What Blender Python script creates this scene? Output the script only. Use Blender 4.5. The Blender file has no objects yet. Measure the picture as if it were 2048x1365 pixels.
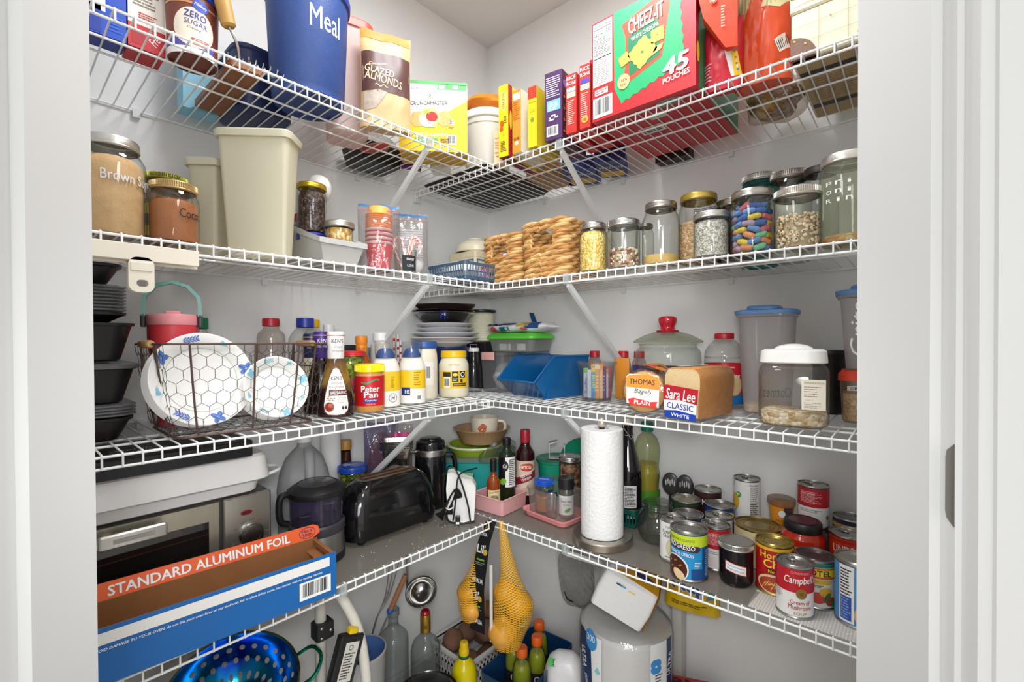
import bpy,bmesh,math,random
from mathutils import Vector,Matrix,noise as MN
random.seed(7)
SC=bpy.context.scene
COL=SC.collection
# ---------------------------------------------------------------- camera
cam_d=bpy.data.cameras.new('camera')
cam_d.sensor_width=36.0
cam_d.lens=16.1312
cam_d.shift_x=-0.0007
cam_d.shift_y=0.005
cam_d.clip_start=0.01
camera=bpy.data.objects.new('camera',cam_d)
COL.objects.link(camera)
camera.matrix_world=Matrix((
    (0.751,-0.0032,0.6602,1.3396),
    (0.6602,0.0107,-0.751,-1.3743),
    (-0.0047,0.9999,0.0102,1.2255),
    (0,0,0,1)))
SC.camera=camera
# ---------------------------------------------------------------- light
world=bpy.data.worlds.new('world'); SC.world=world
world.use_nodes=True
bg=world.node_tree.nodes['Background']
bg.inputs[0].default_value=(0.97,0.985,1.0,1)
bg.inputs[1].default_value=0.88
def area(name,loc,target,size,power,color=(1,1,1)):
    d=bpy.data.lights.new(name,'AREA'); d.shape='DISK'; d.size=size; d.energy=power; d.color=color
    o=bpy.data.objects.new(name,d); COL.objects.link(o); o.location=loc
    o.rotation_euler=(Vector(target)-Vector(loc)).to_track_quat('-Z','Y').to_euler()
    return o
area('pantry_ceiling_light',(0.80,-0.78,2.41),(0.80,-0.78,0),0.40,12.5,(0.95,0.98,1.0))
area('doorway_flash',(1.02,-1.06,1.72),(0.35,-0.35,0.95),0.20,1.2,(1.0,0.99,0.98))
fl=bpy.data.lights.new('camera_fill_spot','SPOT'); fl.energy=24; fl.spot_size=math.radians(79); fl.spot_blend=0.6; fl.shadow_soft_size=0.09; fl.color=(0.98,0.99,1.0)  # added fill spot for the shelves, cone narrowed to spare the door jambs
fill_spot=bpy.data.objects.new('camera_fill_spot',fl); COL.objects.link(fill_spot); fill_spot.location=(1.36,-1.40,1.34)
fill_spot.rotation_euler=(Vector((0.44,-0.46,0.86))-fill_spot.location).to_track_quat('-Z','Y').to_euler()
area('kitchen_light',(3.1,-3.2,1.75),(1.0,-1.0,1.0),1.3,32,(0.98,0.99,1.0))
SC.view_settings.view_transform='Standard'
SC.view_settings.look='None'
SC.view_settings.gamma=1.0
SC.view_settings.use_curve_mapping=False
SC.view_settings.exposure=0.0
SC.cycles.max_bounces=10
SC.cycles.diffuse_bounces=4
SC.cycles.transparent_max_bounces=28
SC.cycles.caustics_reflective=False
SC.cycles.caustics_refractive=False
SC.cycles.sample_clamp_indirect=4.0
# ---------------------------------------------------------------- materials
def lin(h):
    h=h.lstrip('#')
    return [((c/12.92) if c <= 0.04045 else ((c+0.055)/1.055) ** 2.4) for c in (int(h[i:i+2],16)/255 for i in (0,2,4))]
_M={}
def _new(key):
    m=bpy.data.materials.new('mat_%03d' % len(_M)); m.use_nodes=True
    _M[key]=m
    nt=m.node_tree
    return m,nt,nt.nodes['Principled BSDF']
def mat(h,rough=0.5,metal=0.0,var=0.05,bump=0.0,bscale=250.0,nscale=30.0,coat=0.0,spec=0.5):
    key=(h,rough,metal,var,bump,bscale,nscale,coat,spec)
    if key in _M:return _M[key]
    m,nt,b=_new(key)
    c=lin(h)
    tc=nt.nodes.new('ShaderNodeTexCoord')
    n=nt.nodes.new('ShaderNodeTexNoise'); n.inputs['Scale'].default_value=nscale; n.inputs['Detail'].default_value=4
    nt.links.new(tc.outputs['Object'],n.inputs['Vector'])
    mx=nt.nodes.new('ShaderNodeMix'); mx.data_type='RGBA'
    nt.links.new(n.outputs['Fac'],mx.inputs['Factor'])
    mx.inputs['A'].default_value=[max(0,x*(1-var)) for x in c]+[1]
    mx.inputs['B'].default_value=[min(1,x*(1+var)) for x in c]+[1]
    nt.links.new(mx.outputs['Result'],b.inputs['Base Color'])
    b.inputs['Roughness'].default_value=rough; b.inputs['Metallic'].default_value=metal
    b.inputs['Coat Weight'].default_value=coat; b.inputs['Specular IOR Level'].default_value=spec
    if bump:
        n2=nt.nodes.new('ShaderNodeTexNoise'); n2.inputs['Scale'].default_value=bscale; n2.inputs['Detail'].default_value=3
        nt.links.new(tc.outputs['Object'],n2.inputs['Vector'])
        bp=nt.nodes.new('ShaderNodeBump'); bp.inputs['Strength'].default_value=bump; bp.inputs['Distance'].default_value=0.002
        nt.links.new(n2.outputs['Fac'],bp.inputs['Height']); nt.links.new(bp.outputs['Normal'],b.inputs['Normal'])
    return m
def grain(cols,scale,rough=0.75,bump=0.6,rnd=1.0):
    """cells of several colours: grains, beans, crystals"""
    key=('grain',tuple(cols),scale,rough,bump)
    if key in _M:return _M[key]
    m,nt,b=_new(key)
    tc=nt.nodes.new('ShaderNodeTexCoord')
    v=nt.nodes.new('ShaderNodeTexVoronoi'); v.inputs['Scale'].default_value=scale; v.inputs['Randomness'].default_value=rnd
    nt.links.new(tc.outputs['Object'],v.inputs['Vector'])
    sp=nt.nodes.new('ShaderNodeSeparateColor'); nt.links.new(v.outputs['Color'],sp.inputs[0])
    r=nt.nodes.new('ShaderNodeValToRGB'); r.color_ramp.interpolation='CONSTANT'
    el=r.color_ramp.elements
    while len(el) < len(cols):el.new(0.5)
    for i,c in enumerate(cols):
        el[i].position=i/len(cols); el[i].color=lin(c)+[1]
    nt.links.new(sp.outputs[0],r.inputs[0]); nt.links.new(r.outputs[0],b.inputs['Base Color'])
    b.inputs['Roughness'].default_value=rough
    bp=nt.nodes.new('ShaderNodeBump'); bp.inputs['Strength'].default_value=bump; bp.inputs['Distance'].default_value=0.6/scale; bp.invert=True
    nt.links.new(v.outputs['Distance'],bp.inputs['Height']); nt.links.new(bp.outputs['Normal'],b.inputs['Normal'])
    return m
def clear(tint='#fbfdfb',edge='#aab3ae',refl=0.55,rough=0.03,haze=0.0,hcol='#e8e8e8',base=0.05,bump=0.0,bscale=60):
    """thin clear glass or plastic: lets light through, mirrors at grazing angles, optional milky haze"""
    key=('clear',tint,edge,refl,rough,haze,hcol,base,bump,bscale)
    if key in _M:return _M[key]
    m,nt,b=_new(key)
    nt.nodes.remove(b)
    out=nt.nodes['Material Output']
    lw=nt.nodes.new('ShaderNodeLayerWeight'); lw.inputs[0].default_value=0.5
    p3=nt.nodes.new('ShaderNodeMath'); p3.operation='POWER'; p3.inputs[1].default_value=3.0
    nt.links.new(lw.outputs['Facing'],p3.inputs[0])
    mx=nt.nodes.new('ShaderNodeMix'); mx.data_type='RGBA'
    nt.links.new(p3.outputs[0],mx.inputs['Factor'])
    mx.inputs['A'].default_value=lin(tint)+[1]; mx.inputs['B'].default_value=lin(edge)+[1]
    tr=nt.nodes.new('ShaderNodeBsdfTransparent'); nt.links.new(mx.outputs['Result'],tr.inputs[0])
    gl=nt.nodes.new('ShaderNodeBsdfGlossy'); gl.inputs['Roughness'].default_value=rough
    ma=nt.nodes.new('ShaderNodeMath'); ma.operation='MULTIPLY_ADD'; ma.inputs[1].default_value=refl; ma.inputs[2].default_value=base
    nt.links.new(p3.outputs[0],ma.inputs[0])
    ms=nt.nodes.new('ShaderNodeMixShader'); nt.links.new(ma.outputs[0],ms.inputs[0])
    nt.links.new(tr.outputs[0],ms.inputs[1]); nt.links.new(gl.outputs[0],ms.inputs[2])
    last=ms
    if bump:
        tc=nt.nodes.new('ShaderNodeTexCoord')
        n2=nt.nodes.new('ShaderNodeTexNoise'); n2.inputs['Scale'].default_value=bscale; n2.inputs['Detail'].default_value=3
        nt.links.new(tc.outputs['Object'],n2.inputs['Vector'])
        bp=nt.nodes.new('ShaderNodeBump'); bp.inputs['Strength'].default_value=bump; bp.inputs['Distance'].default_value=0.01
        nt.links.new(n2.outputs['Fac'],bp.inputs['Height']); nt.links.new(bp.outputs['Normal'],gl.inputs['Normal'])
        nt.links.new(bp.outputs['Normal'],lw.inputs['Normal'])
    if haze:
        df=nt.nodes.new('ShaderNodeBsdfDiffuse'); df.inputs[0].default_value=lin(hcol)+[1]
        tl=nt.nodes.new('ShaderNodeBsdfTranslucent'); tl.inputs[0].default_value=lin(hcol)+[1]
        m1=nt.nodes.new('ShaderNodeMixShader'); m1.inputs[0].default_value=0.45
        nt.links.new(df.outputs[0],m1.inputs[1]); nt.links.new(tl.outputs[0],m1.inputs[2])
        m2=nt.nodes.new('ShaderNodeMixShader'); m2.inputs[0].default_value=haze
        nt.links.new(ms.outputs[0],m2.inputs[1]); nt.links.new(m1.outputs[0],m2.inputs[2]); last=m2
    nt.links.new(last.outputs[0],out.inputs[0])
    return m
def milky(h,rough=0.4,mixf=0.4):
    """opaque plastic that glows a little with the light behind it"""
    key=('milky',h,rough,mixf)
    if key in _M:return _M[key]
    m,nt,b=_new(key)
    c=lin(h)+[1]
    tc=nt.nodes.new('ShaderNodeTexCoord'); n=nt.nodes.new('ShaderNodeTexNoise'); n.inputs['Scale'].default_value=9
    nt.links.new(tc.outputs['Object'],n.inputs['Vector'])
    mx=nt.nodes.new('ShaderNodeMix'); mx.data_type='RGBA'; nt.links.new(n.outputs['Fac'],mx.inputs['Factor'])
    mx.inputs['A'].default_value=[x*.94 for x in c[:3]]+[1]; mx.inputs['B'].default_value=c
    nt.links.new(mx.outputs['Result'],b.inputs['Base Color']); b.inputs['Roughness'].default_value=rough
    tl=nt.nodes.new('ShaderNodeBsdfTranslucent'); nt.links.new(mx.outputs['Result'],tl.inputs[0])
    ms=nt.nodes.new('ShaderNodeMixShader'); ms.inputs[0].default_value=mixf
    nt.links.new(b.outputs[0],ms.inputs[1]); nt.links.new(tl.outputs[0],ms.inputs[2])
    nt.links.new(ms.outputs[0],nt.nodes['Material Output'].inputs[0])
    return m
WHITE=mat('#f4f4f2',.45); BLACK=mat('#121214',.4); RED=mat('#c8141e',.45); YEL=mat('#f7cf12',.45)
NAVY=mat('#1c2f6e',.45); INK=mat('#26221f',.6); WIRE=mat('#f3f3f1',.35); STEEL=mat('#c9c7c2',.28,1.0)
TIN=mat('#b9b7b2',.3,1.0); ZINC=mat('#c4c2bd',.38,1.0,.04,.15,300); GOLDLID=mat('#c9b262',.33,.85); PEWTER=mat('#a59f97',.35,1.0)
GLASS=clear(); PET=clear('#fbfbfa','#c6c7c4',.5,.06)
# ---------------------------------------------------------------- mesh builder
class MB:
    def __init__(s):s.V=[]; s.F=[]; s.I=[]; s.M=[]
    def mi(s,m):
        if m not in s.M:s.M.append(m)
        return s.M.index(m)
    def add(s,vs,fs,m):
        o=len(s.V); i=s.mi(m)
        s.V += [tuple(v) for v in vs]
        for f in fs:s.F.append([o+k for k in f]); s.I.append(i)
        return o
    def xf(s,M,i0=0):
        for k in range(i0,len(s.V)):s.V[k]=tuple(M @ Vector(s.V[k]))
        return s
    def box(s,x0,x1,y0,y1,z0,z1,m):
        vs=[(x,y,z) for z in (z0,z1) for y in (y0,y1) for x in (x0,x1)]
        s.add(vs,[(0,2,3,1),(4,5,7,6),(0,1,5,4),(2,6,7,3),(0,4,6,2),(1,3,7,5)],m); return s
    def loft(s,rings,m,c0=True,c1=True,close=True):
        n=len(rings[0]); vs=[v for r in rings for v in r]; fs=[]
        for k in range(len(rings)-1):
            for j in range(n if close else n-1):
                a,b=k*n+j,k*n+(j+1) % n
                fs.append((a,b,b+n,a+n))
        if c0:fs.append(tuple(range(n-1,-1,-1)))
        if c1:fs.append(tuple(range((len(rings)-1)*n,len(rings)*n)))
        s.add(vs,fs,m); return s
    def rbox(s,x0,x1,y0,y1,zr,m,r=.004,n=4,c0=True,c1=True):
        """rounded-rectangle column; zr = [(z, inset), ...]"""
        rings=[]
        for z,i in zr:
            rings.append([(x,y,z) for x,y in rrect(x0+i,x1-i,y0+i,y1-i,max(r-i*.5,.0006),n)])
        return s.loft(rings,m,c0,c1)
    def cbox(s,x0,x1,y0,y1,z0,z1,m,b=.0015,r=.002):
        return s.rbox(x0,x1,y0,y1,[(z0,b),(z0+b,0),(z1-b,0),(z1,b)],m,r,3)
    def lathe(s,prof,m,seg=40,c=(0,0,0),a0=0,a1=2*math.pi):
        full=abs(a1-a0-2*math.pi) < 1e-6
        n=seg if full else seg+1
        rings=[[(c[0]+r*math.cos(a0+(a1-a0)*j/seg),c[1]+r*math.sin(a0+(a1-a0)*j/seg),c[2]+z) for j in range(n)] for r,z in prof]
        vs=[v for r in rings for v in r]; fs=[]
        for k in range(len(prof)-1):
            for j in range(seg):
                a,b=k*n+j,k*n+(j+1) % n
                if prof[k][0] < 1e-6:fs.append((a,b+n,a+n))
                elif prof[k+1][0] < 1e-6:fs.append((a,b,a+n))
                else:fs.append((a,b,b+n,a+n))
        s.add(vs,fs,m); return s
    def tube(s,path,r,m,seg=8,close=False,cap=True):
        P=[Vector(p) for p in path]; n=len(P); rings=[]
        R=r if isinstance(r,(list,tuple)) else [r]*n
        t0=(P[1]-P[0]).normalized()
        u=t0.orthogonal().normalized()
        for k in range(n):
            if close:t=(P[(k+1) % n]-P[k-1]).normalized()
            else:t=(P[min(k+1,n-1)]-P[max(k-1,0)]).normalized()
            u=(u-t*u.dot(t))
            u=u.normalized() if u.length > 1e-6 else t.orthogonal().normalized()
            w=t.cross(u)
            rings.append([tuple(P[k]+(u*math.cos(2*math.pi*j/seg)+w*math.sin(2*math.pi*j/seg))*R[k]) for j in range(seg)])
        if close:rings.append(rings[0])
        return s.loft(rings,m,cap and not close,cap and not close)
    def rod(s,a,b,r,m,seg=8):return s.tube([a,b],r,m,seg)
    def ell(s,c,rx,ry,rz,m,seg=20,n=10,M=None,wob=0,seed=0):
        vs=[]; fs=[]
        for i in range(n+1):
            t=math.pi*i/n
            for j in range(seg):
                a=2*math.pi*j/seg
                v=Vector((math.sin(t)*math.cos(a),math.sin(t)*math.sin(a),-math.cos(t)))
                if wob:v *=1+wob*MN.noise(v*1.4+Vector((seed*3.1,seed,0)))
                v=Vector((v.x*rx,v.y*ry,v.z*rz))
                if M:v=M @ v
                vs.append((c[0]+v.x,c[1]+v.y,c[2]+v.z))
        for i in range(n):
            for j in range(seg):
                a,b=i*seg+j,i*seg+(j+1) % seg
                if i == 0:fs.append((a,b+seg,a+seg))
                elif i == n-1:fs.append((a,b,a+seg))
                else:fs.append((a,b,b+seg,a+seg))
        s.add(vs,fs,m); return s
    def prism(s,pts,axis,a,b,m):
        """2D outline extruded along an axis"""
        def p3(u,v,w):return {'x':(w,u,v),'y':(u,w,v),'z':(u,v,w)}[axis]
        return s.loft([[p3(u,v,a) for u,v in pts],[p3(u,v,b) for u,v in pts]],m)
    def grid(s,f,nu,nv,m,wrap=False):
        vs=[f(i/nu,j/nv) for j in range(nv+1) for i in range(nu+1)]
        fs=[(j*(nu+1)+i,j*(nu+1)+i+1,(j+1)*(nu+1)+i+1,(j+1)*(nu+1)+i) for j in range(nv) for i in range(nu)]
        s.add(vs,fs,m); return s
def rrect(x0,x1,y0,y1,r,n=4):
    r=min(r,(x1-x0)/2-1e-5,(y1-y0)/2-1e-5); P=[]
    for cx,cy,a in ((x1-r,y1-r,0),(x0+r,y1-r,90),(x0+r,y0+r,180),(x1-r,y0+r,270)):
        for k in range(n+1):
            t=math.radians(a+90*k/n); P.append((cx+r*math.cos(t),cy+r*math.sin(t)))
    return P
def arc(cx,cy,r,a0,a1,n=8):
    return [(cx+r*math.cos(math.radians(a0+(a1-a0)*k/n)),cy+r*math.sin(math.radians(a0+(a1-a0)*k/n))) for k in range(n+1)]
def bez(pts,n=10):
    """smooth path through points (Catmull-Rom)"""
    P=[Vector(p) for p in pts]; P=[P[0]*2-P[1]]+P+[P[-1]*2-P[-2]]; out=[]
    for i in range(1,len(P)-2):
        for k in range(n):
            t=k/n; a,b,c,d=P[i-1],P[i],P[i+1],P[i+2]
            out.append(tuple(.5*((2*b)+(c-a)*t+(2*a-5*b+4*c-d)*t*t+(3*b-a-3*c+d)*t ** 3)))
    out.append(tuple(P[-2])); return out
def smooth(prof,n=5):
    p=bez([(r,0,z) for r,z in prof],n)
    return [(max(0,x),z) for x,_,z in p]
# ---------------------------------------------------------------- objects
def link(name,mb,parent=None,sharp=0.6,flat=False):
    me=bpy.data.meshes.new(name)
    me.from_pydata(mb.V,[],mb.F)
    for m in mb.M:me.materials.append(m)
    me.polygons.foreach_set('material_index',mb.I)
    if not flat:
        me.polygons.foreach_set('use_smooth',[True]*len(me.polygons))
        me.set_sharp_from_angle(angle=sharp)
    me.update()
    o=bpy.data.objects.new(name,me); COL.objects.link(o)
    if parent:o.parent=parent
    return o
def tag(o,label,cat,group=None,kind=None):
    o['label']=label; o['category']=cat
    if group:o['group']=group
    if kind:o['kind']=kind
    return o
def T(name,label,cat,x,y,z,rz=0.0,group=None):
    o=bpy.data.objects.new(name,None); COL.objects.link(o); o.empty_display_size=.02
    o.location=(x,y,z); o.rotation_euler=(0,0,math.radians(rz))
    return tag(o,label,cat,group)
def part(name,mb,parent,label=None,**k):
    o=link(name,mb,parent,**k)
    if label:o['label']=label
    return o
def solo(name,label,cat,mb,x,y,z,rz=0.0,group=None,kind=None,**k):
    o=link(name,mb,None,**k); o.location=(x,y,z); o.rotation_euler=(0,0,math.radians(rz))
    return tag(o,label,cat,group,kind)
def struct(name,mb,parent=None,**k):
    o=link(name,mb,parent,**k)
    if not parent:o['kind']='structure'
    return o
# ---------------------------------------------------------------- printed labels and lettering
def e_(k):return .0003+.00028*k
def cylmap(r):return lambda u,v,k:((r+e_(k))*math.sin(u/r),-(r+e_(k))*math.cos(u/r),v)
def frontmap(y0=0.0):return lambda u,v,k:(u,y0-e_(k),v)
def rightmap(x0):return lambda u,v,k:(x0+e_(k),u,v)
def leftmap(x0):return lambda u,v,k:(x0-e_(k),-u,v)
def topmap(z0):return lambda u,v,k:(u,v,z0+e_(k))
def botmap(z0):return lambda u,v,k:(u,-v,z0-e_(k))
def profmap(rf):
    def g(u,v,k):
        r=rf(v)+e_(k); return (r*math.sin(u/r),-r*math.cos(u/r),v)
    return g
_T={}
def glyphs(s,shear):
    key=(s,shear)
    if key not in _T:
        c=bpy.data.curves.new('t','FONT'); c.body=s; c.size=1; c.resolution_u=2; c.shear=shear
        o=bpy.data.objects.new('t',c); COL.objects.link(o)
        me=bpy.data.meshes.new_from_object(o.evaluated_get(bpy.context.evaluated_depsgraph_get()))
        vs=[(v.co.x,v.co.y) for v in me.vertices]; fs=[tuple(p.vertices) for p in me.polygons]
        bpy.data.objects.remove(o); bpy.data.curves.remove(c); bpy.data.meshes.remove(me)
        _T[key]=(vs,fs)
    return _T[key]
class Lab:
    def __init__(s,f,du=None,dv=None,mb=None):s.f=f; s.du=du; s.dv=dv; s.mb=mb or MB()
    def _put(s,vs,fs,m,k):
        if s.du or s.dv:
            bm=bmesh.new(); B=[bm.verts.new((u,v,0)) for u,v in vs]
            for f in fs:
                try:bm.faces.new([B[i] for i in f])
                except ValueError:pass
            for ax,st in ((0,s.du),(1,s.dv)):
                if not st:continue
                lo=min(v[ax] for v in vs); hi=max(v[ax] for v in vs); n=int((hi-lo)/st)
                for i in range(1,n+1):
                    c=lo+(hi-lo)*i/(n+1); co=[0,0,0]; no=[0,0,0]; co[ax]=c; no[ax]=1
                    bmesh.ops.bisect_plane(bm,geom=bm.verts[:]+bm.edges[:]+bm.faces[:],plane_co=co,plane_no=no)
            bm.verts.index_update()
            vs=[(v.co.x,v.co.y) for v in bm.verts]; fs=[[v.index for v in f.verts] for f in bm.faces]; bm.free()
        s.mb.add([s.f(u,v,k) for u,v in vs],fs,m)
        return s
    def rect(s,u0,v0,u1,v1,m,k=1):return s._put([(u0,v0),(u1,v0),(u1,v1),(u0,v1)],[(0,1,2,3)],m,k)
    def poly(s,pts,m,k=1):return s._put(pts,[tuple(range(len(pts)))],m,k)
    def ell(s,u,v,a,b,m,k=1,n=26,rot=0):
        c,d=math.cos(math.radians(rot)),math.sin(math.radians(rot))
        return s.poly([(u+a*math.cos(2*math.pi*i/n)*c-b*math.sin(2*math.pi*i/n)*d,v+a*math.cos(2*math.pi*i/n)*d+b*math.sin(2*math.pi*i/n)*c) for i in range(n)],m,k)
    def ring(s,u,v,a,b,w,m,k=1,n=30):
        vs=[]; fs=[]
        for i in range(n):
            t=2*math.pi*i/n; vs += [(u+a*math.cos(t),v+b*math.sin(t)),(u+(a-w)*math.cos(t),v+(b-w)*math.sin(t))]
            j=(i+1) % n; fs.append((2*i,2*j,2*j+1,2*i+1))
        return s._put(vs,fs,m,k)
    def text(s,t,u,v,w,h,m,k=2,bold=0.0,shear=0.0,rot=0.0,align='c'):
        """lettering fitted to a box w x h centred on (u, v); bold prints it again slightly shifted"""
        vs,fs=glyphs(t,shear)
        if not vs:return s
        x0=min(p[0] for p in vs); x1=max(p[0] for p in vs); y0=min(p[1] for p in vs); y1=max(p[1] for p in vs)
        sy=h/(y1-y0); sx=w/(x1-x0) if w else sy
        c,d=math.cos(math.radians(rot)),math.sin(math.radians(rot))
        ox={'c':(x0+x1)/2,'l':x0,'r':x1}[align]
        g=bold*1.1
        for q,(dx,dy) in enumerate(((0,0),(g,0),(-g,0),(0,g*.8),(0,-g*.8)) if bold > .001 else ((0,0),)):
            out=[]
            for x,y in vs:
                a,b=(x+dx-ox)*sx,(y+dy-(y0+y1)/2)*sy
                out.append((u+a*c-b*d,v+a*d+b*c))
            s._put(out,fs,m,k+q*.14)
        return s
    def lines(s,u0,v0,u1,v1,n,m,k=2,th=.45,seed=1,rag=.35):
        r=random.Random(seed); st=(v1-v0)/n
        for i in range(n):
            v=v1-(i+.5)*st; a=u0
            end=u1-(u1-u0)*rag*r.random()
            while a < end-1e-5:
                b=min(end,a+(u1-u0)*r.uniform(.08,.25)); s.rect(a,v-st*th/2,b,v+st*th/2,m,k); a=b+(u1-u0)*.025
        return s
    def bars(s,u0,v0,u1,v1,k=2,seed=3,bg=None,m=None):
        r=random.Random(seed); s.rect(u0,v0,u1,v1,bg or WHITE,k)
        a=u0+(u1-u0)*.07; e=u1-(u1-u0)*.07; p=(v1-v0)*.1
        while a < e:
            b=min(e,a+(u1-u0)*r.choice((.012,.02,.035))); s.rect(a,v0+p*1.6,b,v1-p,m or BLACK,k+1); a=b+(u1-u0)*r.choice((.012,.02,.03))
        return s
    def strip(s,pts,w,m,k=2):
        """a pen stroke along points"""
        vs=[]; fs=[]
        for i,p in enumerate(pts):
            a=Vector(pts[max(0,i-1)]); b=Vector(pts[min(len(pts)-1,i+1)]); t=(b-a).normalized(); n=Vector((-t.y,t.x))*w/2
            vs += [(p[0]+n.x,p[1]+n.y),(p[0]-n.x,p[1]-n.y)]
            if i:fs.append((2*i-2,2*i-1,2*i+1,2*i))
        return s._put(vs,fs,m,k)

# ================================================================ the pantry shell
WALLM=mat('#e9e9e7',.85,0,.015,.25,140,6)
TRIMM=mat('#dededd',.45,0,.01)
CEILM=mat('#e6e5e2',.9,0,.015,.3,90,6)
FLOORM=mat('#c9c2b7',.6,0,.12,.1,60,8)
CH=2.44
struct('wall_left',MB().box(-.11,0,-1.47,.11,0,CH,WALLM))
struct('wall_back',MB().box(0,1.49,0,.11,0,CH,WALLM))
struct('wall_right',MB().box(1.38,1.49,-.70,0,0,CH,WALLM))
struct('wall_front',MB().box(0,.70,-1.49,-1.38,0,CH,WALLM))
struct('ceiling',MB().box(-.11,4.2,-4.2,.11,CH,CH+.1,CEILM))
struct('floor',MB().box(-.11,4.2,-4.2,.11,-.1,0,FLOORM))
def dw(l,d): # diagonal door wall: l to the right of the camera axis, d forward of the camera
    return (1.3396+.70711*l-.70711*d,-1.3743+.70711*l+.70711*d)
def dbox(mb,l0,l1,d0,d1,z0,z1,m):
    q=[dw(l0,d0),dw(l1,d0),dw(l1,d1),dw(l0,d1)]
    mb.loft([[(x,y,z0) for x,y in q],[(x,y,z1) for x,y in q]],m); return mb
JL,JR=-.3524,.3757
mb=MB(); dbox(mb,JL-.30,JL-.02,.345,.43,0,CH,WALLM); dbox(mb,JR+.02,JR+.30,.345,.43,0,CH,WALLM); dbox(mb,JL-.02,JR+.02,.345,.43,2.06,CH,WALLM)
struct('wall_door',mb)
def jamb(name,a,b,s0,s1):
    mb=MB(); dbox(mb,a,b,.342,.427,0,2.045,TRIMM); dbox(mb,s0,s1,.3537 if s0 > 0 else .368,.427,0,2.035,TRIMM)
    return struct(name,mb)
jamb('trim_1',JL-.02,JL,JL,JL+.010)
t2=jamb('trim_2',JR,JR+.02,JR-.010,JR)
for nm,a,b in (('trim_3',JL-.068,JL-.006),('trim_4',JR+.006,JR+.068)):
    mb=MB(); dbox(mb,a,b,.330,.342,0,2.10,TRIMM)
    i=a if 'trim_4' in nm else b
    dbox(mb,a+.012,b-.012,.327,.330,0,2.09,TRIMM); struct(nm,mb)
mb=MB(); dbox(mb,JL-.02,JR+.02,.342,.427,2.045,2.06,TRIMM); struct('trim_5',mb)
# strike plate let into the right jamb
zs=1.1082
mb=MB(); pts=[(.3425,-.0335),(.3485,-.0275),(.3495,-.022),(.3495,.022),(.3485,.0275),(.3425,.0335)]
mb.loft([[dw(JR-.0005,d)+(zs+z,) for d,z in pts],[dw(JR+.001,d)+(zs+z,) for d,z in pts]],mat('#8f8b83',.35,.9))
struct('strike_plate',mb,t2)
# baseboards
def base(name,x0,x1,y0,y1):
    mb=MB(); mb.box(x0,x1,y0,y1,0,.078,TRIMM)
    if x1-x0 > y1-y0:mb.box(x0,x1,y0+.006,y1,.078,.09,TRIMM)
    else:mb.box(x0,x1-.006,y0,y1,.078,.09,TRIMM)
    struct(name,mb)
base('baseboard_left',0,.013,-1.38,0); base('baseboard_back',.013,1.38,-.013,0)
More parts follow.
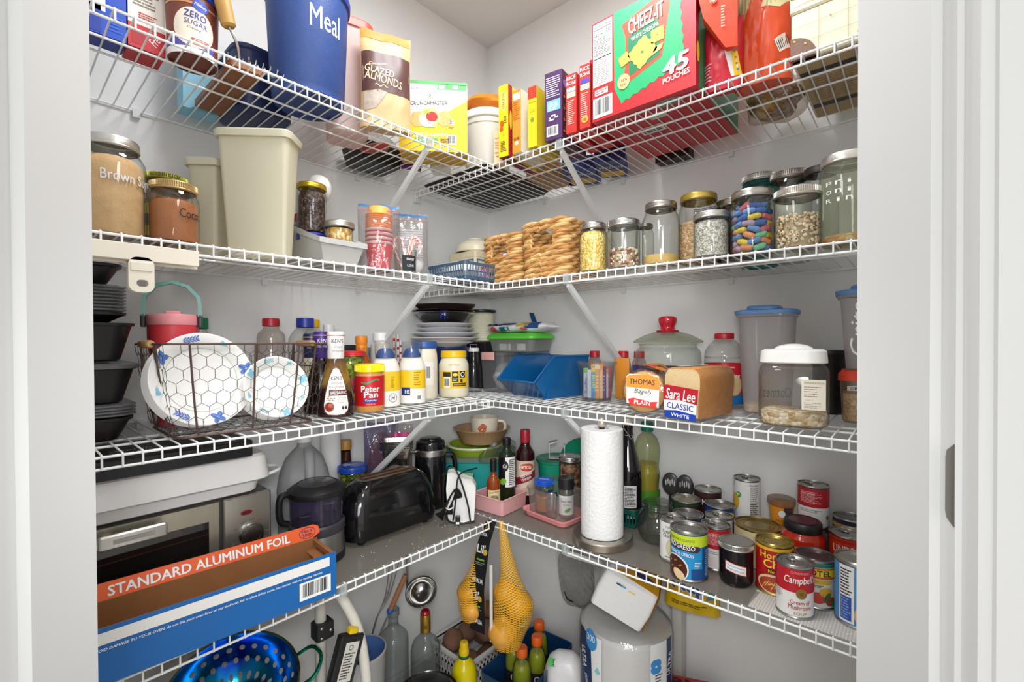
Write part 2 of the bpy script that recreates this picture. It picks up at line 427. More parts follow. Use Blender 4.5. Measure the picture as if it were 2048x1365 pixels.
# ================================================================ wire shelves
RR,RW=.0023,.00155
DL,DR,LIP,PI_=0.3853,0.3772,.0184,.0254
SH=[(1.7541,-1.2646,0.5688),(1.3984,-1.2598,0.3898),
      (1.0466,-1.2621,0.388),(0.6857,-1.2152,0.3906)]
NUM=['top','second','third','lowest']
BRL=[-0.6155,-0.6184,-0.6146,-0.8646]
BRR=[.632,.652,.645,.645]
BRW=mat('#dfe1e0',.4)
for k,(z,oL,oR) in enumerate(SH):
    # ---- shelf along the back wall, running into the corner
    t=T('wire_shelf','white wire shelf along the right wall, %s of its four' % NUM[k],'shelf',.7,-DR,z,0,'wire shelves on the right wall')
    t_l=(-.7,DR,-z)
    def L(mb):return mb.xf(Matrix.Translation(t_l))
    x0,x1=.006,1.372
    mb=MB(); mb.rod((x0,-DR,z),(x1,-DR,z),RR,WIRE); mb.rod((x0,-DR,z-LIP),(x1,-DR,z-LIP),RR,WIRE); part('front_lip',L(mb),t)
    mb=MB()
    for yy in (-.285,-.228,-.006):mb.rod((x0,yy,z-.0008),(x1,yy,z-.0008),RR,WIRE)
    part('support_rods',L(mb),t)
    mb=MB(); n0=int((oR-x0)/PI_); x=oR-n0*PI_
    while x < x1:
        mb.tube([(x,-.004,z+.0032),(x,-DR+.0005,z+.0032),(x,-DR-.0024,z+.0012),(x,-DR-.0026,z-LIP-.001)],RW,WIRE,6); x += PI_
    part('deck_wires',L(mb),t)
    mb=MB(); bx=BRR[k]
    mb.prism([(-DR-.006,z+.004),(-DR-.006,z-LIP-.004),(-DR+.006,z-LIP-.004),(-DR+.012,z-.004)],'x',bx-.008,bx+.008,clear('#e9efef','#b9c2c2',.4,.1,.45,'#e8ecec'))
    part('brace_clip',L(mb),t,'clear plastic clip holding the brace to the lip')
    mb=MB(); h=.30 if k < 3 else .22
    brace=[(-DR+.006,z-LIP+.004),(-DR+.006-.000,z-LIP-.012),(-.004,z-h-.01),(-.004,z-h+.012)]
    mb.prism(brace,'x',bx-.005,bx+.005,BRW); mb.box(bx-.012,bx+.012,-.004,-.0005,z-h-.03,z-h+.02,BRW); part('brace',L(mb),t)
    for i,cxx in enumerate((.30,.62,.95,1.25)):
        mb=MB(); mb.box(cxx-.007,cxx+.007,-.010,-.0005,z-.016,z+.004,BRW); mb.lathe([(.006,-.012),(.006,0),(0,.001)],BRW,12,(0,0,0)).xf(Matrix.Translation((0,0,0)))
        mb=MB(); mb.box(cxx-.007,cxx+.007,-.010,-.0005,z-.016,z+.004,BRW); part('wall_clip',L(mb),t)
    mb=MB(); mb.cbox(.0006,.013,-DR-.006,-DR+.022,z-.036,z-.002,BRW,.002,.003); part('end_bracket',L(mb),t)
    # ---- shelf along the left wall, butting against the other
    t=T('wire_shelf','white wire shelf along the left wall, %s of its four' % NUM[k],'shelf',DL,-.8,z,90,'wire shelves on the left wall')
    t_l=Matrix.Rotation(-math.pi/2,4,'Z') @ Matrix.Translation((-DL,.8,-z))
    def L(mb):return mb.xf(t_l)
    y0,y1=-1.374,-DR-.0045
    mb=MB(); mb.rod((DL,y0,z),(DL,y1,z),RR,WIRE); mb.rod((DL,y0,z-LIP),(DL,y1,z-LIP),RR,WIRE)
    for zz in (z,z-LIP):mb.ell((DL,y1,zz),.0031,.0031,.0031,WIRE,10,6)
    part('front_lip',L(mb),t)
    mb=MB()
    for xx in (.285,.228,.006):mb.rod((xx,y0,z-.0008),(xx,y1+(0 if xx > .1 else .01),z-.0008),RR,WIRE)
    part('support_rods',L(mb),t)
    mb=MB(); y=oL-5*PI_
    while y < y1-.002:
        if y > y0:mb.tube([(.004,y,z+.0032),(DL-.0005,y,z+.0032),(DL+.0024,y,z+.0012),(DL+.0026,y,z-LIP-.001)],RW,WIRE,6)
        y += PI_
    part('deck_wires',L(mb),t)
    mb=MB(); by=BRL[k]
    mb.prism([(DL+.006,z+.004),(DL+.006,z-LIP-.004),(DL-.006,z-LIP-.004),(DL-.012,z-.004)],'y',by-.008,by+.008,clear('#e9efef','#b9c2c2',.4,.1,.45,'#e8ecec'))
    part('brace_clip',L(mb),t,'clear plastic clip holding the brace to the lip')
    mb=MB(); h=.30 if k < 3 else .12
    mb.prism([(DL-.006,z-LIP+.004),(DL-.006,z-LIP-.012),(.004,z-h-.01),(.004,z-h+.012)],'y',by-.005,by+.005,BRW)
    mb.box(.0005,.004,by-.012,by+.012,z-h-.03,z-h+.02,BRW); part('brace',L(mb),t)
    for cyy in (-1.15,-.88,-.60):
        mb=MB(); mb.box(.0005,.010,cyy-.007,cyy+.007,z-.016,z+.004,BRW); part('wall_clip',L(mb),t)
# grey translucent liner on the lowest shelves
LIN=clear('#d6d2cc','#b9b4ad',.25,.18,.36,'#bdb8b0',.09)
zl=SH[3][0]+.0049
solo('shelf_liner','grey see-through plastic liner lying on the lowest left shelf','shelf liner',MB().box(.012,DL-.003,-1.37,-DR-.008,0,.0012,LIN),0,0,zl)
mb=MB().box(.012,1.085,-DR+.003,-.012,0,.0012,LIN)
solo('shelf_liner','grey see-through plastic liner lying on the lowest right shelf','shelf liner',mb,0,0,zl)
# white patterned liner piece at the right end
def liner_dots():
    m=bpy.data.materials.new('dotted_liner'); m.use_nodes=True; nt=m.node_tree; b=nt.nodes['Principled BSDF']
    tc=nt.nodes.new('ShaderNodeTexCoord'); v=nt.nodes.new('ShaderNodeTexVoronoi'); v.inputs['Scale'].default_value=190; v.inputs['Randomness'].default_value=0
    nt.links.new(tc.outputs['Object'],v.inputs['Vector'])
    r=nt.nodes.new('ShaderNodeValToRGB'); r.color_ramp.elements[0].position=.3; r.color_ramp.elements[1].position=.36
    r.color_ramp.elements[0].color=lin('#efeeea')+[1]; r.color_ramp.elements[1].color=lin('#bdb9b2')+[1]
    nt.links.new(v.outputs['Distance'],r.inputs[0]); nt.links.new(r.outputs[0],b.inputs['Base Color']); b.inputs['Roughness'].default_value=.6
    return m
mb=MB(); mb.prism([(1.088,-DR+.004),(1.372,-DR+.004),(1.372,-.014),(1.10,-.014),(1.10,-.2)],'z',0,.0014,liner_dots())
solo('shelf_liner','white dotted liner piece at the right end of the lowest right shelf','shelf liner',mb,0,0,zl)

# ================================================================ builders of things
S1,S2,S3,S4=1.7591,1.4034,1.0516,0.6922
def jar_prof(r,h,nr,lidh,sh):
    hb=h-lidh
    return [(0,.002),(r*.80,.002),(r*.86,0),(r*.95,.003),(r,.010),(r,hb*(1-sh)-.004),(r*.985,hb*(1-sh)+hb*sh*.25),(nr+(r-nr)*.45,hb*(1-sh*.36)),(nr+.001,hb*(1-sh*.12)),(nr,hb),(nr,h-.003)]
def lid_prof(lr,z0,z1):
    h=z1-z0
    return [(lr-.002,z0),(lr,z0+.001),(lr+.0006,z0+h*.15),(lr-.0004,z0+h*.25),(lr+.0002,z0+h*.5),(lr-.0006,z0+h*.62),(lr-.0002,z0+h*.8),(lr-.0015,z1-.001),(lr-.004,z1),(lr-.008,z1-.0004),(lr-.009,z1-.0012),(0,z1-.0010)]
def knurl(mb,lr,z0,z1,m,n=70):
    """fine ribs round a lid"""
    for i in range(n):
        a=2*math.pi*i/n; c,s=math.cos(a),math.sin(a); w=lr*math.pi/n*.5
        p=[(-w,-.0004),(w,-.0004),(0,.0011)]
        mb.loft([[((lr+d)*c-t*s,(lr+d)*s+t*c,z) for t,d in p] for z in (z0,z1)],m)
def jar(name,label,x,y,rz,r,h,z,lidm=ZINC,lidh=.016,nr=None,sh=.16,glass=None,fill=None,group='glass jars on the second right shelf',knurled=False,cat='jar',lidr=None):
    """glass jar with screw lid; fill = (name, label, material, level as a share of h, dome)"""
    t=T(name,label,cat,x,y,z,rz,group)
    nr=nr or r*.82
    lr=lidr or nr+.0028
    part('glass_body',MB().lathe(jar_prof(r,h,nr,lidh,sh),glass or GLASS,44),t)
    mb=MB().lathe(lid_prof(lr,h-lidh,h),lidm,44)
    if knurled:knurl(mb,lr,h-lidh*.7,h-lidh*.15,lidm)
    part('lid',mb,t)
    if fill:
        n,fl,fm,lev,dome=fill; q=h*lev; pr=[(0,.004),(r*.9,.004),(r-.003,.010),(r-.0028,q-.003)]
        for k in range(1,9):pr.append(((r-.003)*(1-k/8),q+dome*math.sin(k/8*math.pi/2)))
        if q > (h-lidh)*(1-sh)-.004:
            top=(h-lidh)*(1-sh)-.006; q2=q-top
            pr=[(0,.004),(r*.9,.004),(r-.003,.010),(r-.003,top),(r-.004-(r-nr)*.4*min(1,q2/.02),top+q2*.6),(nr-.004,q),(0,q+dome)]
        solo(n,fl,'food',MB().lathe(pr,fm,36),x,y,z,rz,kind='stuff')
    return t
CAN_G='food tins on the lowest right shelf'
def can(name,label,x,y,rz,r,h,z,sleeve,topm=TIN,tab=False,group=CAN_G,rim=TIN,tabdeg=-60):
    """food tin: metal body with seams, paper sleeve, end with rings, pull tab"""
    t=T(name,label,'tin can',x,y,z,rz,group)
    mb=MB().lathe([(0,.003),(r*.86,.003),(r*.9,0),(r,.0006),(r+.0004,.003),(r-.0012,.0055),(r-.0012,h-.0055),(r+.0004,h-.003),(r,h-.0002),(r-.0016,h),(r-.0022,h-.0035)],rim,48)
    part('body',mb,t)
    q=h-.0038
    mb=MB().lathe([(r-.0022,q),(r*.88,q),(r*.86,q+.0011),(r*.83,q),(r*.74,q),(r*.71,q+.0010),(r*.68,q-.0003),(r*.60,q-.0003),(r*.57,q+.0007),(r*.54,q-.0004),(0,q-.0004)],topm,48)
    e=part('can_end',mb,t)
    if tab:
        mb=MB(); mb.tube([(a,b*.62,0) for a,b in arc(0,0,r*.3,0,350,22)],.0013,TIN,6,True)
        mb.box(-r*.06,r*.26,-r*.16,r*.16,-.0006,.0006,TIN); mb.lathe([(.0032,-.001),(.003,.0014),(0,.0018)],TIN,12,(r*.1,0,0))
        mb.xf(Matrix.Translation((0,0,q+.0022)) @ Matrix.Rotation(math.radians(tabdeg),4,'Z') @ Matrix.Translation((-r*.45,0,0)))
        part('pull_tab',mb,e)
    lb=Lab(cylmap(r-.0009),du=r*.16)
    part_label=None
    if sleeve:
        lb.mb.lathe([(r-.0009,.0058),(r-.0009,h-.0058)],sleeve,56)
    return t,lb
def carton(name,label,cat,x,y,rz,w,h,z,d,front,side=None,top=None,bottom=None,group=None,lean=0):
    """printed carton; local x to the viewer's right, y away, base at z; returns the thing"""
    t=T(name,label,cat,x,y,z,rz,group)
    side=side or front; top=top or side; bottom=bottom or side
    mb=MB(); w2=w/2; b=.0007
    vs=[(X,Y,Zz) for Zz in (0,h) for Y in (0,d) for X in (-w2,w2)]
    for f,m in (((0,2,3,1),bottom),((4,5,7,6),top),((0,1,5,4),front),((2,6,7,3),side),((0,4,6,2),side),((1,3,7,5),side)):
        mb.add([vs[i] for i in f],[(0,1,2,3)],m)
    # folded flap seam along the top
    part('box',mb,t,flat=True)
    if lean:t.rotation_euler=(math.radians(lean),0,math.radians(rz))
    return t
class Pouch:
    """soft bag standing on the shelf: flat seam on top, filled belly"""
    def __init__(s,w,d,h,seed=1,wr=.004,topflat=.3,pinch=.06,lean=0.0,base=.8,wf=22):s.w=w; s.d=d; s.h=h; s.s=seed; s.wr=wr; s.tf=topflat; s.p=pinch; s.l=lean; s.b=base; s.wf=wf
    def pt(s,u,v,side=-1,e=0.0):
        dv=1-((v-(1-s.tf))/s.tf) ** 1.4*.94 if v > 1-s.tf else s.b+(1-s.b)*min(1,v/.25)
        hd=s.d/2*max(.03,dv)*max(0.02,1-abs(u) ** 3.2) ** .6
        x=u*s.w/2*(1-s.p*math.sin(math.pi*min(1,v)) )
        n=MN.noise(Vector((u*s.w*s.wf,v*s.h*s.wf,s.s*5.3+side)))*s.wr*(1-abs(u) ** 6)
        n += MN.noise(Vector((u*s.w*s.wf*2.7,v*s.h*s.wf*2.2,s.s*9.1+side)))*s.wr*.4*(1-abs(u) ** 6)
        zz=v*s.h+MN.noise(Vector((u*2,s.s,0)))*.006*v
        return (x,side*(hd+n+e)+s.l*v*s.h+s.d/2,zz)
    def mesh(s,m,nu=26,nv=34):
        mb=MB()
        mb.grid(lambda a,b:s.pt(a*2-1,b,-1),nu,nv,m)
        mb.grid(lambda a,b:s.pt(1-a*2,b,1),nu,nv,m)
        n=10
        mb.add([s.pt(-1+2*i/n,0,-1) for i in range(n+1)]+[s.pt(1-2*i/n,0,1) for i in range(n+1)],[tuple(range(2*n+1,-1,-1))],m)
        return mb
    def lab(s,st=None):
        st=st or s.w/14
        return Lab(lambda u,v,k:s.pt(u/(s.w/2),v/s.h,-1,e_(k)+.0004),st,st)
def boxart(t,w,h,paint,y0=0.0,name='printed_front'):
    lb=Lab(frontmap(y0)); paint(lb,w,h); return part(name,lb.mb,t,flat=True)

# ================================================================ top shelf, left wall
G1=None
NB=mat('#1b49b8',.4); LB=mat('#8fd0e8',.45); CARTW=mat('#efe9dd',.5); REDP=mat('#c4202b',.45)
t=carton('carton','blue carton at the far left end of the top left shelf','box',.283,-1.249,90,.080,.24,S1,.050,NB,NB,NB,mat('#17379b',.45))
lb=Lab(frontmap()); lb.rect(-.040,.003,.006,.050,mat('#17379b',.45)); lb.rect(-.040,.040,.012,.085,CARTW); lb.rect(.012,.05,.04,.052,WHITE); lb.text('love',-.02,.018,.012,.006,LB,2); lb.lines(.016,.010,.036,.040,5,mat('#2f66d8',.4))
part('printed_front',lb.mb,t,flat=True)
t=carton('carton','cream and red carton between the blue carton and the frosting tub','box',.284,-1.180,90,.054,.25,S1,.06,CARTW,REDP,CARTW,REDP)
lb=Lab(frontmap()); lb.rect(-.027,.0,.027,.042,REDP); lb.text('Free',.012,.024,.022,.014,WHITE,2,.01,.3,62); lb.rect(-.022,.006,-.004,.034,mat('#a81824',.45),2); lb.lines(-.020,.075,.020,.115,7,mat('#8a7f78',.6),seed=4); lb.lines(-.012,.054,.020,.066,3,REDP,seed=9)
part('printed_front',lb.mb,t,flat=True)
# frosting tub
t=T('frosting_tub','brown and white frosting tub with a blue lid behind the shelf lip','tub',.298,-1.113,S1,66)
BRN=mat('#7d3f2c',.45); r=.043; H=.118
rf=lambda v:.0395+.0035*v/H
part('tub',MB().lathe([(0,.004),(.036,.004),(.0372,0),(.0395,.001),(.043,H)],BRN,44),t)
part('tub_base',MB().lathe([(0,.0042),(.0365,.0042),(.0378,.0)],mat('#4a4440',.5),40),t)
part('lid',MB().lathe([(.0432,H-.010),(.0462,H-.009),(.0462,H+.002),(.0445,H+.004),(.042,H+.001),(0,H+.001)],mat('#2443c0',.4),44),t)
lb=Lab(profmap(rf),.005); CR=mat('#f3e6d2',.45); PU=mat('#3c3a9a',.45)
lb.rect(-.055,.0,.055,.012,WHITE); lb.rect(-.05,.012,.045,.026,mat('#5c58a8',.45)); lb.ell(.010,.048,.034,.036,CR,2); lb.rect(-.05,.09,.05,.094,mat('#c98f63',.4))
lb.ell(.021,.090,.0135,.011,mat('#2a49b8',.4),3); lb.text('Pillsbury',.021,.090,.021,.007,WHITE,4,.01,.2,-8)
lb.text('ZERO',.012,.070,.036,.012,PU,4,.012,0,-6); lb.text('SUGAR',.013,.056,.037,.009,PU,4,0,0,-6); lb.text('Creamy',.010,.0455,.022,.005,INK,4,0,.2,-6)
lb.rect(.005,.017,.034,.029,mat('#e0502c',.45),3); lb.lines(.008,.019,.030,.028,3,WHITE,4)
part('label',lb.mb,t)
# wooden cheese slicer board
t=T('cheese_slicer','walnut cheese slicer board with a pale turned handle and coil spring','kitchen tool',.215,-1.035,S1,0)
WAL=mat('#8a5226',.45,0,.3,.1,60,45); BEE=mat('#c79a52',.4,0,.15,.05,80,30)
mb=MB(); mb.cbox(-.105,.135,-.030,.030,0,.018,WAL,.003,.006); part('board',mb,t)
mb=MB(); mb.tube(bez([(.11,-.005,.020),(.125,-.015,.05),(.13,-.03,.075)]),.0028,STEEL,8)
for q in ((.115,.018),(.10,-.015)):
    mb.tube([(q[0]+.009*math.cos(a*.55),q[1]+.0012*a-.012,.030+.009*math.sin(a*.55)) for a in range(0,60)],.0014,STEEL,6)
part('spring',mb,t)
mb=MB(); mb.lathe([(0,0),(.009,0),(.013,.004),(.014,.03),(.0155,.062),(.0155,.068),(.0148,.070),(.0158,.072),(.0165,.11),(.013,.122),(0,.124)],BEE,22)
mb.xf(Matrix.Translation((.13,-.03,.073)) @ Matrix.Rotation(math.radians(14),4,'X')); part('handle',mb,t)
# light blue carton behind
t=carton('carton','light blue carton behind the small navy canister','box',.100,-1.048,90,.070,.23,S1,.05,LB,LB)
lb=Lab(frontmap()); lb.rect(-.012,.15,.03,.21,mat('#2f86c4',.45)); lb.lines(-.008,.155,.026,.205,9,WHITE); lb.bars(-.030,.11,-.012,.135); part('printed_front',lb.mb,t,flat=True)
# navy canister
NAV=mat('#24315f',.42,0,.08,.1,200)
t=T('canister','small navy plastic canister behind the wooden cheese slicer','canister',.150,-.942,S1,90)
mb=MB(); mb.rbox(-.062,.062,-.055,.10,[(0,.006),(.004,0),(.128,-.004),(.132,-.007),(.140,-.007),(.142,-.004)],NAV,.03,6); part('body',mb,t)
# big blue canister "Meal"
BLU=mat('#2d4a8a',.5,0,.16,.25,300,60)
t=T('canister','large blue plastic flour canister with white lettering','canister',.304,-.893,S1,72)
R0=.077; rf=lambda v:.0745+.012*v/.24
mb=MB().lathe([(0,.004),(.066,.004),(.069,0),(.0745,.004),(.0755,.02),(.0768,.022),(rf(.22),.22),(rf(.232),.232)],BLU,56); part('body',mb,t)
part('lid',MB().lathe([(.086,.226),(.0905,.228),(.0915,.242),(.089,.248),(0,.248)],mat('#1d3a8c',.35),56),t)
lb=Lab(profmap(rf),.006); lb.text('Meal',.028,.158,.068,.046,WHITE,2,.004); part('lettering',lb.mb,t)
# tall translucent container with coral lid
t=T('food_container','tall translucent pink container with a coral lid beside the blue canister','container',.215,-.748,S1,74)
PK=milky('#f3dcd6',.35,.5)
mb=MB(); mb.rbox(-.046,.046,-.046,.06,[(0,.004),(.004,0),(.26,-.007),(.275,-.008)],PK,.02,6); part('body',mb,t)
mb=MB(); mb.rbox(-.058,.058,-.058,.072,[(.268,0),(.286,0),(.290,.003)],mat('#ec5a48',.4),.028,6); part('lid',mb,t)
lb=Lab(rightmap(.0495));
for i in range(11):lb.rect(-.010+.002*(i % 3),.085+.012*i,.035+.003*(i % 2),.0875+.012*i,mat('#cfc0bb',.5))
part('scale_marks',lb.mb,t,flat=True)
# glazed almonds pouch
t=T('snack_pouch','kraft paper pouch of glazed almonds with a brown band','pouch',.352,-.718,S1,64)
KR=mat('#d9b382',.5,0,.12,.25,90,20); BR2=mat('#5b3c38',.42,0,.12)
p=Pouch(.125,.05,.245,3,.003,.45,.03); part('pouch',p.mesh(KR),t); lb=p.lab()
lb.rect(-.0605,.085,.0605,.185,BR2,1); lb.rect(-.0605,.221,.0605,.2445,mat('#c8862b',.5,0,.3,.4,300,80),1)
CRM=mat('#f2d9ae',.5); lb.text('GLAZED',-.018,.137,.072,.017,CRM,3,.006,0,-7); lb.text('ALMONDS',-.008,.117,.092,.020,CRM,3,.006,0,-10); lb.text('Cinnamon',-.022,.155,.045,.007,CRM,3,0,.3,10)
lb.strip([(-.03+.004*i,.100+.003*math.sin(i*1.5)) for i in range(9)],.002,CRM,3)
lb.poly([(-.055,.035),(-.028,.045),(-.012,.066),(.0,.086),(-.02,.090),(-.055,.080)],mat('#b9a99c',.18,0,.5,.3,60,60),2); part('printed_front',lb.mb,t)
# black tray in a clear bag, seen through the deck wires
t=T('snack_tray','black tray of snacks in a clear bag lying behind the almond pouch','tray',.118,-.592,S1,90)
mb=MB(); mb.rbox(-.070,.066,-.03,.09,[(0,.008),(.004,.002),(.05,-.008)],mat('#1c1718',.4),.02,5); part('tray',mb,t)
mb=MB(); mb.ell((0,.03,.05),.078,.068,.05,clear('#f3f0ee','#a9a09c',.5,.08,.15,'#e8dedb',.12,.8,40),30,14,None,.3,4)
mb.V=[(a,b,max(c,.0008)) for a,b,c in mb.V]; part('clear_bag',mb,t)
solo('candy_packet','red and white candy packet lying in the corner bag','packet',MB().ell((0,0,.012),.05,.02,.011,mat('#b8483f',.4,0,.5,.4,40,50),18,8),.195,-.655,S1+.0004,20)
# purple carton
t=carton('carton','purple carton peeking out behind the cracker box','box',.170,-.512,66,.06,.205,S1,.012,mat('#6b2f86',.45))
lb=Lab(frontmap()); lb.text('off',-.016,.172,.022,.014,WHITE,2,.01); part('printed_front',lb.mb,t,flat=True)
# cracker box
CY=mat('#f3c614',.42); CW=mat('#f2efe9',.45); CG=mat('#4fae5b',.45)
x0,y0,r0,w0,h0=0.3231,-0.5502,48.105,0.1893,0.1963
t=carton('cracker_box','yellow and white box of multi grain crackers facing the corner','box',x0,y0,r0,w0,.195,S1,.10,CY,mat('#e9cf86',.5,0,.35,0,1,25),CG,mat('#d9a912',.45))
W,Hh=w0,.195; lb=Lab(frontmap())
lb.poly([(-W/2,.100),(-W/2+.03,.086),(0,.080),(.045,.115),(W/2,.145),(W/2,Hh),(-W/2,Hh)],CW)
lb.rect(-W/2,Hh-.009,W/2,Hh,CG,2); lb.rect(.012,Hh-.022,W/2-.003,Hh-.006,CG,2); lb.rect(.016,Hh-.0195,.034,Hh-.009,mat('#e6f2e4',.5),3); lb.rect(.054,Hh-.019,.070,Hh-.009,WHITE,3)
lb.text('ALA OMEGA 3',-.045,Hh-.022,.030,.005,INK,2); lb.text('CRUNCHMASTER',-.012,.133,.102,.010,INK,3,.004,0,3)
hexp=[(.009*math.cos(math.radians(60*i+30))-.010,.009*math.sin(math.radians(60*i+30))+.155) for i in range(6)]
lb.poly(hexp,YEL,2); lb.poly([((a+.010)*.82-.010,(b-.155)*.82+.155) for a,b in hexp],CW,3)
for a in range(4):lb.ell(-.010+.0032*math.cos(a*1.57),.155+.0032*math.sin(a*1.57),.0015,.0015,NAVY,4,10)
CRK=mat('#d9b271',.7,0,.35,.3,300,120)
def hexa(cx,cy,s,rot):return [(cx+s*math.cos(math.radians(60*i+rot)),cy+s*math.sin(math.radians(60*i+rot))) for i in range(6)]
lb.poly(hexa(-.042,.088,.024,8),CRK,2); lb.poly(hexa(.030,.092,.024,20),CRK,2); lb.poly(hexa(-.010,.093,.031,0),mat('#e6c78b',.7,0,.3,.3,300,120),3)
lb.ell(-.018,.085,.020,.018,mat('#f1ebe0',.6,0,.15,.3,200,90),4); lb.ell(-.004,.096,.016,.014,mat('#c0281f',.3,0,.35,.2,200,90),5); lb.ell(-.018,.108,.009,.006,mat('#a3c23d',.5),5)
lb.text('MULTI-GRAIN',-.010,.046,.088,.011,WHITE,3,.006,0,2); lb.rect(-.052,.024,.012,.037,CG,2); lb.text('SEED',-.020,.0305,.038,.007,WHITE,3,.004); lb.rect(.018,.022,.044,.038,mat('#d6a80f',.5),2); lb.lines(.020,.024,.042,.036,3,INK,3)
lb.ell(.050,.083,.0085,.0085,CW,2); lb.text('2',.050,.083,.005,.008,NAVY,3,.01); lb.lines(.042,.064,.058,.072,2,INK,2); lb.bars(.038,.020,.064,.048)
part('printed_front',lb.mb,t,flat=True)
# black baking sheets under everything in the corner
mb=MB(); BS=mat('#231d1b',.5,0,.1)
mb.rbox(-.16,.158,-.16,.19,[(0,.02),(.002,.012),(.016,0),(.018,.001),(.016,.004)],BS,.03,6,True,True)
solo('baking_sheet','dark brown baking sheet lying in the corner of the top shelf','baking tray',mb,.185,-.205,S1+.001)
# white bucket with an orange bag on top
t=T('bucket','white plastic bucket standing in the corner of the top shelf','bucket',.275,-.285,S1+.020,20)
WB=milky('#f1ede4',.35,.25)
part('body',MB().lathe([(0,.002),(.068,.002),(.070,0),(.072,.004),(.080,.135),(.083,.137),(.083,.144),(.080,.146),(.0815,.165)],WB,48),t)
part('lid',MB().lathe([(.082,.155),(.086,.157),(.087,.176),(.083,.180),(.078,.177),(0,.177)],mat('#f4f2ec',.4),48),t)
mb=MB(); mb.ell((0,0,.03),.085,.065,.034,mat('#f08a24',.35,0,.25,.5,70,25),30,14,None,.5,2); mb.ell((-.075,-.01,.012),.03,.02,.010,mat('#e8731e',.35,0,.2,.5,70,25),16,8,None,.4,5)
mb.V=[(a,b,max(c,.001)) for a,b,c in mb.V]
solo('plastic_bag','crumpled orange plastic bag lying on the white bucket lid','bag',mb,.275,-.285,S1+.200,35)
mb=MB(); mb.ell((0,0,.02),.075,.03,.018,clear('#fbf9ee','#d9d3b8',.5,.1,.35,'#f4efd6',.1,.8,40),26,12,None,.5,8)
t=solo('plastic_bag','clear plastic bag with a yellow knot behind the cracker box','bag',mb,.218,-.430,S1+.1845,60)
part('knot',MB().ell((-.045,0,.032),.018,.012,.010,mat('#f2dd30',.4),12,8,None,.5,3),t,'yellow knot')
mb=MB(); mb.tube([(.013*math.cos(a/5),0,.016*math.sin(a/5)) for a in range(32)],.0015,mat('#8d93b8',.4),6)
mb.xf(Matrix.Translation((-.066,-.01,.012))); part('tie',mb,t,'grey wire tie')
solo('box','white box standing behind the cracker box with a clear bag on top','box',MB().cbox(-.028,.028,-.028,.028,0,.184,WHITE),.212,-.432,S1,40)
# parchment paper roll box
PEA=mat('#f0c8a0',.5)
t=carton('parchment_box','peach coloured parchment paper box standing at the inner corner','box',.398,-.362,25,.030,.100,S1,.030,PEA)
lb=Lab(frontmap()); lb.text("Harvest's",0,.077,.025,.005,INK,2); lb.lines(-.012,.045,.012,.068,3,mat('#d99a78',.5)); lb.text('PARCHMENT',0,.033,.026,.0055,INK,2); lb.text('PAPER',0,.022,.017,.0055,INK,2); part('printed_front',lb.mb,t,flat=True)
# ================================================================ top shelf, right wall
# row of cartons with their narrow spines forward
OY=mat('#f6d51f',.42); MAR=mat('#a3122a',.45)
t=carton('dinner_kit_box','yellow dinner kit box with a dark red patterned side','box',.4445,-.392,8,.033,.205,S1,.16,OY,OY,OY,mat('#7a0d22',.45))
lb=Lab(frontmap()); lb.ell(0,.160,.0125,.030,mat('#fbe873',.45)); lb.text('OLD EL PASO',0,.160,.046,.008,mat('#9a1226',.45),2,.008,0,-90); lb.text('KIT',.006,.103,.022,.0085,mat('#1d4d22',.5),2,.012,0,-90); lb.ell(-.005,.095,.007,.010,mat('#e2541c',.45),2); lb.ell(-.007,.080,.006,.007,mat('#e2541c',.45),2); lb.strip([(-.003,.085),(.002,.072),(-.002,.058)],.0012,mat('#c98b12',.5)); lb.lines(-.010,.014,.011,.046,7,INK,seed=2)
part('printed_front',lb.mb,t,flat=True)
lb=Lab(rightmap(.0165)); lb.rect(0,0,.020,.205,MAR)
for i in range(26):
    for j in range(3):lb.rect(.002+.006*j+(.003 if i % 2 else 0),.004+i*.0077,.0055+.006*j+(.003 if i % 2 else 0),.0062+i*.0077,mat('#e0574b',.5),2)
lb.ell(.012,.105,.007,.028,OY,3); part('printed_side',lb.mb,t,flat=True)
def spine(label,xl,xr,h,d,front,side,paint,deg=6,y=-.388,name='food_box'):
    t=carton(name,label,'box',(xl+xr)/2,y,deg,xr-xl,h,S1,d,front,side,front,side,'food cartons lined up on the top right shelf')
    lb=Lab(frontmap()); paint(lb,xr-xl,h); part('printed_front',lb.mb,t,flat=True); return t
ORG=mat('#ee8f2f',.45)
def pa(lb,w,h):
    lb.rect(-w*.42,h*.84,w*.42,h*.95,mat('#f6e2cf',.5)); lb.lines(-w*.4,h*.52,w*.4,h*.82,9,mat('#c9641b',.5),seed=5); lb.text('GIR',0,h*.22,w*.7,.008,INK,2,.01); lb.ell(0,h*.15,w*.2,.006,mat('#d9e8dc',.5),2)
spine('slim orange food carton next to the yellow dinner kit',.477,.506,.176,.13,ORG,mat('#ede3cf',.5,0,.2,0,1,30),pa)
def pb(lb,w,h):
    lb.rect(-w/2,h*.80,w/2,h,mat('#d9492c',.5),1)
    for i in range(5):
        for j in range(4):lb.rect(-w/2+w*(j+.1)/4,h*(.815+.037*i),-w/2+w*(j+.75)/4,h*(.835+.037*i),mat('#b0261d',.5),2)
    lb.text('OLD EL PASO',0,h*.74,w*.8,.005,MAR,2,.01); lb.rect(-w*.3,h*.58,w*.3,h*.64,mat('#e3b414',.5),2); lb.ell(0,h*.45,w*.22,.006,mat('#7c8f2a',.5),2)
spine('slim yellow carton with a red chequered top',.534,.562,.165,.13,OY,mat('#d9bd1a',.45),pb)
PUR=mat('#4b2a5c',.45)
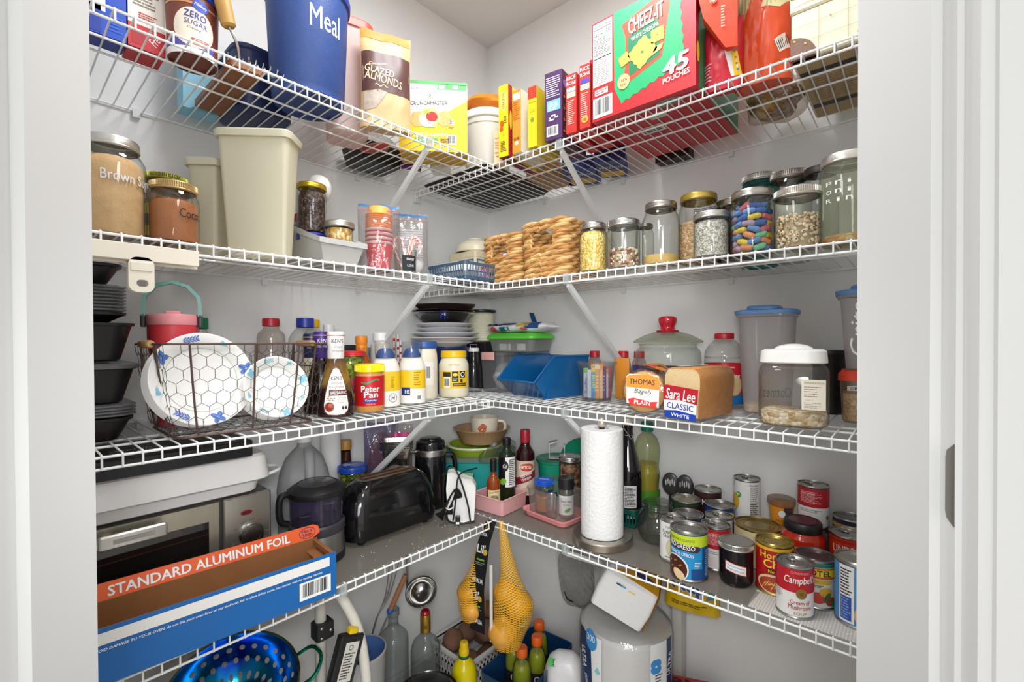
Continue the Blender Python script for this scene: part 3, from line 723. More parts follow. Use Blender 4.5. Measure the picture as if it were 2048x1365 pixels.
def pc(lb,w,h):
    lb.lines(-w*.42,h*.62,w*.42,h*.93,10,mat('#d7cbe0',.5),seed=8); lb.rect(-w*.38,h*.42,w*.40,h*.58,mat('#6fb2e6',.45),1); lb.lines(-w*.3,h*.43,w*.34,h*.55,5,WHITE,2,seed=12)
    for i in range(14):lb.ell(-w*.25+w*.07*(i % 8),h*(.29+.03*(i // 5)),.0016,.0025,WHITE,2,8)
    lb.bars(-w*.40,h*.05,w*.28,h*.2)
t=spine('purple granola carton with a light blue panel',.594,.645,.178,.15,PUR,mat('#5a2a3c',.5,0,.4,0,1,30),pc,8)
lb=Lab(rightmap(.0255)); lb.ell(.02,.145,.016,.010,mat('#8a7fd0',.45));
for i in range(12):lb.ell(.012+.006*(i % 3),.02+.010*i,.006,.004,mat(['#b9884a','#8f5a2a','#d8c09a'][i % 3],.6),2,9)
part('printed_side',lb.mb,t,flat=True)
RR_=mat('#cf2a22',.45)
def prr(col):
    def q(lb,w,h):
        lb.text('RICE',0,h*.93,w*.85,.009,WHITE,2,.012); lb.text('RONI',0,h*.84,w*.85,.009,WHITE,2,.012); lb.rect(-w*.42,h*.70,w*.42,h*.77,mat(col,.45),1); lb.rect(-w*.42,h*.60,w*.42,h*.69,mat('#f1d9a8',.5)); lb.lines(-w*.36,h*.14,w*.36,h*.56,13,mat('#f2b6a8',.5),seed=3)
    return q
spine('red rice mix carton beside the purple carton',.661,.690,.150,.15,RR_,RR_,prr('#e9e2da'),7)
def pr2(lb,w,h):
    prr('#4a3fa8')(lb,w,h); lb.ell(0,h*.13,w*.32,w*.3,mat('#e6a33c',.5),3); lb.ell(0,h*.13,w*.14,w*.13,mat('#b5571d',.5),4)
spine('red rice mix carton touching the big red and green snack box',.702,.731,.158,.15,RR_,RR_,pr2,7)
# big snack crackers box
CZR=mat('#d4232b',.42); CZG=mat('#1eaa69',.42)
t=carton('snack_box','large red and green box of cheese cracker pouches','box',.8685,-.398,0,.249,.237,S1,.30,CZR,mat('#b3182a',.45),CZR,mat('#c5202b',.45))
lb=Lab(frontmap()); W=.249; Hh=.237
lb.rect(-W/2+.003,.082,-.070,Hh-.004,CW); lb.text('Nutrition Facts',-.097,Hh-.012,.044,.006,INK,2,.01); lb.rect(-W/2+.005,Hh-.020,-.072,Hh-.0185,INK,2); lb.text('Calories',-.106,Hh-.032,.024,.006,INK,2,.01); lb.text('210',-.080,Hh-.029,.013,.0085,INK,2,.014)
lb.lines(-W/2+.005,.155,-.073,Hh-.040,11,mat('#6b6763',.6),seed=5); lb.rect(-W/2+.005,.147,-.072,.1495,INK,2); lb.lines(-W/2+.005,.086,-.073,.144,14,mat('#8a8682',.6),seed=6)
lb.rect(-.117,.060,-.082,.074,CW); lb.lines(-.114,.062,-.084,.072,2,mat('#b03038',.5)); lb.bars(-W/2+.003,.006,-.070,.054)
gp=[(-.066,Hh),(-.064,.06),(-.046,.020)]
n=15
for i in range(n+1):gp.append((-.046+.150*i/n,.020+.040*i/n+(.003 if i % 2 else -.002)))
gp += [(.098,.066)]
for i in range(13):gp.append((.098-.0008*i+(.004 if i % 2 else 0),.075+.0125*i))
gp += [(.088,Hh)]
lb.poly(gp,CZG,1)
lb.poly([(-.045,.20),(.075,.236),(.070,.20),(.060,.14),(.052,.09),(-.030,.060),(-.042,.075),(-.034,.11),(-.036,.17)],mat('#df4a26',.42),2); lb.poly([(-.030,.165),(.044,.178),(.048,.095),(-.026,.075)],mat('#13794c',.42),3)
lb.text('CHEEZ-IT',.014,.190,.084,.034,WHITE,5,.02,.05,6); lb.text('CHEEZ-IT',.0155,.1885,.084,.034,INK,4,.02,.05,6)
lb.text('WHITE CHEDDAR',.012,.160,.066,.0085,WHITE,5,.014,0,8)
CHZ=mat('#f0c24e',.55,0,.18,.2,200,60)
def cracker(cx,cy,s,rot):
    P=[]
    for a in range(4):
        for q in range(7):
            tt=q/7; x=-1+2*tt; yv=1+(.07 if q % 2 else -.03); c,d=math.cos(math.radians(rot-90*a)),math.sin(math.radians(rot-90*a)); P.append((cx+s*(x*c-yv*d),cy+s*(x*d+yv*c)))
    lb.poly(P,CHZ,6); lb.ell(cx,cy,s*.13,s*.11,mat('#4e7a34',.6),7,12)
cracker(.006,.117,.026,38); cracker(-.038,.118,.0125,20); cracker(.042,.140,.0145,3); lb.poly([(.026,.098),(.050,.106),(.056,.118),(.038,.116)],mat('#f2cf74',.5),6)
lb.ell(-.040,.068,.0155,.0175,mat('#f3e08a',.45),6); lb.text('100%',-.040,.071,.019,.007,mat('#b3392a',.5),7,.014); lb.text('REAL',-.040,.061,.016,.006,mat('#b3392a',.5),7,.014)
lb.text('45',.082,.061,.055,.036,WHITE,6,.03,.12,3); lb.text('POUCHES',.083,.034,.058,.0115,WHITE,6,.02,0,5)
part('printed_front',lb.mb,t,flat=True)
lb=Lab(rightmap(.1245)); lb.rect(.014,0,.30,.237,mat('#14804f',.45)); lb.ell(.011,.075,.009,.021,mat('#f3d13c',.45),2); part('printed_side',lb.mb,t,flat=True)
lb=Lab(botmap(0.0)); lb.ell(.055,-.03,.034,.018,mat('#8f8a86',.6)); lb.rect(-.01,-.085,.03,-.055,mat('#d8d3cd',.6)); lb.bars(-.06,-.15,0,-.11); part('printed_base',lb.mb,t,flat=True)
# navy pasta boxes lying behind
for i,(x,y,a,w,d,c,lab_,wd) in enumerate(((.55,-.165,24,.10,.15,'#2b3f8c','navy pasta box lying flat behind the rice cartons, left of two','RONZONI'),(.655,-.158,24,.09,.14,'#28397f','navy pasta box lying flat behind the rice cartons, right of two','RONZONI'))):
    t=carton('pasta_box',lab_,'box',x,y,a,w,.04,S1,d,mat(c,.45),None,None,None,'navy pasta boxes lying flat')
    lb=Lab(botmap(0)); lb.text(wd,0,-.05,w*.8,.018,mat('#e8e6df',.5),2,.01,.1,180); lb.rect(-w*.4,-.13,w*.4,-.085,mat('#d8b040',.5)); lb.lines(-w*.4,-.08,w*.3,-.066,2,mat('#c9b26a',.5)); part('printed_base',lb.mb,t,flat=True)
t=carton('carton','dark brown box lying at the back under the red snack box','box',.800,-.052,0,.10,.03,S1,.04,mat('#2a1c16',.5))
t=carton('carton','tan recipe box lying at the back behind the yellow cartons','box',.425,-.20,6,.10,.05,S1,.14,mat('#b58f62',.55,0,.4,0,1,20))
# chip bags behind and right of the snack box
t=T('chip_bag','red and white snack bag with a blue top behind the big box','bag',.672,-.208,S1+.041,8)
p=Pouch(.135,.085,.27,11,.008,.25,.05,0,.7,16); part('bag',p.mesh(mat('#d3202c',.28,0,.1,.2,40)),t); lb=p.lab(.012)
for a,b in ((-.042,-.022),(.004,.020),(.040,.052)):lb.poly([(a,.268),(b,.268),(b-.010,.16),(b+.005,.07),(a+.005,.07),(a-.010,.16)],mat('#f2e8e2',.3),1)
lb.rect(-.01,.222,.064,.268,mat('#31509f',.3),2); lb.text('VV',.02,.215,.04,.020,WHITE,3,.02); part('printed_front',lb.mb,t)
t=T('snack_pouch','folded orange red pouch leaning beside the green side of the snack box','pouch',1.033,-.375,S1+.09,14)
mb=MB(); ORR=mat('#d8421f',.32,0,.15,.3,40)
mb.loft([[(-.035,-.012,.16),(.035,-.02,.17),(.035,.01,.17),(-.035,.01,.16)],[(-.042,-.018,.10),(.04,-.022,.11),(.04,.012,.11),(-.042,.012,.10)],[(-.030,-.02,.04),(.034,-.024,.05),(.034,.010,.05),(-.030,.010,.04)],[(.012,-.014,-.03),(.034,-.018,-.035),(.034,0,-.035),(.012,0,-.03)]],ORR); part('pouch',mb,t)
lb=Lab(lambda u,v,k:(u,-.0215-e_(k)-.004*math.sin(max(0,min(1,(v+.03)/.19))*3.1),v)); lb.poly([(-.030,.15),(.008,.16),(.028,.10),(.022,.082),(.0,.09)],mat('#8a4b3c',.4),1); lb.poly([(-.004,.16),(.020,.165),(.022,.12),(.012,.108),(0,.12)],mat('#d99a20',.35),2); lb.ell(-.010,.066,.007,.007,mat('#f2c8b8',.4),2); lb.ring(-.010,.066,.006,.006,.0015,RED,3); lb.lines(.004,.006,.012,.05,8,mat('#f2c8b8',.4)); lb.rect(-.034,.10,-.022,.122,mat('#b9b0a0',.5),2); part('printed_front',lb.mb,t)
t=T('snack_pouch','crimson pouch with a yellow printed stripe standing on the shelf wires','pouch',1.030,-.350,S1,10)
p=Pouch(.080,.04,.150,13,.004,.3,.04); part('pouch',p.mesh(mat('#c8182f',.32,0,.12,.2,50)),t); lb=p.lab(.008)
lb.poly([(.0,.146),(.014,.146),(.022,.09),(.036,.02),(.018,.02),(.006,.07)],mat('#f0ece6',.4),1); lb.poly([(.014,.12),(.022,.12),(.039,.02),(.024,.02)],YEL,2)
for i in range(7):lb.ell(.020+.0018*i,.105-.012*i,.0022,.0022,mat(['#3e7fd0','#d8452a','#c23a86'][i % 3],.4),3,8)
lb.lines(-.036,.02,-.020,.06,6,mat('#e8a0a8',.5)); part('printed_front',lb.mb,t)
t=T('chip_bag','orange bag of ruffled potato chips with a clear window side','bag',1.102,-.322,S1+.002,12)
p=Pouch(.108,.070,.31,17,.007,.2,.05,0,.75,18); part('bag',p.mesh(mat('#e0542a',.22,0,.08,.25,50)),t); lb=p.lab(.009)
CHP=mat('#e9dfae',.5,0,.25,.3,60,20)
lb.poly([(-.052,.30),(-.012,.30),(-.018,.19),(-.040,.125),(-.051,.10)],CHP,1)
for i in range(5):lb.strip([(-.049+.007*i,.118+.012*i),(-.046+.007*i,.30)],.002,mat('#c9b878',.5),2)
lb.poly([(-.004,.150),(.032,.140),(.050,.155),(.051,.215),(.034,.240),(.008,.195)],CHP,1)
for i in range(5):lb.strip([(.006+.008*i,.148+.002*i),(.019+.0065*i,.212+.004*i)],.0022,mat('#c6cf9a',.5),2)
lb.poly([(.020,.075),(.040,.088),(.050,.062),(.030,.050)],WHITE,2);
for i in range(7):lb.strip([(.024+.0035*i,.072+.002*i),(.031+.0028*i,.055+.0022*i)],.0011+.0004*(i % 2),INK,3)
part('printed_front',lb.mb,t)
t=T('pasta_bag','clear bag of brown pasta lying behind the chip bag','bag',1.083,-.125,S1,10)
mb=MB(); mb.ell((0,0,.035),.058,.068,.033,grain(['#a9783d','#c39a5c','#8a5c2c','#d8b982'],90,.6),24,12,None,.3,6); mb.V=[(a,b,max(c,.0006)) for a,b,c in mb.V]; part('pasta',mb,t)
mb=MB(); mb.ell((0,0,.04),.066,.078,.043,clear('#f4efe8','#b9aa95',.5,.06,.08,'#e8dccb',.15,.9,50),28,14,None,.35,9); mb.V=[(a,b,max(c,.0004)) for a,b,c in mb.V]; part('clear_bag',mb,t)
# little map-print suitcase box
MAP=mat('#eadfc4',.55,0,.1,0,1,14); LEA=mat('#7a5a4a',.5,0,.15,.3,200)
t=T('storage_case','cream map print storage case with brown leather corners','case',1.262,-.352,S1,0)
W=.21; Hh=.16; Dd=.30
mb=MB(); mb.cbox(-W/2,W/2,0,Dd,0,Hh*.56,MAP,.003,.004); part('case',mb,t)
mb=MB(); mb.cbox(-W/2-.002,W/2+.002,-.002,Dd+.002,Hh*.565,Hh,MAP,.003,.004); part('case_lid',mb,t)
lb=Lab(frontmap(-.0022)); r_=random.Random(5)
for q in range(7):
    a=[(-.10+.2*i/14,.098+.050*(q/7)+r_.uniform(-.008,.008)) for i in range(15)]
    lb.strip([(x_,min(.156,max(.094,v_))) for x_,v_ in a[(q*2) % 5:7+(q*3) % 8]],.0008,mat(['#d98f6e','#a9a184','#c9705c'][q % 3],.6),1)
for i in range(4):lb.rect(-.06+i*.045,.002,-.0593+i*.045,.086,mat('#b3a688',.6),1)
for v_ in (.03,.06):lb.rect(-.10,v_,.10,v_+.0007,mat('#b3a688',.6),1)
for i in range(9):lb.text(['a','e','n','r','s'][i % 5],-.06+r_.uniform(0,.14),.01+r_.uniform(0,.07),.004,.004,mat('#8f8468',.6),1)
part('printed_front',lb.mb,t,flat=True)
for (cx,cz,a0) in ((-W/2,0,0),(-W/2,Hh,270),(W/2,0,90),(W/2,Hh,180)):
    mb=MB(); pts=[(cx,cz)]+[(cx+.042*math.cos(math.radians(a0+90*i/8)),cz+.042*math.sin(math.radians(a0+90*i/8))) for i in range(9)]
    mb.prism(pts,'y',-.0045,.012,LEA)
    for i in (1,4,7):mb.ell((cx+.035*math.cos(math.radians(a0+90*i/8)),-.0045,cz+.035*math.sin(math.radians(a0+90*i/8))),.0028,.0015,.0028,GOLDLID,10,6)
    part('leather_corner',mb,t,'brown leather corner with brass studs')
lb=Lab(botmap(0)); lb.rect(-.1,-.29,.1,-.01,mat('#b79b70',.6,0,.15,0,1,12)); lb.rect(-.1,-.075,.1,-.055,mat('#2d2724',.5),2); lb.rect(-.1,-.235,.1,-.215,mat('#2d2724',.5),2); lb.lines(-.09,-.20,.09,-.09,10,mat('#8d744e',.6),2,.2); part('printed_base',lb.mb,t,flat=True)
for xx,yy in ((-.099,.004),(-.099,.296)):pass

# ================================================================ second shelf, left wall
def pebbles(name,label,x,y,z,r,h,cols,size,n,seed=1,eye=None,core='#c9b593',shape=(1,.72,.68),hmin=.004):
    """many small beans lying in a jar: one object, nobody could count them"""
    R=random.Random(seed); mb=MB().lathe([(0,hmin),(r-size,hmin),(r-size*.9,h-size*.7),(0,h-size*.4)],mat(core,.7),24)
    ms=[mat(c,.5) for c in cols]
    for i in range(n):
        a=R.uniform(0,6.283)
        if i < n*.72:rr=r-size*.55; zz=R.uniform(hmin+size*.5,h)
        else:rr=r*math.sqrt(R.random())*.9; zz=h+R.uniform(-.3,.5)*size
        rr=min(rr,r-size*.5)
        M=Matrix.Rotation(R.uniform(0,6.28),4,'Z') @ Matrix.Rotation(R.uniform(-.8,.8),4,'X')
        if i < n*.72:M=Matrix.Rotation(a+math.pi/2,4,'Z') @ Matrix.Rotation(R.uniform(0,6.28),4,'Y')
        c=(rr*math.cos(a),rr*math.sin(a),zz)
        mb.ell(c,size*.5*shape[0],size*.5*shape[1] ,size*.5*shape[2],R.choice(ms),8,5,M)
        if eye and R.random() < .45:
            d=Vector((math.cos(a),math.sin(a),0)) if i < n*.72 else Vector((0,0,1))
            p_=Vector(c)+d*size*.27; mb.ell(p_,size*.17,size*.17,size*.17,eye,6,4)
    return solo(name,label,'food',mb,x,y,z,0,kind='stuff')
JL_='glass jars on the second left shelf'
cx,cy,cz,cr_,ch=0.315,-1.2359,82.3,0.0411,0.1597
t=jar('glass_jar','big jar of brown sugar with silver lid and white lettering',cx,cy,cz,cr_*1.12,.166,S2,ZINC,.018,cr_*.86,.17,None,('brown_sugar','light brown sugar filling the big lettered jar',mat('#d2a878',.85,0,.22,.5,400,60),.80,.002),JL_)
lb=Lab(cylmap(cr_*1.12),.005); GR=mat('#d8dadd',.4); lb.text('Brown Sugar',.030,.094,.088,.022,GR,1,.006); part('lettering',lb.mb,t)
cx,cy,cz,cr_,ch=0.21,-1.1399,78.3,0.0329,0.1611
t=jar('glass_jar','syrup jar with a yellow gold lid behind the cocoa jar',cx,cy,cz,.038,.155,S2,mat('#b9b54a',.35,.6),.013,.034,.14,None,('syrup','dark amber syrup in the jar with the yellow lid',mat('#7a3c10',.15),.80,0),JL_,True)
lb=Lab(cylmap(.0374),.005); lb.text('GOLDEN EAGLE',.0,.1485,.050,.0062,INK,1,.012); part('lid_lettering',lb.mb,t)
lb=Lab(cylmap(.038),.006); lb.rect(-.055,.02,.055,.10,mat('#17130f',.4)); lb.rect(-.055,.072,.055,.092,YEL,2); lb.rect(-.05,.03,.05,.05,YEL,2); part('label',lb.mb,t)
cx,cy,cz,cr_,ch=0.33,-1.1529,77.6,0.038,0.1092
t=jar('glass_jar','short jar of cocoa powder with a gold lid and black lettering',cx,cy,cz,cr_*1.02,ch,S2,mat('#c3a878',.35,.8),.016,cr_*.86,.2,None,('cocoa_powder','cocoa powder filling the short lettered jar',mat('#a9663a',.9,0,.2,.4,300,40),.70,.003),JL_,True)
lb=Lab(cylmap(cr_*1.02),.004); lb.text('Cocoa',.028,.052,.040,.016,BLACK,1,.004); part('lettering',lb.mb,t)
# cream containers
CRP=milky('#efead2',.35,.35)
def cream(name,label,x,y,rz,w,d,h,tp):
    t=T(name,label,'container',x,y,S2,rz,'cream plastic canisters')
    mb=MB(); mb.rbox(-w/2,w/2,0,d,[(0,.012+tp),(.006,.006+tp),(h-.016,.003),(h-.014,.001)],CRP,.014,5); part('body',mb,t)
    mb=MB(); mb.rbox(-w/2,w/2,0,d,[(h-.016,-.003),(h-.004,-.005),(h,-.002),(h+.001,.004),(h-.004,.007)],milky('#f1eed6',.3,.3),.016,5); part('lid',mb,t)
    return t
x0,y0,r0,w0,h0=0.3074,-1.0151,47.0589,0.1496,0.2595
cream('storage_canister','large cream plastic canister in front of its narrower twin',x0,y0,r0-2,w0,.072,h0+.006,.010)
cream('storage_canister','cream plastic canister half hidden behind the larger one',.204,-1.078,45,.070,.075,.215,.006)
# grey stacking bin with what it holds
t=T('stacking_bin','grey plastic open front bin holding the chocolate chip jar','bin',.374,-.850,S2,90)
GB=mat('#b9b8b4',.4,0,.06); W,Dp=.108,.19
outer=[(-W/2+.012,0),(W/2-.012,0)]
mb=MB()
def bring(z,f,inn,yb): # ring of the bin at height z (flare f)
    return [(-W/2+.014-f+inn,.012-f+inn,z),(W/2-.014+f-inn,.012-f+inn,z),(W/2-.014+f-inn,yb-inn,z),(-W/2+.014-f+inn,yb-inn,z)]
lo,hi=bring(.001,0,0,Dp),None
fz,bz=.050,.115
top=[(-W/2,-.002,fz),(W/2,-.002,fz),(W/2,Dp,bz),(-W/2,Dp,bz)]
topi=[(-W/2+.004,.003,fz),(W/2-.004,.003,fz),(W/2-.004,Dp-.003,bz),(-W/2+.004,Dp-.003,bz)]
loi=[(a+(.003 if a < 0 else -.003),b+(.003 if b < .1 else -.003),.004) for a,b,c in lo]
mb.loft([lo,top,topi,loi],GB,True,True); part('bin_body',mb,t)
mb=MB(); ro=[(-W/2-.003,-.006,fz-.012),(W/2+.003,-.006,fz-.012),(W/2+.003,Dp+.003,bz-.012),(-W/2-.003,Dp+.003,bz-.012)]
ru=[(a,b,c+.012) for a,b,c in ro]; mb.loft([ro,ru,topi],GB,False,False); part('rim',mb,t)
cx,cy,cz,cr_,ch=0.27,-0.8943,65.8,0.0291,0.1998
zj=S2+.078; cx,cy=.262,-.868
mb=MB(); mb.lathe([(.034,0),(.0355,.002),(.0355,.014),(.033,.017),(0,.017)],mat('#2e2f92',.35),36); bl=solo('jar_lid','purple blue plastic lid under the chocolate chip jar','lid',mb,cx,cy,zj-.0175)
solo('box','grey box at the bottom of the grey bin','box',MB().cbox(-.028,.028,-.024,.024,0,.055,mat('#a8a6a1',.5)),.262,-.868,S2+.0045)
t=jar('glass_jar','jar of chocolate chips with gold lid standing in the grey bin',cx,cy,cz,.0325,.118,zj,mat('#d9b93e',.3,.8),.014,.030,.15,None,('chocolate_chips','dark chocolate chips filling the jar in the grey bin',grain(['#3a2620','#4c352c','#2a1a16','#6a5046'],130,.5,.8),.82,.001),JL_)
lb=Lab(cylmap(.0325),.004); lb.text('Chocolate',.006,.068,.052,.013,BLACK,1,.004); lb.text('Chips',.006,.044,.032,.014,BLACK,1,.004); part('lettering',lb.mb,t)
t=jar('glass_jar','small flat jar of corn nuts with silver lid in the grey bin',.326,-.833,62,.0300,.050,S2+.052,ZINC,.015,.031,.12,None,('corn_nuts','toasted corn nuts in the small flat jar',grain(['#d9a24a','#e9c27a','#c78434','#efd6a0'],85,.5,.8),.66,.001),JL_)
solo('box','grey tray box under the small flat jar','box',MB().cbox(-.026,.026,-.022,.022,0,.047,mat('#a09e99',.5)),.326,-.833,S2+.0045)
t=T('masher','white plastic masher with a ball grip standing in the grey bin','masher',.216,-.828,S2+.0255,0)
WP=mat('#efecea',.3)
part('handle',MB().lathe([(0,0),(.019,0),(.020,.006),(.0205,.080),(.0215,.095),(.017,.100),(.0165,.152)],WP,32),t)
part('ball_grip',MB().lathe([(.0165,.150),(.0235,.157),(.0285,.168),(.0300,.180),(.0300,.1805),(.0294,.1812),(.0299,.182),(.0280,.195),(.0215,.207),(.011,.2125),(0,.2135)],WP,36),t)
solo('cap','red plastic cap behind the corn nut jar','cap',MB().cbox(-.012,.012,-.01,.01,0,.02,RED,.002,.004),.205,-.872,S2+.1165)
solo('box','small clear box behind the masher','box',MB().cbox(-.012,.012,-.018,.018,0,.111,clear('#f2f2f2','#c8c8c8',.4,.1,.4)),.205,-.872,S2+.005)
solo('box','small grey box under the white masher','box',MB().cbox(-.02,.02,-.02,.02,0,.0205,mat('#a09e99',.5)),.216,-.828,S2+.0045)
# cups in zip bags
ZB=clear('#f6f6f6','#c3c3c6',.55,.06,.10,'#eeeeee',.06,.5,40)
cx,cy,cz,cr_,ch=0.32,-0.7236,57.5,0.0304,0.1602
t=T('cup_stack','stack of red and orange paper cups in a zip bag','cups',cx,cy,S2,cz)
CUPR=mat('#c8141f',.35,0,.05); pr=[(0,.006),(.026,.006),(.027,0),(.0335,.066)]
part('cup',MB().lathe(pr,CUPR,36),t,'red paper cup at the bottom of the stack')
for i in range(8):
    z0=.060+i*.0055; part('cup',MB().lathe([(.0300,z0),(.0332,z0+.004),(.0345,z0+.005),(.0335,z0+.0062)],[CUPR,mat('#efd3cf',.4)][i % 2],36),t)
for i in range(7):
    z0=.104+i*.0052; part('cup',MB().lathe([(.030,z0),(.0325,z0+.004),(.0335,z0+.0045),(.032,z0+.006)],mat('#f0872c',.35),36),t)
part('cup',MB().lathe([(.030,.140),(.026,.160),(.0,.160)],mat('#f2b45c',.4),30),t,'pale orange paper cup upside down on top')
def zipbag(name,label,x,y,z,rz,w,d,h,seed,zipc=mat('#3a70a8',.4)):
    t=T(name,label,'bag',x,y,z,rz,'zip bags beside the brace')
    p=Pouch(w,d,h,seed,.004,.35,.04,0,.9); part('bag',p.mesh(ZB),t); lb=p.lab()
    lb.rect(-w*.47,h*.945,w*.47,h*.985,zipc,1); lb.rect(-w*.47,h*.875,w*.47,h*.885,mat('#c24a5a',.4),1); part('zip_strip',lb.mb,t,'coloured zip strip'); return t
a=math.radians(cz); ox,oy=math.sin(a),-math.cos(a)
zipbag('zip_bag','zip bag around the stack of red and orange cups',cx+.048*ox,cy+.048*oy,S2,cz,.105,.096,.168,5)
zipbag('zip_bag','zip bag of white cutlery behind the candy cane glass',.285,-.600,S2,56,.10,.06,.185,6)
mb=MB()
for i in range(13):mb.rbox(-.036,.036,.008,.040,[(.05+i*.0065,.003),(.053+i*.0065,0),(.055+i*.0065,.003)],mat('#e6e2e4',.35),.006,3)
mb.ell((0,.026,.04),.036,.018,.034,mat('#f0eeee',.5),18,8)
solo('cutlery_pack','stack of white plastic pieces inside the zip bag','cutlery',mb,.285,-.600,S2+.004,56)
# candy canes in a glass
cx,cy,cz,cr_,ch=0.348,-0.6648,54.4,0.029,0.0484
t=T('candy_glass','small glass of candy canes with a chalkboard label','glass',cx,cy,S2,cz)
part('glass_body',MB().lathe([(0,.004),(.024,.004),(.025,0),(.0265,.004),(.029,.058),(.0278,.0585),(.0255,.006),(0,.0055)],GLASS,36),t)
lb=Lab(profmap(lambda v:.0262+.0028*v/.058),.004); CHK=mat('#23262a',.8)
lb.rect(-.008,.004,.030,.042,CHK); lb.text('SWEET',.014,.032,.022,.006,WHITE,2,.003); lb.text('LOVE',.014,.016,.018,.006,WHITE,2,.003); part('label',lb.mb,t)
CCW=mat('#f1d9d2',.3); CCR=mat('#d9483f',.3)
def cane(mb,h,hook,turn,lean):
    path=[(0,0,h*i/16) for i in range(17)]+[(hook-hook*math.cos(math.radians(a)),0,h+hook*math.sin(math.radians(a))) for a in range(12,181,12)]+[(hook*2,0,h-.012)]
    P=[Vector(p) for p in path]; n=len(P); seg=8
    M=Matrix.Rotation(math.radians(turn),4,'Z') @ Matrix.Rotation(math.radians(lean),4,'Y')
    rings=[]
    for k in range(n):
        tt=(P[min(k+1,n-1)]-P[max(0,k-1)]).normalized(); u=Vector((0,1,0)); w=tt.cross(u)
        rings.append([tuple(M @ (P[k]+(u*math.cos(6.283*j/seg)+w*math.sin(6.283*j/seg))*.0030)) for j in range(seg)])
    vs=[v for r in rings for v in r]
    for k in range(n-1):
        for j in range(seg):
            q=(k*seg+j,k*seg+(j+1) % seg,(k+1)*seg+(j+1) % seg,(k+1)*seg+j)
            mb.add([vs[i] for i in q],[(0,1,2,3)],CCR if (k+j) % 4 == 0 else CCW)
for i,(tn,ln,hh,dx,dy) in enumerate(((200,22,.072,-.006,-.004),(150,16,.078,.004,.004),(20,12,.076,.006,-.008),(-20,20,.070,.008,-.004),(60,10,.080,.0,.008),(-5,26,.066,.006,-.012),(175,8,.078,-.004,.006))):
    mb=MB(); cane(mb,hh,.0115,tn,ln)
    solo('candy_cane','striped candy cane hooked over the small glass','candy cane',mb,cx+dx,cy+dy,S2+.008,cz-20,'candy canes in the glass',None,flat=False)
# low blue grey slotted basket
t=T('slotted_basket','low blue grey slotted plastic basket at the inner corner','basket',.297,-.421,S2,0)
BG=mat('#3d5872',.45); A,B,Hb=.085,.066,.052
mb=MB()
def bar(p,q,th=.0022):mb.tube([p,q],th,BG,6)
mb.rbox(-A+.006,A-.006,-B+.006,B-.006,[(0,0),(.003,0)],BG,.01,4); part('base',mb,t)
mb=MB()
for z_,hh,ins in ((.003,.010,.004),(Hb-.008,.008,-.001)):
    r1=rrect(-A+ins,A-ins,-B+ins,B-ins,.010,4); r2=[(x*.965,y*.955) for x,y in r1]
    mb.loft([[(x,y,z_) for x,y in r1],[(x,y,z_+hh) for x,y in r1],[(x,y,z_+hh) for x,y in r2],[(x,y,z_) for x,y in r2],[(x,y,z_) for x,y in r1]],BG,False,False)
for sx,ln in ((1,B),(-1,B)):
    for i in range(11):y_=-ln+.010+(2*ln-.02)*i/10; bar((sx*(A-.004),y_,.01),(sx*(A-.001),y_,Hb-.006))
    bar((sx*(A-.003),-ln+.01,.027),(sx*(A-.003),ln-.01,.027))
for sy in (1,-1):
    for i in range(15):x_=-A+.010+(2*A-.02)*i/14; bar((x_,sy*(B-.004),.01),(x_,sy*(B-.001),Hb-.006))
    bar((-A+.01,sy*(B-.003),.027),(A-.01,sy*(B-.003),.027))
part('slotted_wall',mb,t)
mb=MB(); mb.ell((0,0,.030),.076,.056,.026,mat('#efecec',.35,0,.04,.6,60),28,12,None,.25,3); mb.ell((-.01,.01,.055),.06,.045,.012,clear('#f6f2f0','#cbc3c0',.5,.1,.5,'#efe4e0',.1,.6,50),22,10,None,.5,5); mb.V=[(a,b,max(c,.0036)) for a,b,c in mb.V]
solo('plastic_bag','white plastic bag filling the low slotted basket','bag',mb,.297,-.421,S2)
solo('packet','pink candy packet in the right end of the slotted basket','packet',MB().cbox(-.01,.01,-.003,.003,0,.028,mat('#f06aa8',.4)),.366,-.392,S2+.012,20)
# square tin with folk art, bowl and lid on top
t=T('square_tin','cream square tin with teal framed santa and heart pictures','tin',.165,-.235,S2,0)
TC=mat('#ded3b6',.5,0,.08); TE=mat('#5b7480',.5); s_=.065; hh=.125
mb=MB(); mb.rbox(-s_,s_,-s_,s_,[(0,.001),(.002,0),(hh,0),(hh+.002,.002)],TC,.006,4); part('body',mb,t)
mb=MB(); mb.rbox(-s_,s_,-s_,s_,[(hh-.016,-.0012),(hh+.004,-.0012),(hh+.007,.003)],mat('#d8caa8',.5),.007,4); part('lid',mb,t)
for f in (frontmap(-s_),rightmap(s_)):
    lb=Lab(f);
    for q in ((-.058,.010,.058,.016),(-.058,.096,.058,.102),(-.058,.016,-.052,.096),(.052,.016,.058,.096)):lb.rect(*q,TE)
    if f(0,0,0)[0] == 0:
        lb.ell(0,.050,.026,.022,mat('#ead9c2',.5),2); lb.poly([(-.024,.056),(-.016,.078),(.006,.084),(.022,.074),(.026,.056),(.014,.064),(-.006,.066)],mat('#b3192b',.5),3); lb.ell(-.025,.054,.007,.009,mat('#8f8578',.5),3); lb.ell(.0,.036,.022,.013,mat('#efe6d8',.6),3); lb.ell(0,.052,.003,.003,mat('#d89a84',.5),4)
    else:
        lb.poly([(0,.028)]+[(-.033,.062)]+arc(-.017,.068,.017,160,20,8)+arc(.017,.068,.017,160,20,8)+[(.033,.062)],mat('#b51a2c',.5),2); lb.ell(0,.06,.008,.008,TC,3)
    part('picture',lb.mb,t,flat=True)
t=T('ceramic_bowl','cream round bowl upside down on the square tin','bowl',.165,-.235,S2+.1325)
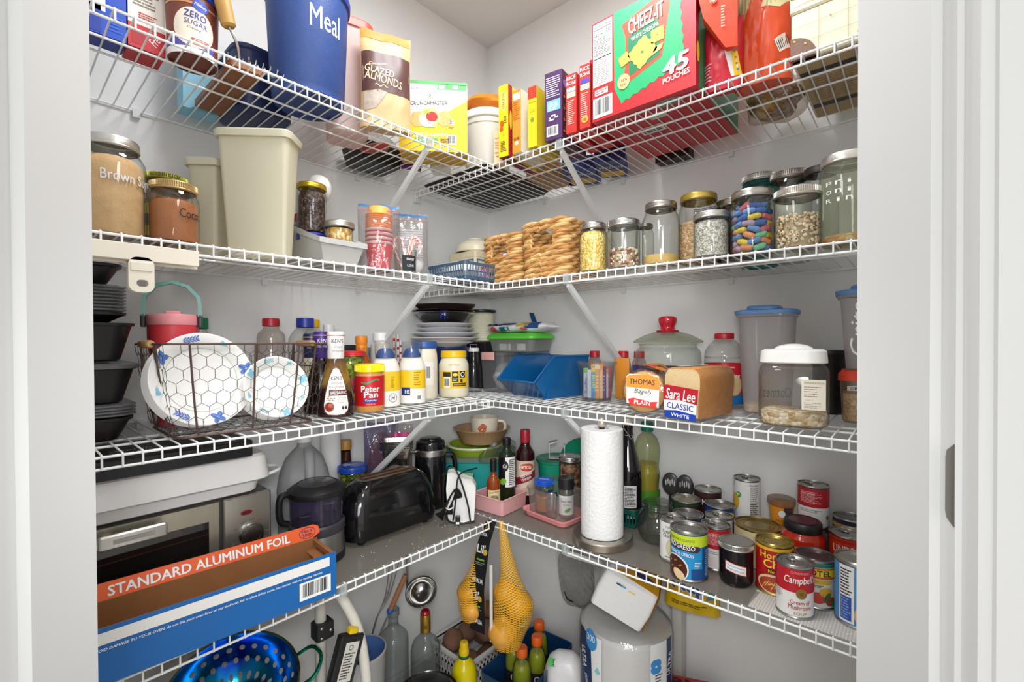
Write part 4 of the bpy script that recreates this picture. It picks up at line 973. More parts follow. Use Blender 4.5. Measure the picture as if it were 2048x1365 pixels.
part('bowl',MB().lathe([(.072,0),(.074,.003),(.070,.020),(.055,.038),(.035,.046),(0,.047)],mat('#ddd5bd',.35),44),t); part('foot_ring',MB().lathe([(.030,.0465),(.028,.052),(.024,.052),(.023,.0468)],mat('#ddd5bd',.35),30),t)
t=T('saucepan_cover','dark navy enamel lid with side grip behind the cream bowl','pot lid',.10,-.155,S2+.12)
DN=mat('#191f33',.2,0,.05,0,1,30,.5)
part('lid',MB().lathe([(.062,.05),(.064,.053),(.055,.063),(.030,.071),(0,.073)],DN,40),t); part('grip',MB().ell((.05,0,.066),.028,.012,.007,DN,16,8,Matrix.Rotation(-.35,3,'Y').to_4x4()),t)
solo('box','cardboard box in the corner carrying the navy lid','box',MB().cbox(-.055,.030,-.011,.06,0,.168,mat('#8f8172',.6)),.10,-.155,S2)
mb=MB().lathe([(0,0),(.008,0),(.0075,.05),(.0065,.10),(.0085,.103),(.0085,.125),(.0065,.128),(.007,.150),(0,.152)],mat('#1a1718',.35),16)
solo('pepper_mill','slim black mill standing behind the wicker basket','mill',mb,.192,-.065,S2+.062,0); solo('box','low brown box under the slim black mill','box',MB().cbox(-.03,.03,-.05,.03,0,.061,mat('#6d5845',.6)),.192,-.065,S2)
# ================================================================ second shelf, right wall: wicker baskets
WK=[mat('#c9995c',.6,0,.3,.5,160,60),mat('#d8ae72',.6,0,.3,.5,160,60),mat('#b9864a',.6,0,.3,.5,160,60)]
def wicker(label,xl,xr,y0,d,h,hole):
    t=T('wicker_basket',label,'basket',(xl+xr)/2,y0+d/2,S2,0,'woven baskets on the second right shelf')
    w2,d2=(xr-xl)/2-.006,d/2-.006; n=11; st=h/n
    mb=MB()
    for k in range(n):
        z_=st*(k+.5); f=1-.05*(1-k/n)
        P_=rrect(-w2*f,w2*f,-d2*f,d2*f,.02,4); P_=P_[10:]+P_[:10]
        # resample evenly
        pts=[];
        for i in range(len(P_)):
            a,b=Vector(P_[i]),Vector(P_[(i+1) % len(P_)]); m_=max(1,int((b-a).length/.006))
            pts += [tuple(a.lerp(b,j/m_)) for j in range(m_)]
        # start the ring at the middle of the front
        i0=min(range(len(pts)),key=lambda i:abs(pts[i][0])+(0 if pts[i][1] < 0 else 9)); pts=pts[i0:]+pts[:i0]
        gap=hole and 6 <= k <= 8
        if gap:pts=[p for p in pts if not (p[1] < 0 and abs(p[0]) < hole)]
        N=len(pts)
        for s_ in range(2):
            path=[];
            for i,(px_,py_) in enumerate(pts):
                a,b=pts[i-1 if i else 0],pts[(i+1) % N if not gap else min(i+1,N-1)]
                tv=Vector((b[0]-a[0],b[1]-a[1])).normalized(); nx,ny=tv.y,-tv.x; ph=i*.42+s_*math.pi+k*1.3
                path.append((px_+nx*.0042*math.cos(ph),py_+ny*.0042*math.cos(ph),z_+.0045*math.sin(ph)+.001*math.sin(i*.21+k)))
            mb.tube(path,st*.40,WK[(k+s_) % 3],7,not gap)
    if hole:
        for sx in (-1,1):
            for q in range(3):mb.tube([(sx*(hole+.002) ,-d2+.001*q,st*(5.9+q)),(sx*(hole+.005),-d2-.003,st*(6.4+q)),(sx*(hole+.002),-d2+.006,st*(6.9+q))],st*.3,WK[q],7)
    part('woven_wall',mb,t)
    part('base',MB().cbox(-w2*.94,w2*.94,-d2*.94,d2*.94,.001,.006,WK[2]),t)
    return t
wicker('woven rope basket on the left of the pair, blue packet inside',.322,.473,-.366,.195,.142,.030)
wicker('woven rope basket on the right of the pair, beside the pasta jar',.479,.640,-.366,.195,.158,.036)
mb=MB(); mb.cbox(-.03,.03,-.006,.006,0,.09,mat('#2a3fa0',.3)); lb=Lab(frontmap(-.006),mb=mb); lb.rect(-.025,.055,.02,.075,mat('#e88a6a',.4)); lb.rect(-.028,.078,.0,.086,WHITE)
solo('packet','blue snack packet showing through the left basket handle hole','packet',mb,.392,-.30,S2+.012,8)
mb=MB(); mb.cbox(-.03,.035,-.008,.008,0,.118,mat('#cfc7ac',.5)); lb=Lab(frontmap(-.008),mb=mb); lb.ring(.012,.100,.006,.006,.0015,INK);
solo('box','beige box showing through the right basket handle hole','box',mb,.575,-.27,S2+.007,4)
# ================================================================ second shelf, right wall: glass jars
ALU=mat('#c6c6c6',.25,1.0)
cx,cy,cz,cr_,ch=0.7067,-0.335,31.3,0.0386,0.1219
t=jar('glass_jar','pint jar full of small yellow star pasta beside the wicker basket',cx,cy,cz,.0365,.1265,S2,ALU,.016,.031,.15,None,('pasta','tiny yellow pasta filling the pint jar',grain(['#efc85a','#f4d67e','#e0ac3a','#f8e3a0'],190,.5,.9),.82,.002))
cx,cy,cz,cr_,ch=0.7941,-0.335,27.7,0.0411,0.1145
t=jar('glass_jar','straight jar one third full of mixed beans',cx,cy,cz,.0395,.119,S2,ALU,.017,.037,.08)
pebbles('bean_mix','mixed dried beans in the straight glass jar',cx,cy,S2,.037,.046,['#c98a6a','#e8dcc4','#8f4a3c','#d8c29a','#f2ece0','#6d6a5c','#b9685a'],.0085,260,3)
cx,cy,cz,cr_,ch=0.7353,-0.22,27.6,0.0362,0.1637
t=jar('glass_jar','jar with a copper coloured lid behind the bean jar',cx,cy,cz,.036,.150,S2,mat('#c9954c',.35,.8),.014,.034)
cx,cy,cz,cr_,ch=0.7859,-0.2,25.2,0.0196,0.1536
t=jar('glass_jar','small jar with silver lid mostly hidden between bigger jars',cx,cy,cz,.024,.138,S2,PEWTER,.012,.019)
cx,cy,cz,cr_,ch=0.8787,-0.31,23.4,0.0446,0.1439
t=jar('glass_jar','quart jar with a low layer of yellow cornmeal',cx,cy,cz,.0435,.151,S2,PEWTER,.017,.034,.24,None,('cornmeal','low layer of yellow cornmeal in the quart jar',mat('#d9b268',.8,0,.2,.5,400,60),.17,.001))
cx,cy,cz,cr_,ch=0.9505,-0.262,19.3,0.043,0.159
t=jar('glass_jar','large jar of rice with a yellow gold lid',cx,cy,cz,.0455,.166,S2,mat('#c2a94e',.35,.8),.017,.0385,.22,None,('rice','brown rice half filling the jar with the gold lid',grain(['#d2ad80','#c19a6c','#e0c39c','#b98d60'],220,.7,.8),.60,.002))
cx,cy,cz,cr_,ch=1.0049,-0.338,17.9,0.034,0.0931
t=jar('glass_jar','short clear jar of sparkling salt with a pale lid',cx,cy,cz,.0365,.098,S2,ZINC,.015,.0345,.06,None,('coarse_salt','coarse grey salt in the short clear jar',grain(['#b9b2a6','#d6d0c6','#a09888','#e6e2da'],320,.25,.9),.80,.001))
t=T('plastic_bag','white printed plastic bag standing behind the cornmeal jar','bag',.93,-.155,S2,10)
p=Pouch(.11,.05,.185,21,.006,.3,.05); part('bag',p.mesh(mat('#d9d5d2',.3,0,.15,.3,60,40)),t); lb=p.lab(.01); lb.lines(-.03,.125,.045,.170,8,mat('#6a6c96',.5)); part('printed_front',lb.mb,t)
for i,(px_,y_,lbl) in enumerate(((1.0064,-.215,'jar of dark chips with pewter lid, rearmost of two behind the candy jar'),(1.0337,-.262,'jar of dark chips with pewter lid touching the candy jar'))):
    jar('glass_jar',lbl,px_,y_,12,.0315,.152-.012*i,S2,PEWTER,.017,.0285,.18,None,('tea_leaves','dark leaves in the ' +('rear' if i == 0 else 'front')+' pewter lidded jar',grain(['#4a2f2a','#6b473a','#2f211e'],120),.7,.001))
# candy jar
cx,cy,cz,cr_,ch=1.0822,-0.325,13.8,0.0417,0.1295
t=jar('glass_jar','jar of colourful sugared gummy candy',cx,cy,cz,.0415,.131,S2,mat('#b9b3aa',.3,1.0),.017,.0365,.16)
SUG={c:mat(h_,.75,0,.12,.9,900) for c,h_ in (('yellow','#ecd04e'),('green','#7fd0a0'),('blue','#6f97d8'),('red','#e4707c'),('purple','#b59ab2'),('orange','#ec9a6a'),('deep blue','#3f6cb8'))}
R_=random.Random(12); protos={}; k_=0
ks=list(SUG)
for row in range(8):
    for j in range(8):
        a=2*math.pi*(j+.5*(row % 2))/8+R_.uniform(-.15,.15); rr=.0305 if row < 7 else .024
        c=ks[(row*3+j*2+R_.randint(0,2)) % 7]
        if c not in protos:
            mb=MB(); mb.tube([(-.0125,0,0),(-.0115,0,0),(-.006,.001,.0005),(0,0,.001),(.006,-.001,.0003),(.0115,0,0),(.0125,0,0)],[.0015,.0045,.0062,.0058,.0064,.0045,.0015],SUG[c],10)
            o=solo('gummy_candy',c+' sugared gummy candy in the candy jar','candy',mb,0,0,0,0,'sugared gummies in the candy jar'); protos[c]=o
        else:
            o=protos[c].copy(); COL.objects.link(o)
        o.location=(cx+rr*math.cos(a),cy+rr*math.sin(a),S2+.011+row*.0122); o.rotation_euler=(R_.uniform(-.2,.2),R_.uniform(-.5,.5),a+math.pi/2)
cx,cy,cz,cr_,ch=1.0523,-0.135,13.1,0.0387,0.2268
t=jar('glass_jar','teal glass jar with silver lid standing at the back',cx,cy,cz,.045,.222,S2,ZINC,.018,.036,.14,clear('#7fc9c0','#2a7f7c',.4,.05,.25,'#4fa8a0'),None,'glass jars on the second right shelf',True)
cx,cy,cz,cr_,ch=1.1216,-0.16,10.2,0.0345,0.1964
t=jar('glass_jar','tall clear jar of flour with knurled lid behind the pea jar',cx,cy,cz,.043,.205,S2,PEWTER,.018,.037,.14,None,('flour','pale flour in the tall jar behind the peas',mat('#d9d2c6',.9),.78,.001),'glass jars on the second right shelf',True)
cx,cy,cz,cr_,ch=1.1629,-0.318,9.5,0.04,0.1168
t=jar('glass_jar','wide jar half full of black eyed peas',cx,cy,cz,.041,.119,S2,mat('#c9c4ba',.3,1.0),.018,.0385,.10,None,None,'glass jars on the second right shelf',True)
pebbles('black_eyed_peas','dried black eyed peas in the wide jar',cx,cy,S2,.0385,.062,['#ead2ae','#f2e2c6','#dfc096'],.0088,330,5,BLACK)
cx,cy,cz,cr_,ch=1.1847,-0.2,7.5,0.0178,0.191
t=jar('glass_jar','jar with a dark lid almost hidden behind the lettered onion jar',cx,cy,cz,.033,.19,S2,mat('#4a4540',.4,.6),.017,.028)
cx,cy,cz,cr_,ch=1.2413,-0.305,5.3,0.0413,0.163
t=jar('glass_jar','very large jar with white fried onion lettering by the right jamb',cx,cy,cz,.0445,.168,S2,mat('#d6d3cb',.32,.9),.018,.040,.15,clear('#eef2e4','#a5ad90',.5,.05,.12,'#d8d8c8'),('fried_onions','last fried onions at the bottom of the lettered jar',grain(['#d8a566','#e8c998','#c98d4c'],80),.10,.004))
lb=Lab(cylmap(.0445),.004)
for i,w_ in enumerate(('Fried','Onion','Rings')):
    for j,c_ in enumerate(w_):lb.text(c_,-.030+j*.0165,.111-i*.0155+(.004 if c_ == 'g' else 0)*-1,.010 if c_ not in 'i' else .005,.0075,WHITE,1,.004)
part('lettering',lb.mb,t)
# big cream bag clip on the left lip
t=T('bag_clip','large cream plastic bag clip hanging on the second left shelf lip','clip',DL+.0055,-1.2131,1.3456,90)
CC=mat('#efe7d6',.4); yA,zA=(-1.2145,1.3446)
zt=1.3791; mb=MB()
z_top=1.3806-zA; z_bot=1.3528-zA; l_=-1.2698-yA-.03; r_e=-1.1352-yA
mb.cbox(l_,r_e,-.003,.002,z_bot,z_top,CC,.001,.0012); mb.cbox(l_,r_e,-.014,-.010,z_bot+.004,z_top+.003,CC,.001,.0012)
mb.box(l_+.002,r_e-.002,-.011,.0,z_top-.003,z_top+.002,CC)
part('jaw',mb,t)
s1_=-1.2309-yA; s2_=-1.1978-yA; zb=1.3065-zA
def frame(y0_,y1_):
    o=rrect(s1_,s2_,zb,z_bot+.010,.012,6); i_=rrect(s1_+.010,s2_-.008,zb+.009,zb+.020,.005,6); mb=MB()
    mb.loft([[(a,y0_,b) for a,b in o],[(a,y1_,b) for a,b in o],[(a,y1_,b) for a,b in i_],[(a,y0_,b) for a,b in i_],[(a,y0_,b) for a,b in o]],CC,False,False); return mb
m1=frame(-.014,-.010); m1.cbox((s1_+s2_)/2-.014,(s1_+s2_)/2+.014,-.0155,-.0135,zb+.034,zb+.048,CC,.0008,.001); part('handle',m1,t)
part('handle',frame(-.003,.001),t)

# ================================================================ third shelf, left wall
BKP=mat('#141416',.35,0,.1); CLP=clear('#eef0f1','#a9abad',.5,.08,.22,'#d7d9da',.08)
GT='takeaway food containers stacked at the left jamb'
def takeaway(label,z0,h,yR,m,x=.185,lid=None,w=.15,dd=.20,cat='food container'):
    t=T('food_container',label,cat,x,yR-w/2,S3+z0,90,GT)
    mb=MB(); mb.rbox(-w/2,w/2,-dd/2,dd/2,[(0,.022),(.003,.018),(h-.006,.003),(h-.005,-.001),(h,-.002),(h-.001,.004),(.006,.021)],m,.03,6,True,True); part('tub',mb,t)
    if lid:
        mb=MB(); mb.rbox(-w/2,w/2,-dd/2,dd/2,[(h-.004,-.003),(h+.004,-.004),(h+.006,.002),(h+.004,.010)],lid,.032,6); part('lid',mb,t)
    return t
def flatlids(label,z0,n,m,yR,st=.0055,x=.185,w=.15,dd=.20):
    for i in range(n):
        mb=MB(); mb.rbox(-w/2,w/2,-dd/2,dd/2,[(0,.004),(st*.35,-.002),(st*.7,-.002),(st*.95,.004)],m,.03,6)
        solo('container_lid',label,'lid',mb,x,yR-w/2,S3+z0+i*st,90,'container lids in the stack by the left jamb: ' +label)
takeaway('black tub at the very bottom of the stack by the left jamb',.0,.042,-1.204,BKP)
flatlids('clear flat lid between the two lowest black tubs',.044,4,CLP,-1.200)
takeaway('black tub with a clear lid, second tub from the bottom of the stack',.067,.066,-1.198,BKP,.185,CLP)
takeaway('tall black tub with a thick rim in the middle of the stack',.142,.068,-1.200,mat('#19191b',.25))
takeaway('black lid shaped tub on the middle of the stack',.211,.018,-1.212,BKP)
flatlids('clear flat lid in the pile near the top of the stack',.2305,8,CLP,-1.212,.0058)
takeaway('black tub tilted open on the top of the stack',.278,.036,-1.217,BKP)
# tumbler
t=T('tumbler','coral insulated tumbler with a teal carry handle','tumbler',.190,-1.126,S3+.0062,74)
COR=mat('#e0434e',.4,0,.05); PNK=mat('#f09aa0',.4); TEAL=mat('#7fb6ac',.45); DG=mat('#35333a',.4)
part('cup',MB().lathe([(0,0),(.026,0),(.028,.003),(.031,.10),(.040,.150),(.0425,.170),(.0430,.204)],COR,44),t)
part('lid',MB().lathe([(.0440,.204),(.0445,.206),(.0445,.222),(.042,.226),(0,.226)],PNK,44),t)
mb=MB(); mb.cbox(-.012,.014,-.02,.012,.226,.233,PNK,.001,.003); part('flip_tab',mb,t)
mb=MB(); hp=[(-.0465,0,.222),(-.0465,0,.245),(-.044,0,.262),(-.026,0,.284),(.0,0,.292),(.026,0,.284),(.044,0,.262),(.0465,0,.245),(.0465,0,.222)]
hp=[(a,b-.012,c-.0) for a,b,c in hp]
P=[Vector(p) for p in hp]; rings=[]
for i,p in enumerate(P):
    tv=(P[min(i+1,8)]-P[max(0,i-1)]).normalized(); nv=tv.cross(Vector((0,1,0)))
    rings.append([tuple(p+nv*a+Vector((0,b,0))) for a,b in ((-.0035,-.008),(.0035,-.008),(.0035,.008),(-.0035,.008))])
mb.loft(rings,TEAL); part('carry_handle',mb,t,'teal carry handle')
for sx in (-1,1):part('hinge',MB().cbox(sx*.047-.004,sx*.047+.004,-.020,-.004,.200,.226,DG,.001,.002),t)
# wire basket of paper plates
RUST=mat('#5d4a42',.5,.3,.2); WIRC=mat('#4a423d',.5,.4,.2); BWD=mat('#c9a06a',.5,0,.25,.2,90,40)
t=T('wire_basket','rusty brown chicken wire basket with wooden grips','basket',.258,-1.034,S3,90)
W1,D1,W0,D0,HB=.147,.116,.124,.096,.172
rim=rrect(-W1,W1,-D1,D1,.012,4); bot=rrect(-W0,W0,-D0,D0,.02,4)
mb=MB(); mb.tube([(x,y,HB) for x,y in rim],.0021,RUST,8,True); part('rim',mb,t); mb=MB(); mb.tube([(x,y,.003) for x,y in bot],.0024,RUST,8,True); part('base_ring',mb,t)
def side(u,v):return None
def bulge(a,b,v): # from bottom edge point a to rim edge point b with a belly
    k=v ** .75; return (a[0]+(b[0]-a[0])*k,a[1]+(b[1]-a[1])*k,.003+(HB-.003)*v)
ribs=[((x*W0/W1,-D0),(x,-D1)) for x in (-.108,-.0,.085)]+[((x*W0/W1,D0),(x,D1)) for x in (-.085,0,.085)]+[((-W0,y*D0/D1),(-W1,y)) for y in (-.06,.06)]+[((W0,y*D0/D1),(W1,y)) for y in (-.06,.06)]
for a,b in ribs:part('rib',MB().tube([bulge(a,b,i/10) for i in range(11)],.0019,RUST,7),t)
mb=MB()
def hexnet(f,w,h,s):
    """hexagon wire net on f(u, v): u 0..w, v 0..h"""
    dx,dy=s*.866*2*.95,s*1.5; E=set();
    def key(p):return (round(p[0],5),round(p[1],5))
    j=0; yy=0.0
    while yy < h+s:
        xx=(dx/2 if j % 2 else 0.0)
        while xx < w+dx:
            c=[(xx+dx/2*a,yy+s*b) for a,b in ((0,1),(1,.5),(1,-.5),(0,-1),(-1,-.5),(-1,.5))]
            for i in range(6):
                p,q=key(c[i]),key(c[(i+1) % 6]); E.add((min(p,q),max(p,q)))
            xx += dx
        yy += dy; j += 1
    for p,q in E:
        if not all(0 <= a[0] <= w and 0 <= a[1] <= h for a in (p,q)):continue
        A,B=Vector(f(*p)),Vector(f(*q)); m_=(A+B)/2
        mb.tube([A,B],.00055,WIRC,4,False,False)
hexnet(lambda u,v:bulge((-W0+u*W0/W1,-D0),(-W1+u,-D1),v/HB),2*W1,HB,.0155)
hexnet(lambda u,v:bulge((-W0+u*W0/W1,D0),(-W1+u,D1),v/HB),2*W1,HB,.0155)
hexnet(lambda u,v:bulge((-W0,-D0+u*D0/D1),(-W1,-D1+u),v/HB),2*D1,HB,.0155)
hexnet(lambda u,v:bulge((W0,-D0+u*D0/D1),(W1,-D1+u),v/HB),2*D1,HB,.0155)
hexnet(lambda u,v:(-W0+u,-D0+v,.004),2*W0,2*D0,.0155)
part('wire_net',mb,t)
for sx in (-1,1):
    x_=sx*(W1+.002); mb=MB(); mb.tube([(x_-sx*.002,-.055,HB),(x_-sx*.004,-.055,HB-.052),(x_-sx*.004,.055,HB-.052),(x_-sx*.002,.055,HB)],.0018,RUST,6)
    h_=part('handle',mb,t)
    mb=MB(); mb.lathe([(0,0),(.0055,0)]+[(.0068+.0008*(i % 2),.002+.008*i) for i in range(10)]+[(.0055,.082),(0,.082)],BWD,16); mb.xf(Matrix.Translation((x_,-.041,HB)) @ Matrix.Rotation(-math.pi/2,4,'X')); part('grip',mb,h_,'turned wooden grip')
# paper plates standing in it
PLW=mat('#f1efec',.55,0,.02)
def plate_prof(R):return [(0,0),(R*.66,0),(R*.72,.003),(R*.80,.010),(R*.97,.0155),(R,.0150),(R*.995,.0143),(R*.80,.0093),(R*.72,.0022),(R*.66,-.0006),(0,-.0006)]
def pz(R):
    P_=[(0,0),(R*.66,0),(R*.72,.003),(R*.80,.010),(R*.97,.0155),(R,.0150)]
    def g(u,v,k):
        r=math.hypot(u,v)
        for i in range(5):
            if r <= P_[i+1][0]:q=(r-P_[i][0])/(P_[i+1][0]-P_[i][0]); return (u,v,P_[i][1]+q*(P_[i+1][1]-P_[i][1])+e_(k)+.0004)
        return (u,v,.0154+e_(k))
    return g
PB,PT,PG=mat('#4f74c4',.5,0,.2),mat('#7cc3dd',.5,0,.2),mat('#b6c9a6',.5)
def decor(R,blue):
    lb=Lab(pz(R),R*.12,R*.12); R_=random.Random(4 if blue else 9)
    lb.ring(0,0,R*.70,R*.70,R*.012,PG,1,44)
    for i in range(8):
        a=i*45+12; c,s=math.cos(math.radians(a)),math.sin(math.radians(a)); cx_,cy_=R*.87*c,R*.87*s
        kind=i % 3
        if kind == 0:
            for q in range(4):lb.ell(cx_+R*.07*math.cos(math.radians(a+45+90*q)),cy_+R*.07*math.sin(math.radians(a+45+90*q)),R*.075,R*.050,PB if blue else PT,2,12,a+45+90*q)
            lb.ell(cx_,cy_,R*.025,R*.025,PT,3,8)
        elif kind == 1:
            for q in (-24,0,24):lb.ell(cx_+R*.03*math.cos(math.radians(a+90+q)),cy_+R*.03*math.sin(math.radians(a+90+q)),R*.085,R*.022,PT,2,10,a+90+q)
            lb.ell(cx_-R*.05*s*-1,cy_+R*.05*c*-1,R*.05,R*.014,PG,2,8,a+60)
        else:
            for q in range(5):
                for sg in (-1,1):
                    d=-R*.13+R*.06*q; lb.ell(cx_-s*d+c*sg*R*.035,cy_+c*d+s*sg*R*.035,R*.045,R*.014,PB if blue else PT,2,8,a+90+35*sg)
            lb.strip([(cx_+s*R*.15,cy_-c*R*.15),(cx_-s*R*.15,cy_+c*R*.15)],R*.012,PB if blue else PG,2)
    return lb
def plates(x,y,z,R,n,yaw,tilt,pitch_,blue,front,rest,grp):
    # normal points at yaw (degrees in plan), raised by tilt
    M0=Matrix.Translation((x,y,z)) @ Matrix.Rotation(math.radians(yaw),4,'Z') @ Matrix.Rotation(math.radians(90-tilt),4,'Y') @ Matrix.Rotation(math.radians(90),4,'Z')
    first=None
    for i in range(n):
        M=M0 @ Matrix.Translation((0,0,-i*pitch_))
        if i < 2:
            mb=MB().lathe(plate_prof(R),PLW,56)
            if i == 0:lb=decor(R,blue); o=T('paper_plate',front,'plate',0,0,0,0,grp); part('plate',mb,o); part('printed_rim',lb.mb,o)
            else:o=solo('paper_plate',rest,'plate',mb,0,0,0,0,grp); first=o
        else:o=first.copy(); COL.objects.link(o)
        o.matrix_world=M
bx_,by_,bz_=(0.3,-1.1048,1.1542)
plates(bx_,by_,bz_,.0900,14,6,13,.0028,True,'front large paper plate with blue leaf print in the wire basket','plain large paper plate stacked behind the blue printed one','large paper plates')
bx_,by_,bz_=(0.312,-0.9748,1.1292)
plates(bx_,by_,bz_,.0655,15,0,15,.0030,False,'front small paper plate with turquoise flower print in the wire basket','plain small paper plate stacked behind the turquoise printed one','small paper plates')
# ---- bottles behind and right of the basket
def bottle(name,label,x,y,rz,z,prof,bm,cap,capm,seg=36,group=None,cat='bottle',sc=None,fill=None,sm=4):
    t=T(name,label,cat,x,y,z,rz,group)
    mb=MB().lathe(smooth(prof,sm) if sm else prof,bm,seg)
    if sc:mb.V=[(a,b*sc,c) for a,b,c in mb.V]
    part('bottle_body',mb,t)
    if cap:
        cb=MB().lathe(cap,capm,seg)
        if sc and sc < 0:pass
        part('cap',cb,t)
    if fill:
        n,fl,fm,fp=fill; mb=MB().lathe(smooth(fp,sm) if sm else fp,fm,seg)
        if sc:mb.V=[(a,b*sc,c) for a,b,c in mb.V]
        solo(n,fl,'food',mb,x,y,z,rz,kind='stuff')
    return t
def capp(r,z0,z1):return [(r-.001,z0),(r,z0+.001),(r,z1-.002),(r-.0015,z1),(0,z1)]
bottle('bottle','clear bottle with a green cap behind the big plates',.10,-1.0555,70,S3,[(0,.002),(.030,.002),(.034,.006),(.034,.14),(.030,.165),(.016,.195),(.0125,.206)],PET,capp(.0165,.206,.232),mat('#157a46',.4))
bottle('bottle','ribbed clear juice bottle with a red cap',.080,-.893,69,S3,[(0,.002),(.028,.002),(.033,.008),(.033,.10),(.030,.115),(.033,.13),(.031,.16),(.033,.175),(.031,.196),(.020,.208),(.018,.213)],clear('#f6f2ef','#b9aaa4',.5,.06,.06),capp(.0205,.216,.2365),mat('#b81f2a',.4))
bottle('bottle','clear rounded bottle with a royal blue cap',.098,-.812,66,S3,[(0,.002),(.038,.002),(.043,.008),(.043,.15),(.040,.185),(.028,.206),(.020,.213)],PET,capp(.0225,.214,.2395),mat('#26379a',.4))
bottle('bottle','clear bottle with a yellow cap behind the blue capped one',.040,-.762,66,S3,[(0,.002),(.028,.002),(.031,.006),(.031,.17),(.025,.20),(.0155,.213)],PET,capp(.0165,.216,.240),mat('#dcae16',.4))
def dressing(label,x,y,rz,H,capm,capt,liquid,big=False,capu=0.0):
    t=T('dressing_bottle',label,'bottle',x,y,S3,rz,'salad dressing bottles')
    pr=[(0,.002),(.036,.002),(.0405,.006),(.0415,.020),(.039,.045),(.034,.075),(.027,.105),(.0205,.128),(.0185,.138)]
    mb=MB().lathe(smooth(pr,4),liquid,40); mb.V=[(a,b*.68,c) for a,b,c in mb.V]; part('bottle_body',mb,t)
    part('cap',MB().lathe([(.0180,.136),(.0186,.137),(.0192,H-.004),(.0185,H-.001),(.017,H),(0,H)],capm,36),t)
    lb=Lab(cylmap(.0192),.004); inkc=WHITE if capt != 'white' else INK
    lb.rect(-.034,H-.010,.034,H-.008,mat('#d9c7a6',.4) if capt != 'white' else mat('#b8554a',.4)); lb.text("KEN'S",.004+capu,H-.022,.026,.009,inkc,2,.004,.1)
    if capt == 'white':lb.text('Simply',.006+capu,H-.036,.020,.0065,mat('#8a8580',.5),2,0,.3); lb.text('Vinaigrette',.006+capu,H-.045,.026,.0065,mat('#8a8580',.5),2,0,.3)
    else:lb.text("STEAK HOUSE",.004,H-.036,.028,.005,inkc,2,.004)
    part('cap_lettering',lb.mb,t)
    return t
BALS=mat('#2a1512',.08,0,.3,0,1,14)
def balsa():
    m=bpy.data.materials.new('balsamic_dressing'); m.use_nodes=True; nt=m.node_tree; b=nt.nodes['Principled BSDF']
    tc=nt.nodes.new('ShaderNodeTexCoord'); sp=nt.nodes.new('ShaderNodeSeparateXYZ'); n=nt.nodes.new('ShaderNodeTexNoise'); n.inputs['Scale'].default_value=70; n.inputs['Detail'].default_value=5
    nt.links.new(tc.outputs['Object'],sp.inputs[0]); nt.links.new(tc.outputs['Object'],n.inputs['Vector'])
    ma=nt.nodes.new('ShaderNodeMath'); ma.operation='MULTIPLY_ADD'; ma.inputs[1].default_value=.05; nt.links.new(n.outputs['Fac'],ma.inputs[0]); nt.links.new(sp.outputs['Z'],ma.inputs[2])
    r=nt.nodes.new('ShaderNodeValToRGB'); r.color_ramp.elements[0].position=.085; r.color_ramp.elements[0].color=lin('#231412')+[1]; r.color_ramp.elements[1].position=.115; r.color_ramp.elements[1].color=lin('#8d6a22')+[1]
    e=r.color_ramp.elements.new(.158); e.color=lin('#5a3a20')+[1]
    nt.links.new(ma.outputs[0],r.inputs[0]); nt.links.new(r.outputs[0],b.inputs['Base Color']); b.inputs['Roughness'].default_value=.08; b.inputs['Coat Weight'].default_value=.5
    return m
kx,ky,krz,kr,kh=0.3216,-0.8484,62.7,0.0406,0.2021
t=dressing('balsamic dressing bottle with a white cap and teardrop label, in front',kx,ky+.006,krz,.199,mat('#f1eeea',.4),'white',balsa(),True)
pf=smooth([(.0405,.006),(.0415,.020),(.039,.045),(.034,.075),(.027,.105),(.0205,.128)],4)
def rad(v):
    for a,b in zip(pf,pf[1:]):
        if a[1] <= v <= b[1]:return a[0]+(b[0]-a[0])*(v-a[1])/max(1e-6,b[1]-a[1])
    return pf[0][0]
def ovmap(u,v,k):
    r=rad(v)+.0006+e_(k); a=max(-1.5,min(1.5,u/r)); return (r*math.sin(a),-r*.68*math.cos(a)-.0004-e_(k),v)
lb=Lab(ovmap,.006,.008)
tear=[(-.026,.018),(-.018,.010),(.0,.008),(.018,.010),(.026,.018),(.028,.032),(.023,.060),(.014,.095),(.006,.112),(0,.115),(-.006,.112),(-.014,.095),(-.023,.060),(-.028,.032)]
lb.poly([(a*1.08,.062+(b-.062)*1.06) for a,b in tear],mat('#5a2a26',.4),1); lb.poly(tear,mat('#efece4',.5),2)
lb.text("KEN'S",.001,.092,.024,.0085,INK,3,.002,.1); lb.text('Simply',.001,.080,.024,.0085,mat('#6d6862',.5),3,0,.35); lb.text('Vinaigrette',.001,.071,.034,.008,mat('#6d6862',.5),3,0,.35)
lb.rect(-.016,.052,.0255,.065,mat('#5b2320',.4),3); lb.text('BALSAMIC',.005,.0585,.036,.007,WHITE,4,.004)
lb.ell(-.015,.027,.0115,.0115,mat('#8d2a20',.3),3); lb.ring(-.015,.027,.0118,.0118,.0014,mat('#d8cabb',.4),4); lb.ell(-.013,.030,.005,.005,mat('#c25a3f',.3),4)
for i in range(12):lb.ell(-.021+.004*(i % 5)+.0012*(i % 2),.042+.004*(i // 5),.0013,.0016,mat(['#5c7f3a','#7a9a55','#a33c40'][i % 3],.5),3,7)
lb.lines(.003,.034,.025,.048,4,mat('#b9b2a4',.5),3); lb.ell(.015,.024,.003,.004,INK,3,12); lb.ell(.022,.024,.003,.004,INK,3,12); part('label',lb.mb,t)
dressing('dark dressing bottle with a purple cap, middle of the three dressings',.252,-.842,64,.200,mat('#4a2a8c',.4),'p',mat('#1d1110',.1,0,.2))
dressing('cream dressing bottle with a navy cap behind the plate basket',.190,-.838,64,.196,mat('#1f2a5c',.4),'n',mat('#d9cdb4',.2,0,.2))
